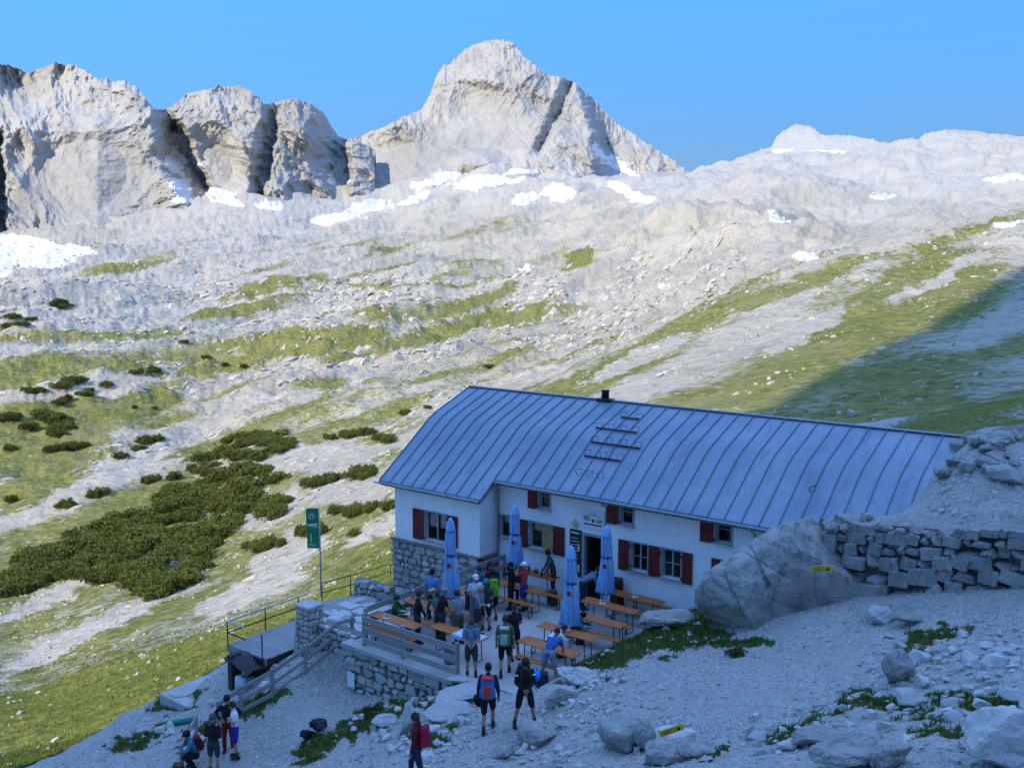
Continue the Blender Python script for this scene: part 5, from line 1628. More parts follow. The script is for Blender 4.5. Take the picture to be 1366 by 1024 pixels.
    for f_, r_ in zip(bm.faces, ri): f_.material_index = int(r_); f_.smooth = True
    bm.to_mesh(me); bm.free()
    body = link('body', me, root, scale=s)
    # hair / hat, eyes, mouth
    Mh = Matrix.Translation(hd) @ Matrix((V3(1,0,0), fdir, ud)).transposed().to_4x4()
    hm = MB(); n = 14
    rings = [(-.45,.088),(-.1,.095),(.35,.093),(.75,.070),(1.0,.01)]
    vs = []
    for (z, r_) in rings:
        for k_ in range(n):
            t = 2*math.pi*k_/n; c_ = math.cos(t); s_ = math.sin(t)
            back = -s_
            zz = z*.128
            if z < .3: zz += max(0, s_)*.075*(1 if z < .2 else .5)
            vs.append(Mh @ V3(c_*r_*.92, s_*r_*1.13 - .006, zz + .004))
    hm.add(vs, [[i*n+k_, i*n+(k_+1)%n, (i+1)*n+(k_+1)%n, (i+1)*n+k_] for i in range(4) for k_ in range(n)])
    if longhair: hm.ell(Mh @ V3(0,-.075,-.13), (.075,.04,.14), 8, 7)
    link('hair', hm.mesh('hair', HAIR[hair], True), root, scale=s)
    em_ = MB()
    for sx in (-1, 1): em_.ell(Mh @ V3(sx*.032, .089, .012), (.011,.006,.006), 6, 5)
    em_.ell(Mh @ V3(0, .097, -.052), (.022,.005,.005), 6, 5)
    fe = link('face_features', em_.mesh('face_features', HAIR['black'], True), root, scale=s); fe['kind'] = 'stuff'
    if hat:
        kind, colr = hat
        q = MB()
        if kind == 'cap':
            q.lathe([(.102,.0),(.104,.05),(.09,.1),(.05,.128),(.005,.135)], 16, 0, Mh @ Matrix.Translation((0,-.004,.018)) @ Matrix.Diagonal((.95,1.12,1,1)))
            q.add([Mh @ V3(x*.075, .095 + y*.075*(1 - x*x*.5), .03 - .012*y) for x in (-1,-.5,0,.5,1) for y in (0, 1)], [[2*i,2*i+1,2*i+3,2*i+2] for i in range(4)])
        elif kind == 'beanie':
            q.lathe([(.1,-.01),(.108,.0),(.108,.05),(.098,.1),(.06,.14),(.005,.15)], 16, 0, Mh @ Matrix.Translation((0,-.006,.012)) @ Matrix.Diagonal((.95,1.12,1,1)))
        elif kind == 'brim':
            q.lathe([(.19,.02),(.195,.03),(.11,.045),(.1,.12),(.08,.14),(.005,.145)], 18, 0, Mh @ Matrix.Diagonal((1,1.1,1,1)))
        link('hat', q.mesh('hat', CL[colr] if colr in CL else colr, True), root, scale=s)
    root['_s'] = s
    return dict(root=root, s=s, hands=hands, chest=chest, neck=neck, up=up, hip=hip, lean=lean, hd=hd, face=face, at=np.array(at, float))
def worn(d, label, mat, mat2, w=.30, h=.50, dep=.20, extra=None):        # a pack on someone's back
    s = d['s']; t = thing('backpack', label, 'backpack', (0,0,0), 0)
    a = d['lean']
    Mw = Matrix.Translation(Vector(d['at'])) @ Matrix.Rotation(d['face'], 4, 'Z') @ Matrix.Scale(s, 4) @ Matrix.Translation(d['up'](.27, 0, -.115 - dep/2)) @ Matrix.Rotation(-a, 4, 'X')
    t.matrix_world = Mw
    t.location = Mw.to_translation(); t.rotation_euler = Mw.to_euler(); t.scale = (s, s, s)
    pack_parts(t, mat, mat2, w, h, dep)
    for sx in (-1, 1):
        link('strap', MB().tube([(sx*.085, dep/2, h*.42), (sx*.10, dep/2+.09, h*.50), (sx*.11, dep/2+.235, h*.36), (sx*.12, dep/2+.245, h*.08), (sx*.14, dep/2+.10, -h*.25), (sx*.13, dep/2, -h*.35)], [(.022,.008)]*6, 6).mesh('strap', mat2, True), t)
    return t
def pack_parts(t, mat, mat2, w, h, dep):
    m = MB().box((-w/2,-dep/2,-h/2),(w/2,dep/2,h/2), bev=min(dep,w)*.25)
    bm = bmesh.new(); bm.from_mesh(m.mesh('x', None)); bmesh.ops.subdivide_edges(bm, edges=bm.edges, cuts=1); me = bpy.data.meshes.new('sack')
    for v_ in bm.verts: v_.co *= 1 + .05*float(perlin(v_.co.x*7, v_.co.y*7, v_.co.z*7))
    bm.to_mesh(me); bm.free(); me.materials.append(mat)
    link('sack', me, t)
    link('lid', MB().box((-w*.46,-dep*.55,h*.40),(w*.46,dep*.42,h*.58), bev=.035).mesh('lid', mat2), t)
    link('front_pocket', MB().box((-w*.34,-dep*.68,-h*.38),(w*.34,-dep*.42,h*.22), bev=.03).mesh('front_pocket', mat2), t)
    for sx in (-1, 1):
        link('side_pocket', MB().box((sx*w*.5-.035,-dep*.3,-h*.42),(sx*w*.5+.035,dep*.3,-h*.05), bev=.02).mesh('side_pocket', mat), t)
def pack_on_ground(label, p, mat, mat2, rz=0.0, tip=0.0, w=.32, h=.52, dep=.22):
    t = thing('backpack', label, 'backpack', p, rz)
    t.rotation_euler = (tip, 0, rz); t.location.z += (h/2*math.cos(tip) + dep/2*abs(math.sin(tip)))
    pack_parts(t, mat, mat2, w, h, dep); return t
CAMF = math.atan2(FV[1], FV[0]) - math.pi/2            # heading 0 = away from the viewer
def hdg(deg): return CAMF - math.radians(deg)          # clockwise as seen from above: 90 = to the right, 180 = to the viewer
def headpos(px, py, z): q = P(px, py, z); return (q[0], q[1], 0.0)
GP = hit
c1 = hit(315, 1010); c2 = hit(286, 1030); c3 = hit(299, 1012)
d = person('man in light blue jacket with black hair standing beside the wing fence', headpos(576.6,758.8,1.75), hdg(20), 1.75, 0, 'down', 'stand', 'lightblue', 'charcoal', False, 'black', None, 'long')
d = person('person in black with a grey beanie behind the front fence', headpos(556.3,789.3,1.68), hdg(70), 1.70, .08, 'reach', 'stand', 'black', 'navy', False, 'brown', ('beanie','charcoal'), 'long')
d = person('man in black shirt and grey cap leaning over a table', headpos(586,789,1.66), hdg(60), 1.76, .25, 'reach', 'stand', 'black', 'charcoal', False, 'grey', ('cap','grey'), 'short')
d = person('man in green plaid shirt and straw hat bending over the table', (-20.0,22.05,0), hdg(-30), 1.76, .85, 'reach', 'stand', 'plaid', 'brown', False, 'grey', ('brim', simple('straw', (.42,.32,.16), .8)), 'long')
d = person('hiker in white cap and white shirt standing between the tables', headpos(633.5,766,1.74), hdg(160), 1.74, .05, 'front', 'stand', 'white', 'greyblue', False, 'grey', ('cap','white'))
d = person('child in teal jacket and dark cap sitting by the side fence', (-21.7,26.0,0), hdg(150), 1.45, .05, 'table', 'sit', 'teal', 'navy', False, 'brown', ('cap','navy'), 'long')
d = person('hiker with teal headscarf in dark shirt and shorts standing back to us', headpos(648,774,1.68), hdg(10), 1.70, .03, 'front', 'stand', 'charcoal', 'black', True, 'brown', ('beanie','teal'))
d = person('hiker in dark cap carrying the lime green pack', headpos(657,761,1.72), hdg(-15), 1.74, .0, 'front', 'stand', 'charcoal', 'black', True, 'black', ('cap','black'))
worn(d, 'lime green backpack on a hiker between the tables', CL['lime'], simple('lime_trim', (.10,.36,.03), .7), .28, .55, .2)
d = person('blond hiker in grey shirt holding a white cup', headpos(637,783,1.62), hdg(120), 1.68, .18, ('down','fwd'), 'stand', 'greyblue', 'charcoal', True, 'blond')
w_, hd_, _ = d['hands'][1]
Rz = Matrix.Rotation(d['face'], 4, 'Z')
cp_ = Vector(d['at']) + (Rz @ (w_ + hd_*.09)) * d['s']
cup = thing('cup', 'white cup in the hand of the blond hiker', 'cup', cp_)
link('bowl', MB().lathe([(.03,-.05),(.042,.05),(.038,.05),(.027,-.04)], 12).mesh('bowl', M_SIGN, True), cup)
link('ear', MB().tube([(.038,0,.03),(.065,0,.02),(.06,0,-.02),(.034,0,-.03)], .006, 6).mesh('ear', M_SIGN), cup)
d = person('man in grey blue shirt with folded hands facing us at the fence end', (*P(629,903,0)[:2], 0), hdg(178), 1.80, .02, 'front', 'stand', 'greyblue', 'charcoal', True, 'brown', head_pitch=.35)
worn(d, 'blue strapped backpack on the man at the fence end', CL['navy'], CL['blue'])
d = person('man in green shirt walking away across the terrace with green and grey pack', (*P(673.7,899.5,0)[:2], 0), hdg(5), 1.80, .05, ('down','down'), 'walk', 'green', 'black', True, 'brown')
worn(d, 'green and pale grey backpack on the man walking onto the terrace', simple('pack_green', (.06,.17,.05), .7), simple('pack_grey', (.36,.38,.37), .7), .3, .52)
d = person('man in dark shirt half hidden behind the green shirted hiker', headpos(686.5,805.8,1.75), hdg(-30), 1.76, .05, 'front', 'stand', 'black', 'black', True, 'brown')
p_ = hit(651.4, 974.5); d = person('man in navy jacket and dark shorts walking down the path to the terrace', p_, hdg(3), 1.78, .08, ('down','down'), 'walk', 'navy', 'black', True, 'black', None, 'long')
worn(d, 'blue and red backpack on the man walking down the path', simple('pack_blue', (.02,.15,.45), .6), simple('pack_red', (.52,.05,.04), .6), .32, .52, .22)
w_, hd_, _ = d['hands'][0]; cp_ = Vector(d['at']) + (Matrix.Rotation(d['face'], 4, 'Z') @ (w_ + hd_*.14)) * d['s']
hb = thing('sun_hat', 'black sun hat carried in the hand of the man in navy', 'hat', cp_)
hb.rotation_euler = (.4, .9, d['face'])
link('crown', MB().lathe([(.09,0),(.085,.08),(.05,.11),(.004,.115)], 16).mesh('crown', CL['black'], True), hb)
link('brim', MB().lathe([(.085,0),(.17,-.012),(.175,-.004),(.09,.01)], 18).mesh('brim', CL['black'], True), hb)
p_ = hit(700, 967); d = person('man in black jersey with white stripes leaning on hiking poles', p_, hdg(172), 1.82, .06, 'front', 'wide', 'black', 'black', True, 'black', ('cap','black'), 'long', head_pitch=.2)
worn(d, 'black backpack on the man leaning on hiking poles', CL['black'], CL['charcoal'], .32, .55, .2)
Rz = Matrix.Rotation(d['face'], 4, 'Z')
M_POLE = simple('pole_alloy', (.45,.40,.34), .35, metal=.6)
for i, (w_, hd_, sx) in enumerate(d['hands']):
    tp = Vector(d['at']) + (Rz @ (w_ + hd_*.07)) * d['s']; bt = Vector(d['at']) + Rz @ Vector((sx*.03, .32 + .08*i, .0)); bt.z = hz(bt.x, bt.y)
    t = thing('hiking_pole', 'hiking pole under the hands of the man in black jersey', 'pole', bt, group='hiking poles of the man in black')
    v_ = tp - bt
    link('shaft', MB().tube([(0,0,0), v_], [.005,.009], 6).mesh('shaft', M_POLE), t)
    link('grip', MB().tube([v_*.9, v_*1.03], [.014,.017], 8).mesh('grip', M_DARKIRON), t)
    link('basket', MB().lathe([(.03,.05),(.03,.06),(.008,.07)], 10).mesh('basket', M_DARKIRON), t)
for sx in (-1, 1):                                     # white stripes of the jersey
    sh = d['up'](.49, sx*.175); q = Vector(sh) + V3(sx*.035, .045, -.10)
    link('stripe', MB().tube([q - V3(sx*.03,-.02,-.03), q + V3(sx*.035,-.035,.02)], .024, 6).mesh('stripe', CL['white']), d['root'], scale=d['s'])
p_ = (*P(732,911,0)[:2], .0)
d = person('hiker in blue shirt and shorts bending down over a pack', (p_[0], p_[1], hz(p_[0], p_[1]) if hz(p_[0], p_[1]) > 0 else 0), hdg(25), 1.76, 1.05, 'reach', 'wide', 'blue', 'greyblue', True, 'black')
q_ = (*P(729,909,0)[:2], .0); bp = pack_on_ground('dark backpack with a bright blue round bag on it at the bending hiker', (q_[0]+.1, q_[1]-.35, max(0, hz(q_[0], q_[1]-.35))), CL['charcoal'], CL['navy'], .4, .0, .34, .42, .26)
bb = thing('stuff_sack', 'bright blue round stuff sack hanging under the bending hiker', 'bag', Vector(bp.location) + V3(-.10,-.16,.16))
link('sack', MB().ell((0,0,0),(.16,.15,.17),12,9).mesh('sack', simple('bright_blue', (.02,.22,.75), .6), True), bb)
link('cord', MB().tube([(0,0,.16),(.03,0,.22),(-.02,.02,.24)], .012, 6).mesh('cord', M_DARKIRON), bb)
wo = P(556.4, 955, 2.05); d = person('woman in maroon jacket with red pack walking left below the steps', (wo[0], wo[1], hz(wo[0], wo[1])), hdg(-75), 1.68, .06, 'down', 'walk', 'maroon', 'navy', False, 'brown', None, 'long', longhair=True)
worn(d, 'crimson backpack on the woman in maroon', simple('pack_crimson', (.42,.01,.05), .7), simple('pack_crimson_dark', (.25,.008,.03), .7), .28, .46, .18)
d = person('woman in red shirt and blue shorts drinking with both arms raised', (*P(699,814,0)[:2], 0), hdg(-60), 1.72, -.02, 'up', 'stand', 'red', 'royal', True, 'blond', ('cap','white'))
d = person('person in black jacket raising a camera beside the woman in red', (*P(682,812,0)[:2], 0), hdg(-70), 1.70, .0, 'up', 'stand', 'black', 'black', False, 'black', None, 'long')
cm_ = Vector(d['at']) + (Matrix.Rotation(d['face'], 4, 'Z') @ V3(0, d['hd'].y + .19, d['hd'].z + .02)) * d['s']
cmr = thing('camera', 'small black camera held up by the person in black jacket', 'camera', cm_, d['face'])
link('case', MB().box((-.065,-.02,-.04),(.065,.03,.04), bev=.008).mesh('case', M_DARKIRON), cmr); link('lens', MB().lathe([(.03,.03),(.03,.08),(.022,.085)], 12, 0, Matrix.Rotation(-math.pi/2, 4, 'X')).mesh('lens', M_DARKIRON), cmr)
d = person('man in olive shirt and red trousers reaching over the table by the wall', (*P(738,796,0)[:2], 0), hdg(-95), 1.80, .28, 'reach', 'stand', 'olive', 'redtrousers', False, 'black', None, 'long')
d = person('man in grey sweater bending over the table at the door', (-18.0,27.2,0), hdg(80), 1.78, .95, 'reach', 'stand', 'greyblue', 'navy', False, 'brown', None, 'long')
d = person('hiker in white top slumped over the table beside the parasol', (-16.5,23.0,0), hdg(70), 1.70, 1.0, 'table', 'sit', 'white', 'charcoal', False, 'brown', None, 'long')
d = person('hiker in teal jacket bent over at the table behind the slumped hiker', (-16.7,24.35,0), hdg(90), 1.68, .9, 'table', 'sit', 'teal', 'navy', False, 'black', None, 'long')
d = person('person in dark green hooded jacket sitting at the fence corner', (-21.75,21.75,0), hdg(100), 1.60, .12, 'table', 'sit', 'darkgreen', 'charcoal', False, 'brown', ('beanie','darkgreen'), 'long')
d = person('man in white shirt and blue shorts with folded arms on the gravel ramp', c1, hdg(-110), 1.78, .02, 'folded', 'stand', 'white', 'royal', True, 'brown', head_pitch=.2)
d = person('man in black jacket with hands on hips facing up the ramp', c3 + np.array([-.25,.35,0]), hdg(175), 1.80, .0, 'hip', 'stand', 'black', 'redtrousers', False, 'black', ('cap','black'), 'long')
d = person('person in long black coat and grey cap seen from behind on the ramp', (c2[0], c2[1], hz(c2[0], c2[1])), hdg(10), 1.78, .02, 'front', 'stand', 'black', 'charcoal', True, 'grey', ('beanie','olive'), 'long')
ck = hit(262, 1022); d = person('hiker in teal shirt and black cap crouching by the handrail', ck, hdg(-120), 1.72, .35, 'fwd', 'crouch', 'teal', 'black', False, 'black', ('cap','black'), 'long')
worn(d, 'maroon backpack on the crouching hiker', CL['maroon'], CL['maroon'], .28, .44, .18)
ck = hit(240, 1040)
if ck is not None: pack_on_ground('dark red backpack at the foot of the handrail', ck, CL['maroon'], CL['brown'], .5, .3)
d = person('hiker in brown jacket seated with back to the wing parasol', (-20.35,23.85,0), hdg(40), 1.72, .15, 'table', 'sit', 'brown', 'charcoal', False, 'brown', None, 'long')
d = person('woman in pale blue top seated at the crowded middle table', (-20.9,24.95,0), hdg(170), 1.66, .12, 'table', 'sit', 'lightblue', 'navy', False, 'blond', None, 'long', longhair=True)
d = person('hiker in grey fleece standing between the fence and the crowded table', (-19.35,22.2,0), hdg(-40), 1.76, .12, 'front', 'stand', 'grey', 'olive', True, 'brown')
d = person('man in navy fleece seated at the table behind the woman in red', (-20.35,26.5,0), hdg(160), 1.74, .1, 'table', 'sit', 'navy', 'black', False, 'black', ('cap','olive'), 'long')
d = person('woman in maroon shirt standing behind the white capped hiker', (-20.65,25.3,0), hdg(120), 1.66, .05, 'front', 'stand', 'maroon', 'charcoal', False, 'black', None, 'short', longhair=True)
# loose gear
q = hit(425, 974); pack_on_ground('black backpack lying against the base of the terrace wall', q, CL['black'], CL['charcoal'], 1.2, 1.2, .34, .62, .26)
q = hit(410, 986); pack_on_ground('small black bag on stones below the terrace wall', q, CL['black'], CL['black'], .3, 1.1, .28, .4, .2)
pack_on_ground('round dark red pack leaning on the wall at the wall table end', (-17.05,27.95,.0), CL['maroon'], CL['brown'], .1, 0, .42, 1.05, .25)
pack_on_ground('dark pack on the floor beside the man in red trousers', (-19.05,26.9,0), CL['charcoal'], CL['olive'], .4)
pack_on_ground('black pack standing on the floor against the wall right of the boarded window', (-18.85,27.9,0), CL['black'], CL['olive'], .2, .1)
pack_on_ground('grey pack leaning behind the man at the fence end', (-18.6,20.9,0), CL['greyblue'], CL['grey'], .2, .1)
mm_ = thing('sleeping_mat', 'teal rolled mat with orange end lying on the gravel by the cistern', 'mat', hit(235, 966))
p2_ = Vector(hit(262, 961)) - Vector(hit(222, 966)); p2_.z *= 1; p2_ = p2_.normalized()
link('roll', MB().tube([-p2_*.75 + V3(0,0,.09), p2_*.75 + V3(0,0,.09)], [.075,.10], 12).mesh('roll', simple('teal_mat', (.01,.20,.15), .6), True), mm_)
link('end', MB().tube([-p2_*.76 + V3(0,0,.09), -p2_*1.0 + V3(0,0,.08)], [.078,.06], 12).mesh('end', simple('orange_mat', (.50,.12,.03), .6), True), mm_)
# things on the tables
def bottle(p, col, label, h_=.24):
    t = thing('bottle', label, 'bottle', p, group='bottles on the wall table')
    link('glass', MB().lathe([(.03,0),(.033,.02),(.033,h_*.55),(.013,h_*.75),(.013,h_*.95)], 12).mesh('glass', col, True), t); link('cap', MB().lathe([(.015,h_*.93),(.015,h_),(.01,h_+.004)], 10).mesh('cap', M_GOLD), t)
MG = simple('brown_bottle', (.06,.025,.01), .2, spec=.5)
for i in range(9): bottle((-20.9 + i*.15 + random.uniform(-.04,.04), 27.45 + random.uniform(-.18,.18), .772), MG, 'small brown bottle standing on the wall table by the boarded window', random.uniform(.18,.26))
def caddy(x, y, label):
    t = thing('condiment_caddy', label, 'caddy', (x, y, .772), random.uniform(0,1))
    link('tray', MB().box((-.1,-.07,0),(.1,.07,.03), bev=.006).mesh('tray', M_SIGN), t)
    for (dx, c_) in ((-.06,M_SIGN),(.0,M_GOLD),(.06,M_LBLUE)): link('jar', MB().lathe([(.026,.03),(.026,.11),(.015,.13),(.012,.15)], 10, 0, Matrix.Translation((dx,0,0))).mesh('jar', c_, True), t)
caddy(-16.05, 27.5, 'white condiment caddy on the table against the white wall'); caddy(-16.6, 26.3, 'white condiment caddy on the table under the door parasol'); caddy(-16.2, 23.65, 'white condiment caddy on the table beside the grass bank'); caddy(-21.3, 20.95, 'white condiment caddy on the table behind the fence corner')
gp = thing('flower_pot', 'small green pot on the window sill under the double windows', 'pot', (WIN['low1'][0]+.02, BM-.05, 1.437)); link('pot', MB().lathe([(.05,0),(.07,.13),(.062,.13),(.045,.02)], 12).mesh('pot', simple('green_pot', (.05,.30,.06), .6), True), gp); link('leaves', MB().ell((0,0,.17),(.06,.06,.05),8,6).mesh('leaves', simple('pot_leaf', (.05,.14,.03), .8), True), gp)

# ================================================================ ROCKS
def blob_rock(name, outline, dist, depth, seed, mat=M_ROCK, det=5, rough=.10, cuts=9, side=.9, flatsh=False):
    """a boulder whose silhouette is read off the picture, at a real distance and thickness"""
    ox = np.array([q[0] for q in outline], float); oy = np.array([q[1] for q in outline], float)
    cx, cy = ox.mean(), oy.mean()
    C = PD(cx, cy, dist)
    dv = dist*CT - (C[2]-H)*ST
    mpp = dv / F
    ang_ = np.arctan2(-(oy - cy), ox - cx); rad = np.hypot(ox - cx, oy - cy) * mpp
    o_ = np.argsort(ang_); ang_ = ang_[o_]; rad = rad[o_]
    ang_ = np.concatenate([ang_ - 2*math.pi, ang_, ang_ + 2*math.pi]); rad = np.tile(rad, 3)
    bm = bmesh.new(); bmesh.ops.create_icosphere(bm, subdivisions=det, radius=1)
    co = np.array([v.co[:] for v in bm.verts])
    t = np.arctan2(co[:, 2], co[:, 0]); q = np.hypot(co[:, 0], co[:, 2])
    R_ = np.interp(t, ang_, rad)
    qq_ = q ** .5
    L = np.stack([R_*np.cos(t)*qq_, np.sign(co[:, 1])*np.abs(co[:, 1])**.8*depth, R_*np.sin(t)*qq_], 1)
    rr = np.random.default_rng(int(seed*10))
    for _ in range(cuts*2):                            # flat broken faces
        n_ = np.array([rr.normal()*side, -abs(rr.normal())*.9-.15, rr.normal()*side*.9]); n_ /= np.linalg.norm(n_)
        sup = (L @ n_).max(); h_ = sup * rr.uniform(.62, .9)
        e = np.maximum(L @ n_ - h_, 0); L = L - e[:, None]*n_*.97
    sc = 1.0 / max(.3, rad.mean())
    f1 = ridged(L[:, 0]*1.1*sc, L[:, 1]*1.1*sc, L[:, 2]*1.1*sc + seed, 5, .55)
    f2 = fbm(L[:, 0]*3.2*sc, L[:, 1]*3.2*sc, L[:, 2]*3.2*sc + seed, 4, .6)
    nrm = L / np.linalg.norm(L, axis=1)[:, None]
    crack = -np.clip(1 - np.abs(perlin(L[:, 0]*1.5*sc + .5*L[:, 2]*sc + seed*1.7, L[:, 1]*.7*sc, L[:, 2]*.6*sc)) * 16, 0, 1) - .6*np.clip(1 - np.abs(perlin(L[:, 0]*.6*sc + seed, L[:, 1]*.6*sc, L[:, 2]*2.4*sc + L[:, 0]*.9*sc)) * 14, 0, 1)
    Lk = L
    L = L + nrm * (f1*rough*.5 + f2*rough*.55 + crack*rough*.9)[:, None] * rad.mean()
    Wd = L[:, :1]*RV + L[:, 1:2]*FV; Wd[:, 2] += L[:, 2]
    for v_, c_ in zip(bm.verts, Wd): v_.co = c_
    me = bpy.data.meshes.new(name); bm.to_mesh(me); bm.free()
    me.materials.append(mat); me.polygons.foreach_set('use_smooth', np.ones(len(me.polygons), bool))
    return link(name, me, loc=C), C
b1, C1 = blob_rock('boulder', [(938,795),(948,777),(978,757),(1012,736),(1045,712),(1074,697),(1105,698),(1145,708),(1175,735),(1188,790),(1165,832),(1100,846),(1050,862),(1000,864),(960,850),(942,825)], 26.3, 1.7, 3.0, det=6, rough=.07, side=.5, cuts=11)
tag(b1, 'huge cracked grey boulder carrying a yellow trail sign beside the hut', 'boulder')
bvec = -FV
trail_sign(0, 0, 0, .62, .16, AZ + .1, 'yellow trail sign bolted on the huge grey boulder', 0, pos=PD(1098, 758, 26.3 - 1.48))
fr_ = [ # outline centre px, half width px, half height px, label
 (900,828,40,14,'low grey slab of rock at the edge of the grass bank'),
 (1203,893,20,24,'upright grey rock standing alone on the gravel path'),
 (1345,992,46,40,'large pale boulder at the corner of the stony slope'),
 (1145,1003,52,24,'broad flat rock slab half buried in the stony slope'),
 (1100,986,34,12,'thin tilted slab beside the broad flat rock'),
 (1190,1012,26,16,'blocky rock beside the bare soil hollow'),
 (830,990,30,20,'rounded grey rock in the cluster with a yellow marker'),
 (862,985,14,22,'narrow upright rock in the cluster with a yellow marker'),
 (900,985,30,16,'sloping pale slab holding a yellow marker arrow'),
 (925,1002,30,14,'flat broken rock below the yellow marker arrow'),
 (885,1010,22,14,'low grey rock below the yellow marker cluster'),
 (1222,825,24,9,'flat bedrock ledge under the dry stone wall'),(1180,822,16,12,'pale block below the corner of the dry stone wall'),
 (625,908,26,9,'pale top step slab at the end of the terrace fence'),(612,930,34,12,'pale middle step slab below the terrace fence end'),(598,953,32,11,'pale lower step slab on the rocky stair'),
 (513,963,20,9,'pointed pale rock lying in the grass below the terrace wall'),(545,958,12,22,'long pale rock beside the rocky stair'),(575,975,16,11,'pale rock under the lower stair slab'),
 (770,905,26,14,'pale rough rock at the end of the grass bank'),(748,930,20,13,'pale rock beside the path below the bending hiker'),(716,985,26,13,'brownish rock beside the path'),(670,1005,14,8,'small brownish rock sunk in the path')]
def rock_hull(seed, mat):
    r = np.random.default_rng(seed)
    bm = bmesh.new()
    p = r.normal(size=(20, 3)); p /= np.abs(p).max(1)[:, None]**.55 * np.linalg.norm(p, axis=1)[:, None]**.45
    for q in p: bm.verts.new(tuple(q*r.uniform(.36,.55)))
    res = bmesh.ops.convex_hull(bm, input=bm.verts)
    bmesh.ops.delete(bm, geom=[g for g in res['geom_interior'] if isinstance(g, bmesh.types.BMVert)], context='VERTS')
    bmesh.ops.bevel(bm, geom=list(bm.edges), offset=.03, segments=1, affect='EDGES')
    for _ in range(3):
        bmesh.ops.triangulate(bm, faces=bm.faces)
        bmesh.ops.subdivide_edges(bm, edges=[e for e in bm.edges if e.calc_length() > .10], cuts=1)
    bmesh.ops.triangulate(bm, faces=bm.faces)
    co = np.array([v.co[:] for v in bm.verts])
    n_ = co / np.maximum(1e-6, np.linalg.norm(co, axis=1))[:, None]
    dsp = fbm(co[:, 0]*3 + seed, co[:, 1]*3, co[:, 2]*3, 5, .6)*.045 - np.clip(1 - np.abs(perlin(co[:, 0]*2.2 + co[:, 2] + seed*.7, co[:, 1]*1.2, co[:, 2]*1.1))*16, 0, 1)*.04
    co = co + n_*dsp[:, None]
    co -= (co.max(0) + co.min(0))/2; co /= (co.max(0) - co.min(0))
    for v_, c_ in zip(bm.verts, co): v_.co = c_
    me = bpy.data.meshes.new('rock'); bm.to_mesh(me); bm.free(); me.materials.append(mat)
    return me
for i, (cx, cy, hw, hh, lab) in enumerate(fr_):
    h_ = hit(cx, cy + hh*.8)
    if h_ is None: continue
    dist = h_[0]*FV[0] + h_[1]*FV[1]
    mpp = (dist*CT - (h_[2]-H)*ST)/F
    w_, v_ = 2.2*hw*mpp, 2.3*hh*mpp
    flat_ = 'slab' in lab or 'step' in lab or 'flat' in lab
    zs_ = v_*(.55 if flat_ else .95)
    o = link('rock', rock_hull(900 + i*7, M_PALE if 'pale' in lab else M_ROCK), loc=h_ + FV*w_*.3 + np.array([0,0,zs_*.33]), rot=(random.uniform(-.12,.12), random.uniform(-.15,.15), AZ + random.uniform(-.4,.4)), scale=(w_, w_*(.85 if not flat_ else .75), zs_))
    tag(o, lab, 'rock')
mk = hit(893, 985)
trail_sign(0, 0, 0, .62, .13, AZ - .2, 'yellow marker arrow lying on rocks beside the gravel', -.45, pos=PD(897, 973, mk[0]*FV[0] + mk[1]*FV[1] - .45))

# dry-stone wall on the right
DRYST = [stone_mesh(700 + i, sub=2, mat=M_ROCK, sharp=.72 if i % 2 else .5) for i in range(10)]
dr = thing('dry_stone_wall', 'rough dry stone wall holding up the gravel terrace beside the boulder', 'stone wall', (-6, DRY_Y, 3.2))
m = MB(); m.add([(-9.7,DRY_Y+.28,1.6),(-.5,DRY_Y+.28,2.2),(-.5,DRY_Y+.5,5.35),(-9.7,DRY_Y+.5,4.62)], [[0,1,2,3]]); part(m, 'core', simple('dark_gap', (.15,.145,.135), .95), dr, dr)
r_ = np.random.default_rng(77)
rowsz = [(.0,.50),(.48,.36),(.82,.30),(1.1,.26),(1.35,.24),(1.57,.22)]
for (v0, hh) in rowsz:
    uu = -9.5 + r_.uniform(0,.3)
    while uu < -.8:
        ww = hh * r_.uniform(.8, 2.3)
        base = 2.5 + (uu + 8.4) * .24
        top_ = 4.8 + (uu + 8.5) * .12
        k_ = (top_ - base) / 1.79
        if k_ < .4: break
        z = base + (v0 + hh/2) * k_ + r_.uniform(-.05,.05)
        o = link('stone', DRYST[r_.integers(10)], dr)
        o.matrix_local = Matrix.Translation((uu + ww/2 + 6, r_.uniform(-.08,.06) + (z - 2.6)*.08, z - 3.2)) @ Matrix.Rotation(r_.uniform(-.2,.2), 4, 'Y') @ Matrix.Rotation(r_.uniform(-.15,.15), 4, 'Z') @ Matrix.Diagonal((ww*1.08, r_.uniform(.38,.55), hh*k_*r_.uniform(1.02,1.18), 1))
        uu += ww * .97
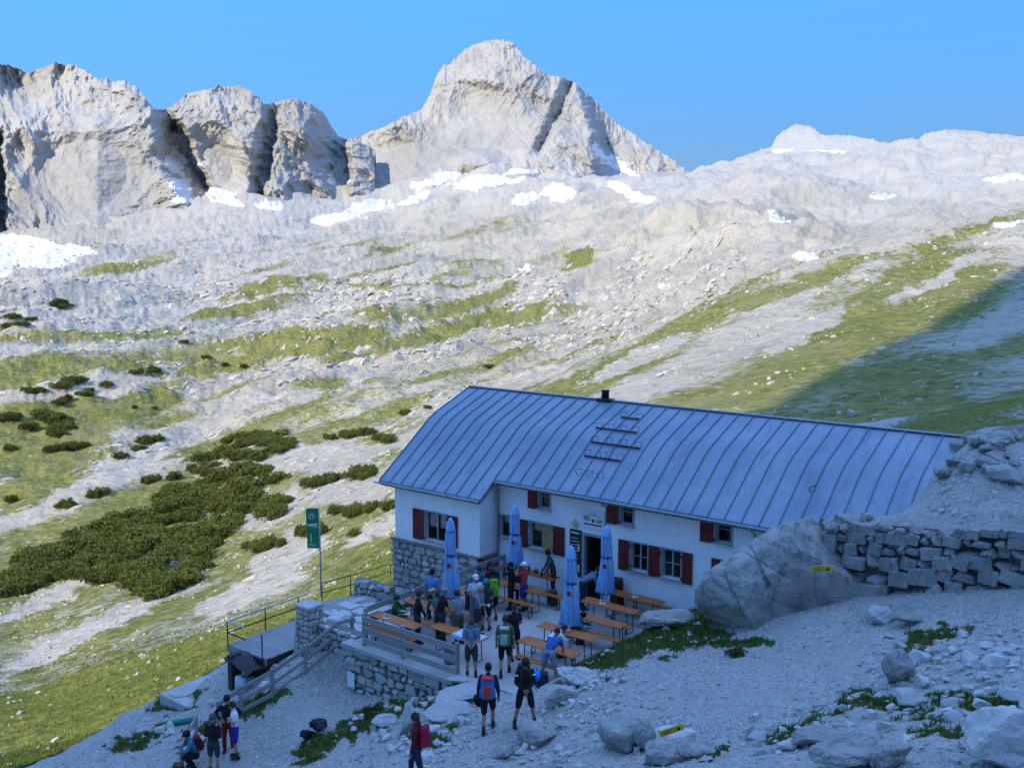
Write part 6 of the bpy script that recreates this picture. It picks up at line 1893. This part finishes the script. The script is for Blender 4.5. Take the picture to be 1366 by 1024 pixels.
# loose stones that can be told apart
STONES = [stone_mesh(800 + i, sub=2, mat=M_PALE, sharp=.5) for i in range(8)]
STONEG = [stone_mesh(820 + i, sub=2, mat=M_ROCK, sharp=.5) for i in range(6)]
def strew(n, poly, smin, smax, seed, label, group, meshes=STONES, flat=.65, d0=14):
    r_ = np.random.default_rng(seed); xs = [q[0] for q in poly]; ys = [q[1] for q in poly]; c = 0
    tries = 0
    while c < n and tries < n*6:
        tries += 1
        x, y = r_.uniform(min(xs), max(xs)), r_.uniform(min(ys), max(ys))
        if not inpoly(np.array([x]), np.array([y]), poly)[0]: continue
        h_ = hit(x, y, d0)
        if h_ is None or (-22.4 < h_[0] < -15.0 and 20 < h_[1] < 28.3): continue
        s = smin * (smax/smin) ** (r_.random()**1.6)
        o = link('stone', meshes[r_.integers(len(meshes))], None, loc=h_ + np.array([0,0,s*flat*.22]), rot=(r_.uniform(-.3,.3), r_.uniform(-.3,.3), r_.uniform(0,6.3)), scale=(s*r_.uniform(.8,1.4), s*r_.uniform(.7,1.1), s*flat*r_.uniform(.7,1.2)))
        tag(o, label, 'stone', group); c += 1
strew(95, [(1180,850),(1366,840),(1366,985),(1240,960),(1020,1010),(980,990),(1150,930)], .14, .55, 1, 'loose pale stone on the grassy rubble slope', 'stones on the grassy rubble slope')
strew(60, [(690,985),(760,890),(830,900),(810,960),(760,1020),(690,1020)], .10, .34, 2, 'loose pale stone on the gravel bank beside the path', 'stones on the gravel bank beside the path')
strew(45, [(500,1020),(540,950),(600,925),(640,940),(600,1000),(570,1024)], .10, .42, 3, 'loose pale stone beside the rocky stair', 'stones beside the rocky stair')
strew(22, [(440,985),(470,950),(540,930),(590,915),(560,950),(480,1000)], .12, .4, 4, 'loose stone in the grass below the terrace wall', 'stones below the terrace wall')
strew(34, [(1120,700),(1190,655),(1275,578),(1366,572),(1366,640),(1280,630),(1215,655),(1150,700)], .30, .95, 5, 'grey rubble stone along the buried end of the roof', 'rubble along the buried roof end', STONEG, .6, 26)
for (q0, q1, n_r) in (((1078,697),(1150,690),9),((1150,690),(1200,652),11),((1200,652),(1240,616),10),((1240,616),(1278,584),10),((1278,584),(1366,580),14)):
    for t_ in np.linspace(0, 1, n_r):
        h_ = hit(q0[0] + (q1[0]-q0[0])*t_ + random.uniform(-6,6), q0[1] + (q1[1]-q0[1])*t_ + random.uniform(0,12), 24)
        if h_ is None: continue
        sz_ = random.uniform(.3, .85)
        tag(link('stone', STONEG[random.randrange(6)], None, loc=h_ + np.array([0,0,sz_*.12]), rot=(random.uniform(-.3,.3), random.uniform(-.3,.3), random.uniform(0,6)), scale=(sz_*1.2, sz_, sz_*.7)), 'grey rubble stone along the buried end of the roof', 'stone', 'rubble along the buried roof end')
strew(16, [(790,850),(930,830),(960,870),(800,890)], .10, .28, 6, 'small white stone in the grass bank', 'stones in the grass bank')
strew(26, [(150,1010),(210,955),(290,925),(300,960),(260,1010),(200,1020)], .12, .5, 7, 'loose stone beside the cistern', 'stones beside the cistern')
strew(20, [(290,905),(350,890),(400,870),(440,850),(440,870),(330,930)], .15, .4, 8, 'loose stone on the bank under the stone pier', 'stones under the stone pier')

# gravel too small to pick apart: one mesh of little stones
def pebbles(name, pts, sizes, mat, seed, ang0=None, stretch=(1, 1, 1)):
    r_ = np.random.default_rng(seed)
    base = np.array([(-1,-1,-1),(1,-1,-1),(1,1,-1),(-1,1,-1),(-.7,-.7,1),(.7,-.7,1),(.7,.7,1),(-.7,.7,1)], float) * .5
    fq = np.array([[0,3,2,1],[4,5,6,7],[0,1,5,4],[1,2,6,5],[2,3,7,6],[3,0,4,7]])
    n = len(pts)
    B = base[None] * (1 + r_.uniform(-.5,.35,(n,8,3)))
    a = r_.uniform(0, 2*math.pi, n) if ang0 is None else ang0 + r_.normal(0, .25, n)
    c, s = np.cos(a), np.sin(a)
    sc = sizes[:, None]*np.array(stretch)*np.stack([r_.uniform(.8,1.4,n), r_.uniform(.7,1.1,n), r_.uniform(.4,.85,n)], 1)
    B = B*sc[:, None, :]
    X = B[:, :, 0]*c[:, None] - B[:, :, 1]*s[:, None]; Y = B[:, :, 0]*s[:, None] + B[:, :, 1]*c[:, None]
    e_ = np.maximum(.3, sizes)                          # stones lie in the slope they rest on
    gx = (height(pts[:, 0] + e_, pts[:, 1]) - height(pts[:, 0] - e_, pts[:, 1])) / (2*e_); gy = (height(pts[:, 0], pts[:, 1] + e_) - height(pts[:, 0], pts[:, 1] - e_)) / (2*e_)
    tx, ty = r_.uniform(-.3,.3,(2, n, 1)) * (1 if ang0 is None else .4)
    tx = tx + np.clip(gx, -1, 1)[:, None]; ty = ty + np.clip(gy, -1, 1)[:, None]
    V = np.stack([X, Y, B[:, :, 2] + X*tx + Y*ty], 2) + pts[:, None, :]
    Q = (fq[None] + (np.arange(n)*8)[:, None, None]).reshape(-1, 4)
    me = fast_mesh(name, V.reshape(-1, 3), Q, mat, False)
    a_ = me.attributes.new('tone', 'FLOAT', 'POINT'); a_.data.foreach_set('value', np.repeat(r_.random(n), 8).astype(np.float32))
    return me
k = NT('pebble_limestone'); v = k.pos()
c = k.mix(k.attr('tone'), (.33,.315,.28), (.56,.54,.50))
k.col(k.mix(k.math('MULTIPLY', k.noise(v, 9, 4), .35), c, (.24,.235,.225))); k.rough(.95)
k.bump(k.noise(v, 14, 4), .5, .02)
M_PEB = k.m
k = NT('slope_stone'); v = k.pos()
k.col(k.mix(k.attr('tone'), (.25,.235,.20), (.47,.445,.39))); k.rough(.95); k.bump(k.noise(v, 3, 4), .6, .1)
M_PEB2 = k.m
k = NT('rib_limestone'); v = k.pos()
k.col(k.mix(k.attr('tone'), (.32,.295,.235), (.47,.44,.365))); k.rough(.95); k.bump(k.noise(v, 1.5, 5), .6, .25)
M_PEB3 = k.m
def ground_pts(n, dmin, dmax, cmin, cmax, seed, keep=None):
    r_ = np.random.default_rng(seed)
    d = np.sqrt(r_.uniform(dmin**2, dmax**2, n)); c = r_.uniform(cmin, cmax, n)
    x = (c - 683)/1300*d
    X = x*RV[0] + d*FV[0]; Y = x*RV[1] + d*FV[1]
    m = ~((X > -22.5) & (X < -14.8) & (Y > 20) & (Y < 28.3)) & ~((X > -27.3) & (X < -7.2) & (Y > 27.1) & (Y < 37))
    if keep is not None: m &= keep(X, Y, d, c)
    X, Y = X[m], Y[m]
    return np.stack([X, Y, height(X, Y)], 1)
r_ = np.random.default_rng(9)
pts = ground_pts(34000, 13, 44, -60, 1440, 12, lambda X, Y, d, c: (d < np.interp(c, [0,300,500,640,1440], [30,35,36,44,44])))
g_ = grass_near(pts)
clump = fbm(pts[:, 0]*.45, pts[:, 1]*.45, 3.0, 3)
pts = pts[(r_.random(len(pts)) > g_*.9) & (clump + r_.normal(0, .35, len(pts)) > -.25)]
sz = .022 * (5.5 ** (r_.random(len(pts))**2.2)) * (1 + .5*np.clip(fbm(pts[:, 0]*.3, pts[:, 1]*.3, 8.0, 2), 0, 1))
tag(link('gravel', pebbles('gravel', pts + np.array([0,0,.004]), sz, M_PEB, 1)), kind='stuff')
pts = ground_pts(60000, 13, 40, 480, 1440, 17)
px, py = proj(pts)
rub = np.zeros(len(pts))
for e in [(1280,890,110,50,0),(1180,960,130,40,0),(780,940,80,60,0),(900,990,90,25,0),(1040,985,80,25,0),(600,960,60,50,0),(1250,650,140,40,0),(540,985,60,30,0),(1330,1000,60,40,0),(720,1010,80,20,0)]:
    rub = np.maximum(rub, ellmask(px, py, *e))
pts = pts[r_.random(len(pts)) < rub*.16]
tag(link('rubble', pebbles('rubble', pts + np.array([0,0,.01]), .06 * (4.5 ** (r_.random(len(pts))**2.0)), M_PEB, 6)), kind='stuff')
# white stones lying in the meadow and on the slopes
pts = ground_pts(9000, 34, 150, -120, 760, 13)
cl = fbm(pts[:, 0]/9, pts[:, 1]/9, 3.0, 3) + .5*fbm(pts[:, 0]/2.5, pts[:, 1]/2.5, 7.0, 2)
px, py = proj(pts)
pts = pts[(cl + r_.normal(0,.2,len(pts)) > .14) & (px > -60) & (px < 800)]
sz = .06 * (6.5 ** (r_.random(len(pts))**2.0)) * np.interp(viewxy(pts[:, 0], pts[:, 1])[1], [34,150], [.8,1.5])
tag(link('meadow_stones', pebbles('meadow_stones', pts + np.array([0,0,.02]), sz, M_PEB2, 2)), kind='stuff')
pts = ground_pts(5200, 420, 1150, -80, 560, 14)
px, py = proj(pts); cl = fbm(pts[:, 0]/70, pts[:, 1]/70, 3.0, 3)
pts = pts[(cl + r_.normal(0,.3,len(pts)) > .0)]
sz = .8 * (4.5 ** (r_.random(len(pts))**2.2))
tag(link('scree', pebbles('scree', pts + np.array([0,0,.1]), sz, M_PEB2, 3)), kind='stuff')
pts = ground_pts(6000, 48, 330, 760, 1420, 15)
cl = fbm(pts[:, 0]/16, pts[:, 1]/16, 3.0, 3)
pts = pts[(cl + r_.normal(0,.18,len(pts)) > .32)]
sz = .12 * (6 ** (r_.random(len(pts))**2.0)) * np.interp(viewxy(pts[:, 0], pts[:, 1])[1], [48,330], [.9,2.2])
tag(link('slope_stones', pebbles('slope_stones', pts + np.array([0,0,.03]), sz, M_PEB2, 4)), kind='stuff')

# limestone ribs breaking through the turf along the dip of the beds
pts = ground_pts(80000, 85, 760, -120, 1000, 18)
xv, yv = viewxy(pts[:, 0], pts[:, 1]); a_ = math.radians(30)
pp = xv*math.sin(a_) + yv*math.cos(a_); qv = xv*math.cos(a_) - yv*math.sin(a_)
rib = fbm(pp/90, qv/14, 4.4, 4)
gf = grass_far(pts)
pts = pts[(rib + r_.normal(0, .12, len(pts)) > .22) & (gf < .66) & (r_.random(len(pts)) < .45)]
yv = viewxy(pts[:, 0], pts[:, 1])[1]
sz = np.interp(yv, [85, 300, 760], [.55, 1.3, 2.6]) * (2.6 ** (r_.random(len(pts))**1.5)) * .8
pts = pts[r_.permutation(len(pts))[:11000]]
sz = np.interp(viewxy(pts[:, 0], pts[:, 1])[1], [85, 300, 760], [.45, 1.1, 2.2]) * (2.8 ** (r_.random(len(pts))**1.5))
tag(link('rock_ribs', pebbles('rock_ribs', pts + np.stack([0*sz, 0*sz, -.06*sz], 1), sz, M_PEB3, 8, math.radians(97.8), (1.6, .9, .40))), kind='stuff')

# ================================================================ GRASS
k = NT('grass_blades'); v = k.pos()
c = k.mix(k.attr('tone'), (.045,.085,.016), (.13,.18,.04))
c = k.mix(k.math('MULTIPLY', k.ramp(k.noise(v, .8, 3), .5, .7), .5), c, (.14,.135,.04))
k.col(c); k.rough(.8); k.b.inputs['Specular IOR Level'].default_value = .15
M_BLADE = k.m
def tufts(name, pts, hs_, seed, blades=6):
    r_ = np.random.default_rng(seed); n = len(pts)*blades
    P0 = np.repeat(pts, blades, 0) + np.concatenate([r_.normal(0,.035,(n,2)), np.zeros((n,1))], 1)*np.repeat(hs_, blades)[:, None]/.1
    h_ = np.repeat(hs_, blades)*r_.uniform(.6,1.25,n); a = r_.uniform(0,2*math.pi,n)
    dx, dy = np.cos(a), np.sin(a); w = h_*.07 + .004
    lean = r_.uniform(.15,.75,n)*h_
    A_ = P0 + np.stack([-dy*w, dx*w, np.full(n,-.02)], 1); B_ = P0 + np.stack([dy*w, -dx*w, np.full(n,-.02)], 1)
    T_ = P0 + np.stack([dx*lean, dy*lean, h_], 1)
    V = np.stack([A_, B_, T_], 1).reshape(-1, 3)
    me = fast_mesh(name, V, np.arange(n*3).reshape(-1, 3), M_BLADE, False)
    set_attr(me, 'tone', np.repeat(np.clip(np.repeat(r_.random(len(pts)), blades)*.7 + r_.random(n)*.3, 0, 1), 3))
    return tag(link(name, me), kind='stuff')
pts = ground_pts(120000, 13, 40, -60, 1440, 21)
g_ = grass_near(pts); xv, yv = viewxy(pts[:, 0], pts[:, 1])
nz = fbm(pts[:, 0]*1.6, pts[:, 1]*1.6, 5.0, 3)
pts = pts[(g_ + nz*.35 > .52) & (r_.random(len(pts)) < .9)]
pts = pts[r_.permutation(len(pts))[:17000]]
tufts('grass', pts, r_.uniform(.05,.14,len(pts)), 3)
pts = ground_pts(60000, 34, 75, -100, 700, 22)
g_ = grass_near(pts); nz = fbm(pts[:, 0]*.5, pts[:, 1]*.5, 5.0, 3)
pts = pts[(g_ + nz*.5 > .75)]; pts = pts[r_.permutation(len(pts))[:9000]]
tufts('meadow_grass', pts, r_.uniform(.08,.2,len(pts)), 4, 5)

# ================================================================ DWARF PINES
k = NT('pine_needles'); v = k.pos()
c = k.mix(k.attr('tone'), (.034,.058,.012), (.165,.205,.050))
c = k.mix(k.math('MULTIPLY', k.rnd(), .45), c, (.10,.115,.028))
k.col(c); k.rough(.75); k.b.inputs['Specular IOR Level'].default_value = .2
M_PINE = k.m
M_STEM = simple('pine_stem', (.07,.05,.035), .9)
def pine_mesh(seed, n=1500):
    r_ = np.random.default_rng(seed)
    lobes = [(r_.uniform(-.55,.55), r_.uniform(-.45,.45), r_.uniform(.16,.36), r_.uniform(.16,.34)) for _ in range(11)] + [(0,0,.4,.30)]
    V = []; tone = []
    for i in range(n):
        lx, ly, lr, lz = lobes[r_.integers(len(lobes))]
        d = r_.normal(size=3); d /= np.linalg.norm(d); d[2] = abs(d[2])*1.1 - .12
        rad = r_.uniform(.75,1.08)
        c = np.array([lx + d[0]*lr*rad, ly + d[1]*lr*rad, lz*.35 + d[2]*lz*1.5*rad])
        u_ = np.array([d[0]*.5, d[1]*.5, .8]) + r_.normal(0,.35,3); u_ /= np.linalg.norm(u_)
        s_ = np.cross(u_, r_.normal(size=3)); s_ /= np.linalg.norm(s_)
        L = r_.uniform(.06,.15); w = L*.26
        V += [c - s_*w, c + s_*w, c + u_*L]
        V += [c - np.cross(u_, s_)*w, c + np.cross(u_, s_)*w, c + u_*L*.9]
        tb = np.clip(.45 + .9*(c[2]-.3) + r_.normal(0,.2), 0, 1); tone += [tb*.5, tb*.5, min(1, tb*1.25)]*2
    V = np.array(V)
    n3 = len(V)
    st = MB()
    for j in range(5):
        a = r_.uniform(0, 6.3); st.tube([(0,0,-.1), (math.cos(a)*.15, math.sin(a)*.15, .12), (math.cos(a)*.45, math.sin(a)*.4, .28)], [.03,.022,.01], 5)
    me = bpy.data.meshes.new('dwarf_pine')
    me.from_pydata([tuple(p) for p in V] + st.v, [], [(i, i+1, i+2) for i in range(0, n3, 3)] + [[q + n3 for q in f_] for f_ in st.f])
    me.materials.append(M_PINE); me.materials.append(M_STEM)
    me.polygons.foreach_set('material_index', np.array([0]*(n3//3) + [1]*len(st.f), np.int32))
    set_attr(me, 'tone', np.concatenate([np.array(tone), np.zeros(len(st.v))]))
    return me
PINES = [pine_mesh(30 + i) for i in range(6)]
pr_ = np.random.default_rng(31)
def pine(px, py, wpx, label, group, d0=50, hk=1.0):
    h_ = hit(px, py, d0)
    if h_ is None: return
    d = h_[0]*FV[0] + h_[1]*FV[1]
    w = wpx * d / F
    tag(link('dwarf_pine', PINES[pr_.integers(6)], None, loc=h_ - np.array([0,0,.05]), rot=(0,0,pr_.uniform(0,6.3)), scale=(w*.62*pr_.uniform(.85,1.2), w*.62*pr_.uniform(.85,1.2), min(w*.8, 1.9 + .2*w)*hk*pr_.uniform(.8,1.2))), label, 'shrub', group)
MASS = [(0,775),(60,730),(150,695),(225,660),(290,600),(310,582),(380,580),(395,600),(372,640),(380,672),(372,700),(330,690),(278,735),(262,785),(220,800),(165,800),(150,775),(90,770),(20,800)]
n_ = 0
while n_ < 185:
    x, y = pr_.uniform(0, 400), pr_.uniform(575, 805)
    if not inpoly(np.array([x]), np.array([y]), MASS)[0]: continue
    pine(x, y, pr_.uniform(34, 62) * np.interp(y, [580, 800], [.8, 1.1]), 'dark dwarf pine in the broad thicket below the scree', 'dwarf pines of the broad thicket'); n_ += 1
def band(pts_, n, lo, hi, label, group, spread=5):
    xs = [q[0] for q in pts_]; ys = [q[1] for q in pts_]
    for i in range(n):
        t = pr_.uniform(0, len(pts_) - 1); j = int(t); f_ = t - j
        pine(xs[j] + (xs[min(j+1,len(xs)-1)] - xs[j])*f_ + 0 + pr_.normal(0, spread), ys[j] + (ys[min(j+1,len(ys)-1)] - ys[j])*f_ + pr_.normal(0, spread*.45), pr_.uniform(lo, hi)*1.35, label, group)
band([(20,525),(70,520),(100,512)], 9, 16, 30, 'dark dwarf pine in the strip at the foot of the boulder field', 'dwarf pines at the foot of the boulder field')
band([(10,560),(60,555),(80,570),(10,575)], 12, 16, 30, 'dwarf pine in the small thicket beyond the broad one', 'dwarf pines of the small far thicket', 8)
band([(70,540),(130,520),(150,510)], 7, 10, 20, 'small dwarf pine in the line climbing past the boulder field', 'dwarf pines climbing past the boulder field', 3)
band([(60,600),(95,600)], 5, 16, 26, 'dwarf pine in the round clump on the green hollow', 'dwarf pines of the green hollow')
band([(150,612),(190,595),(212,588)], 6, 12, 22, 'dwarf pine on the pale rib above the thicket', 'dwarf pines on the pale rib', 4)
band([(170,500),(210,495)], 5, 9, 16, 'small dwarf pine high on the green band', 'dwarf pines high on the green band', 3)
band([(70,690),(140,660),(210,640),(280,632)], 12, 12, 24, 'dwarf pine in the loose row above the thicket', 'dwarf pines of the loose row', 6)
band([(440,585),(490,580),(520,590)], 10, 14, 26, 'dwarf pine in the low belt left of the hut roof', 'dwarf pines left of the hut roof', 4)
band([(380,640),(430,648),(470,640),(500,625)], 12, 14, 26, 'dwarf pine on the ledge between thicket and hut', 'dwarf pines on the ledge', 5)
band([(450,690),(490,682),(520,680)], 10, 14, 24, 'dwarf pine on the slope behind the flag pole', 'dwarf pines behind the flag pole', 6)
band([(335,735),(370,725),(430,710),(470,715)], 12, 14, 24, 'dwarf pine in the row below the thicket edge', 'dwarf pines below the thicket edge', 4)
band([(40,405),(85,405),(60,422),(10,440),(15,408)], 7, 14, 26, 'dark dwarf pine patch on the boulder field', 'dwarf pines on the boulder field', 3)
for (x, y, w) in ((655,490,20),(540,552,22),(247,458,16),(275,478,14),(300,488,14),(325,490,14),(630,455,0),(45,780,26),(15,670,22),(12,600,20),(250,690,18),(570,545,12),(205,545,10),(180,545,9)):
    if w: pine(x, y, w, 'single dark dwarf pine standing apart on the open slope', 'single dwarf pines on the open slope')
pine(985, 872, 34, 'low leafy bush tucked under the huge boulder', 'bushes near the hut', 14, .7); pine(1345, 775, 26, 'low leafy bush at the foot of the dry stone wall', 'bushes near the dry wall', 14, .7)
pine(592, 918, 30, 'green bush growing at the end of the terrace wall', 'bushes at the terrace wall', 14, .8); pine(500, 950, 34, 'green bush growing along the foot of the terrace wall', 'bushes along the terrace wall', 14, .6)
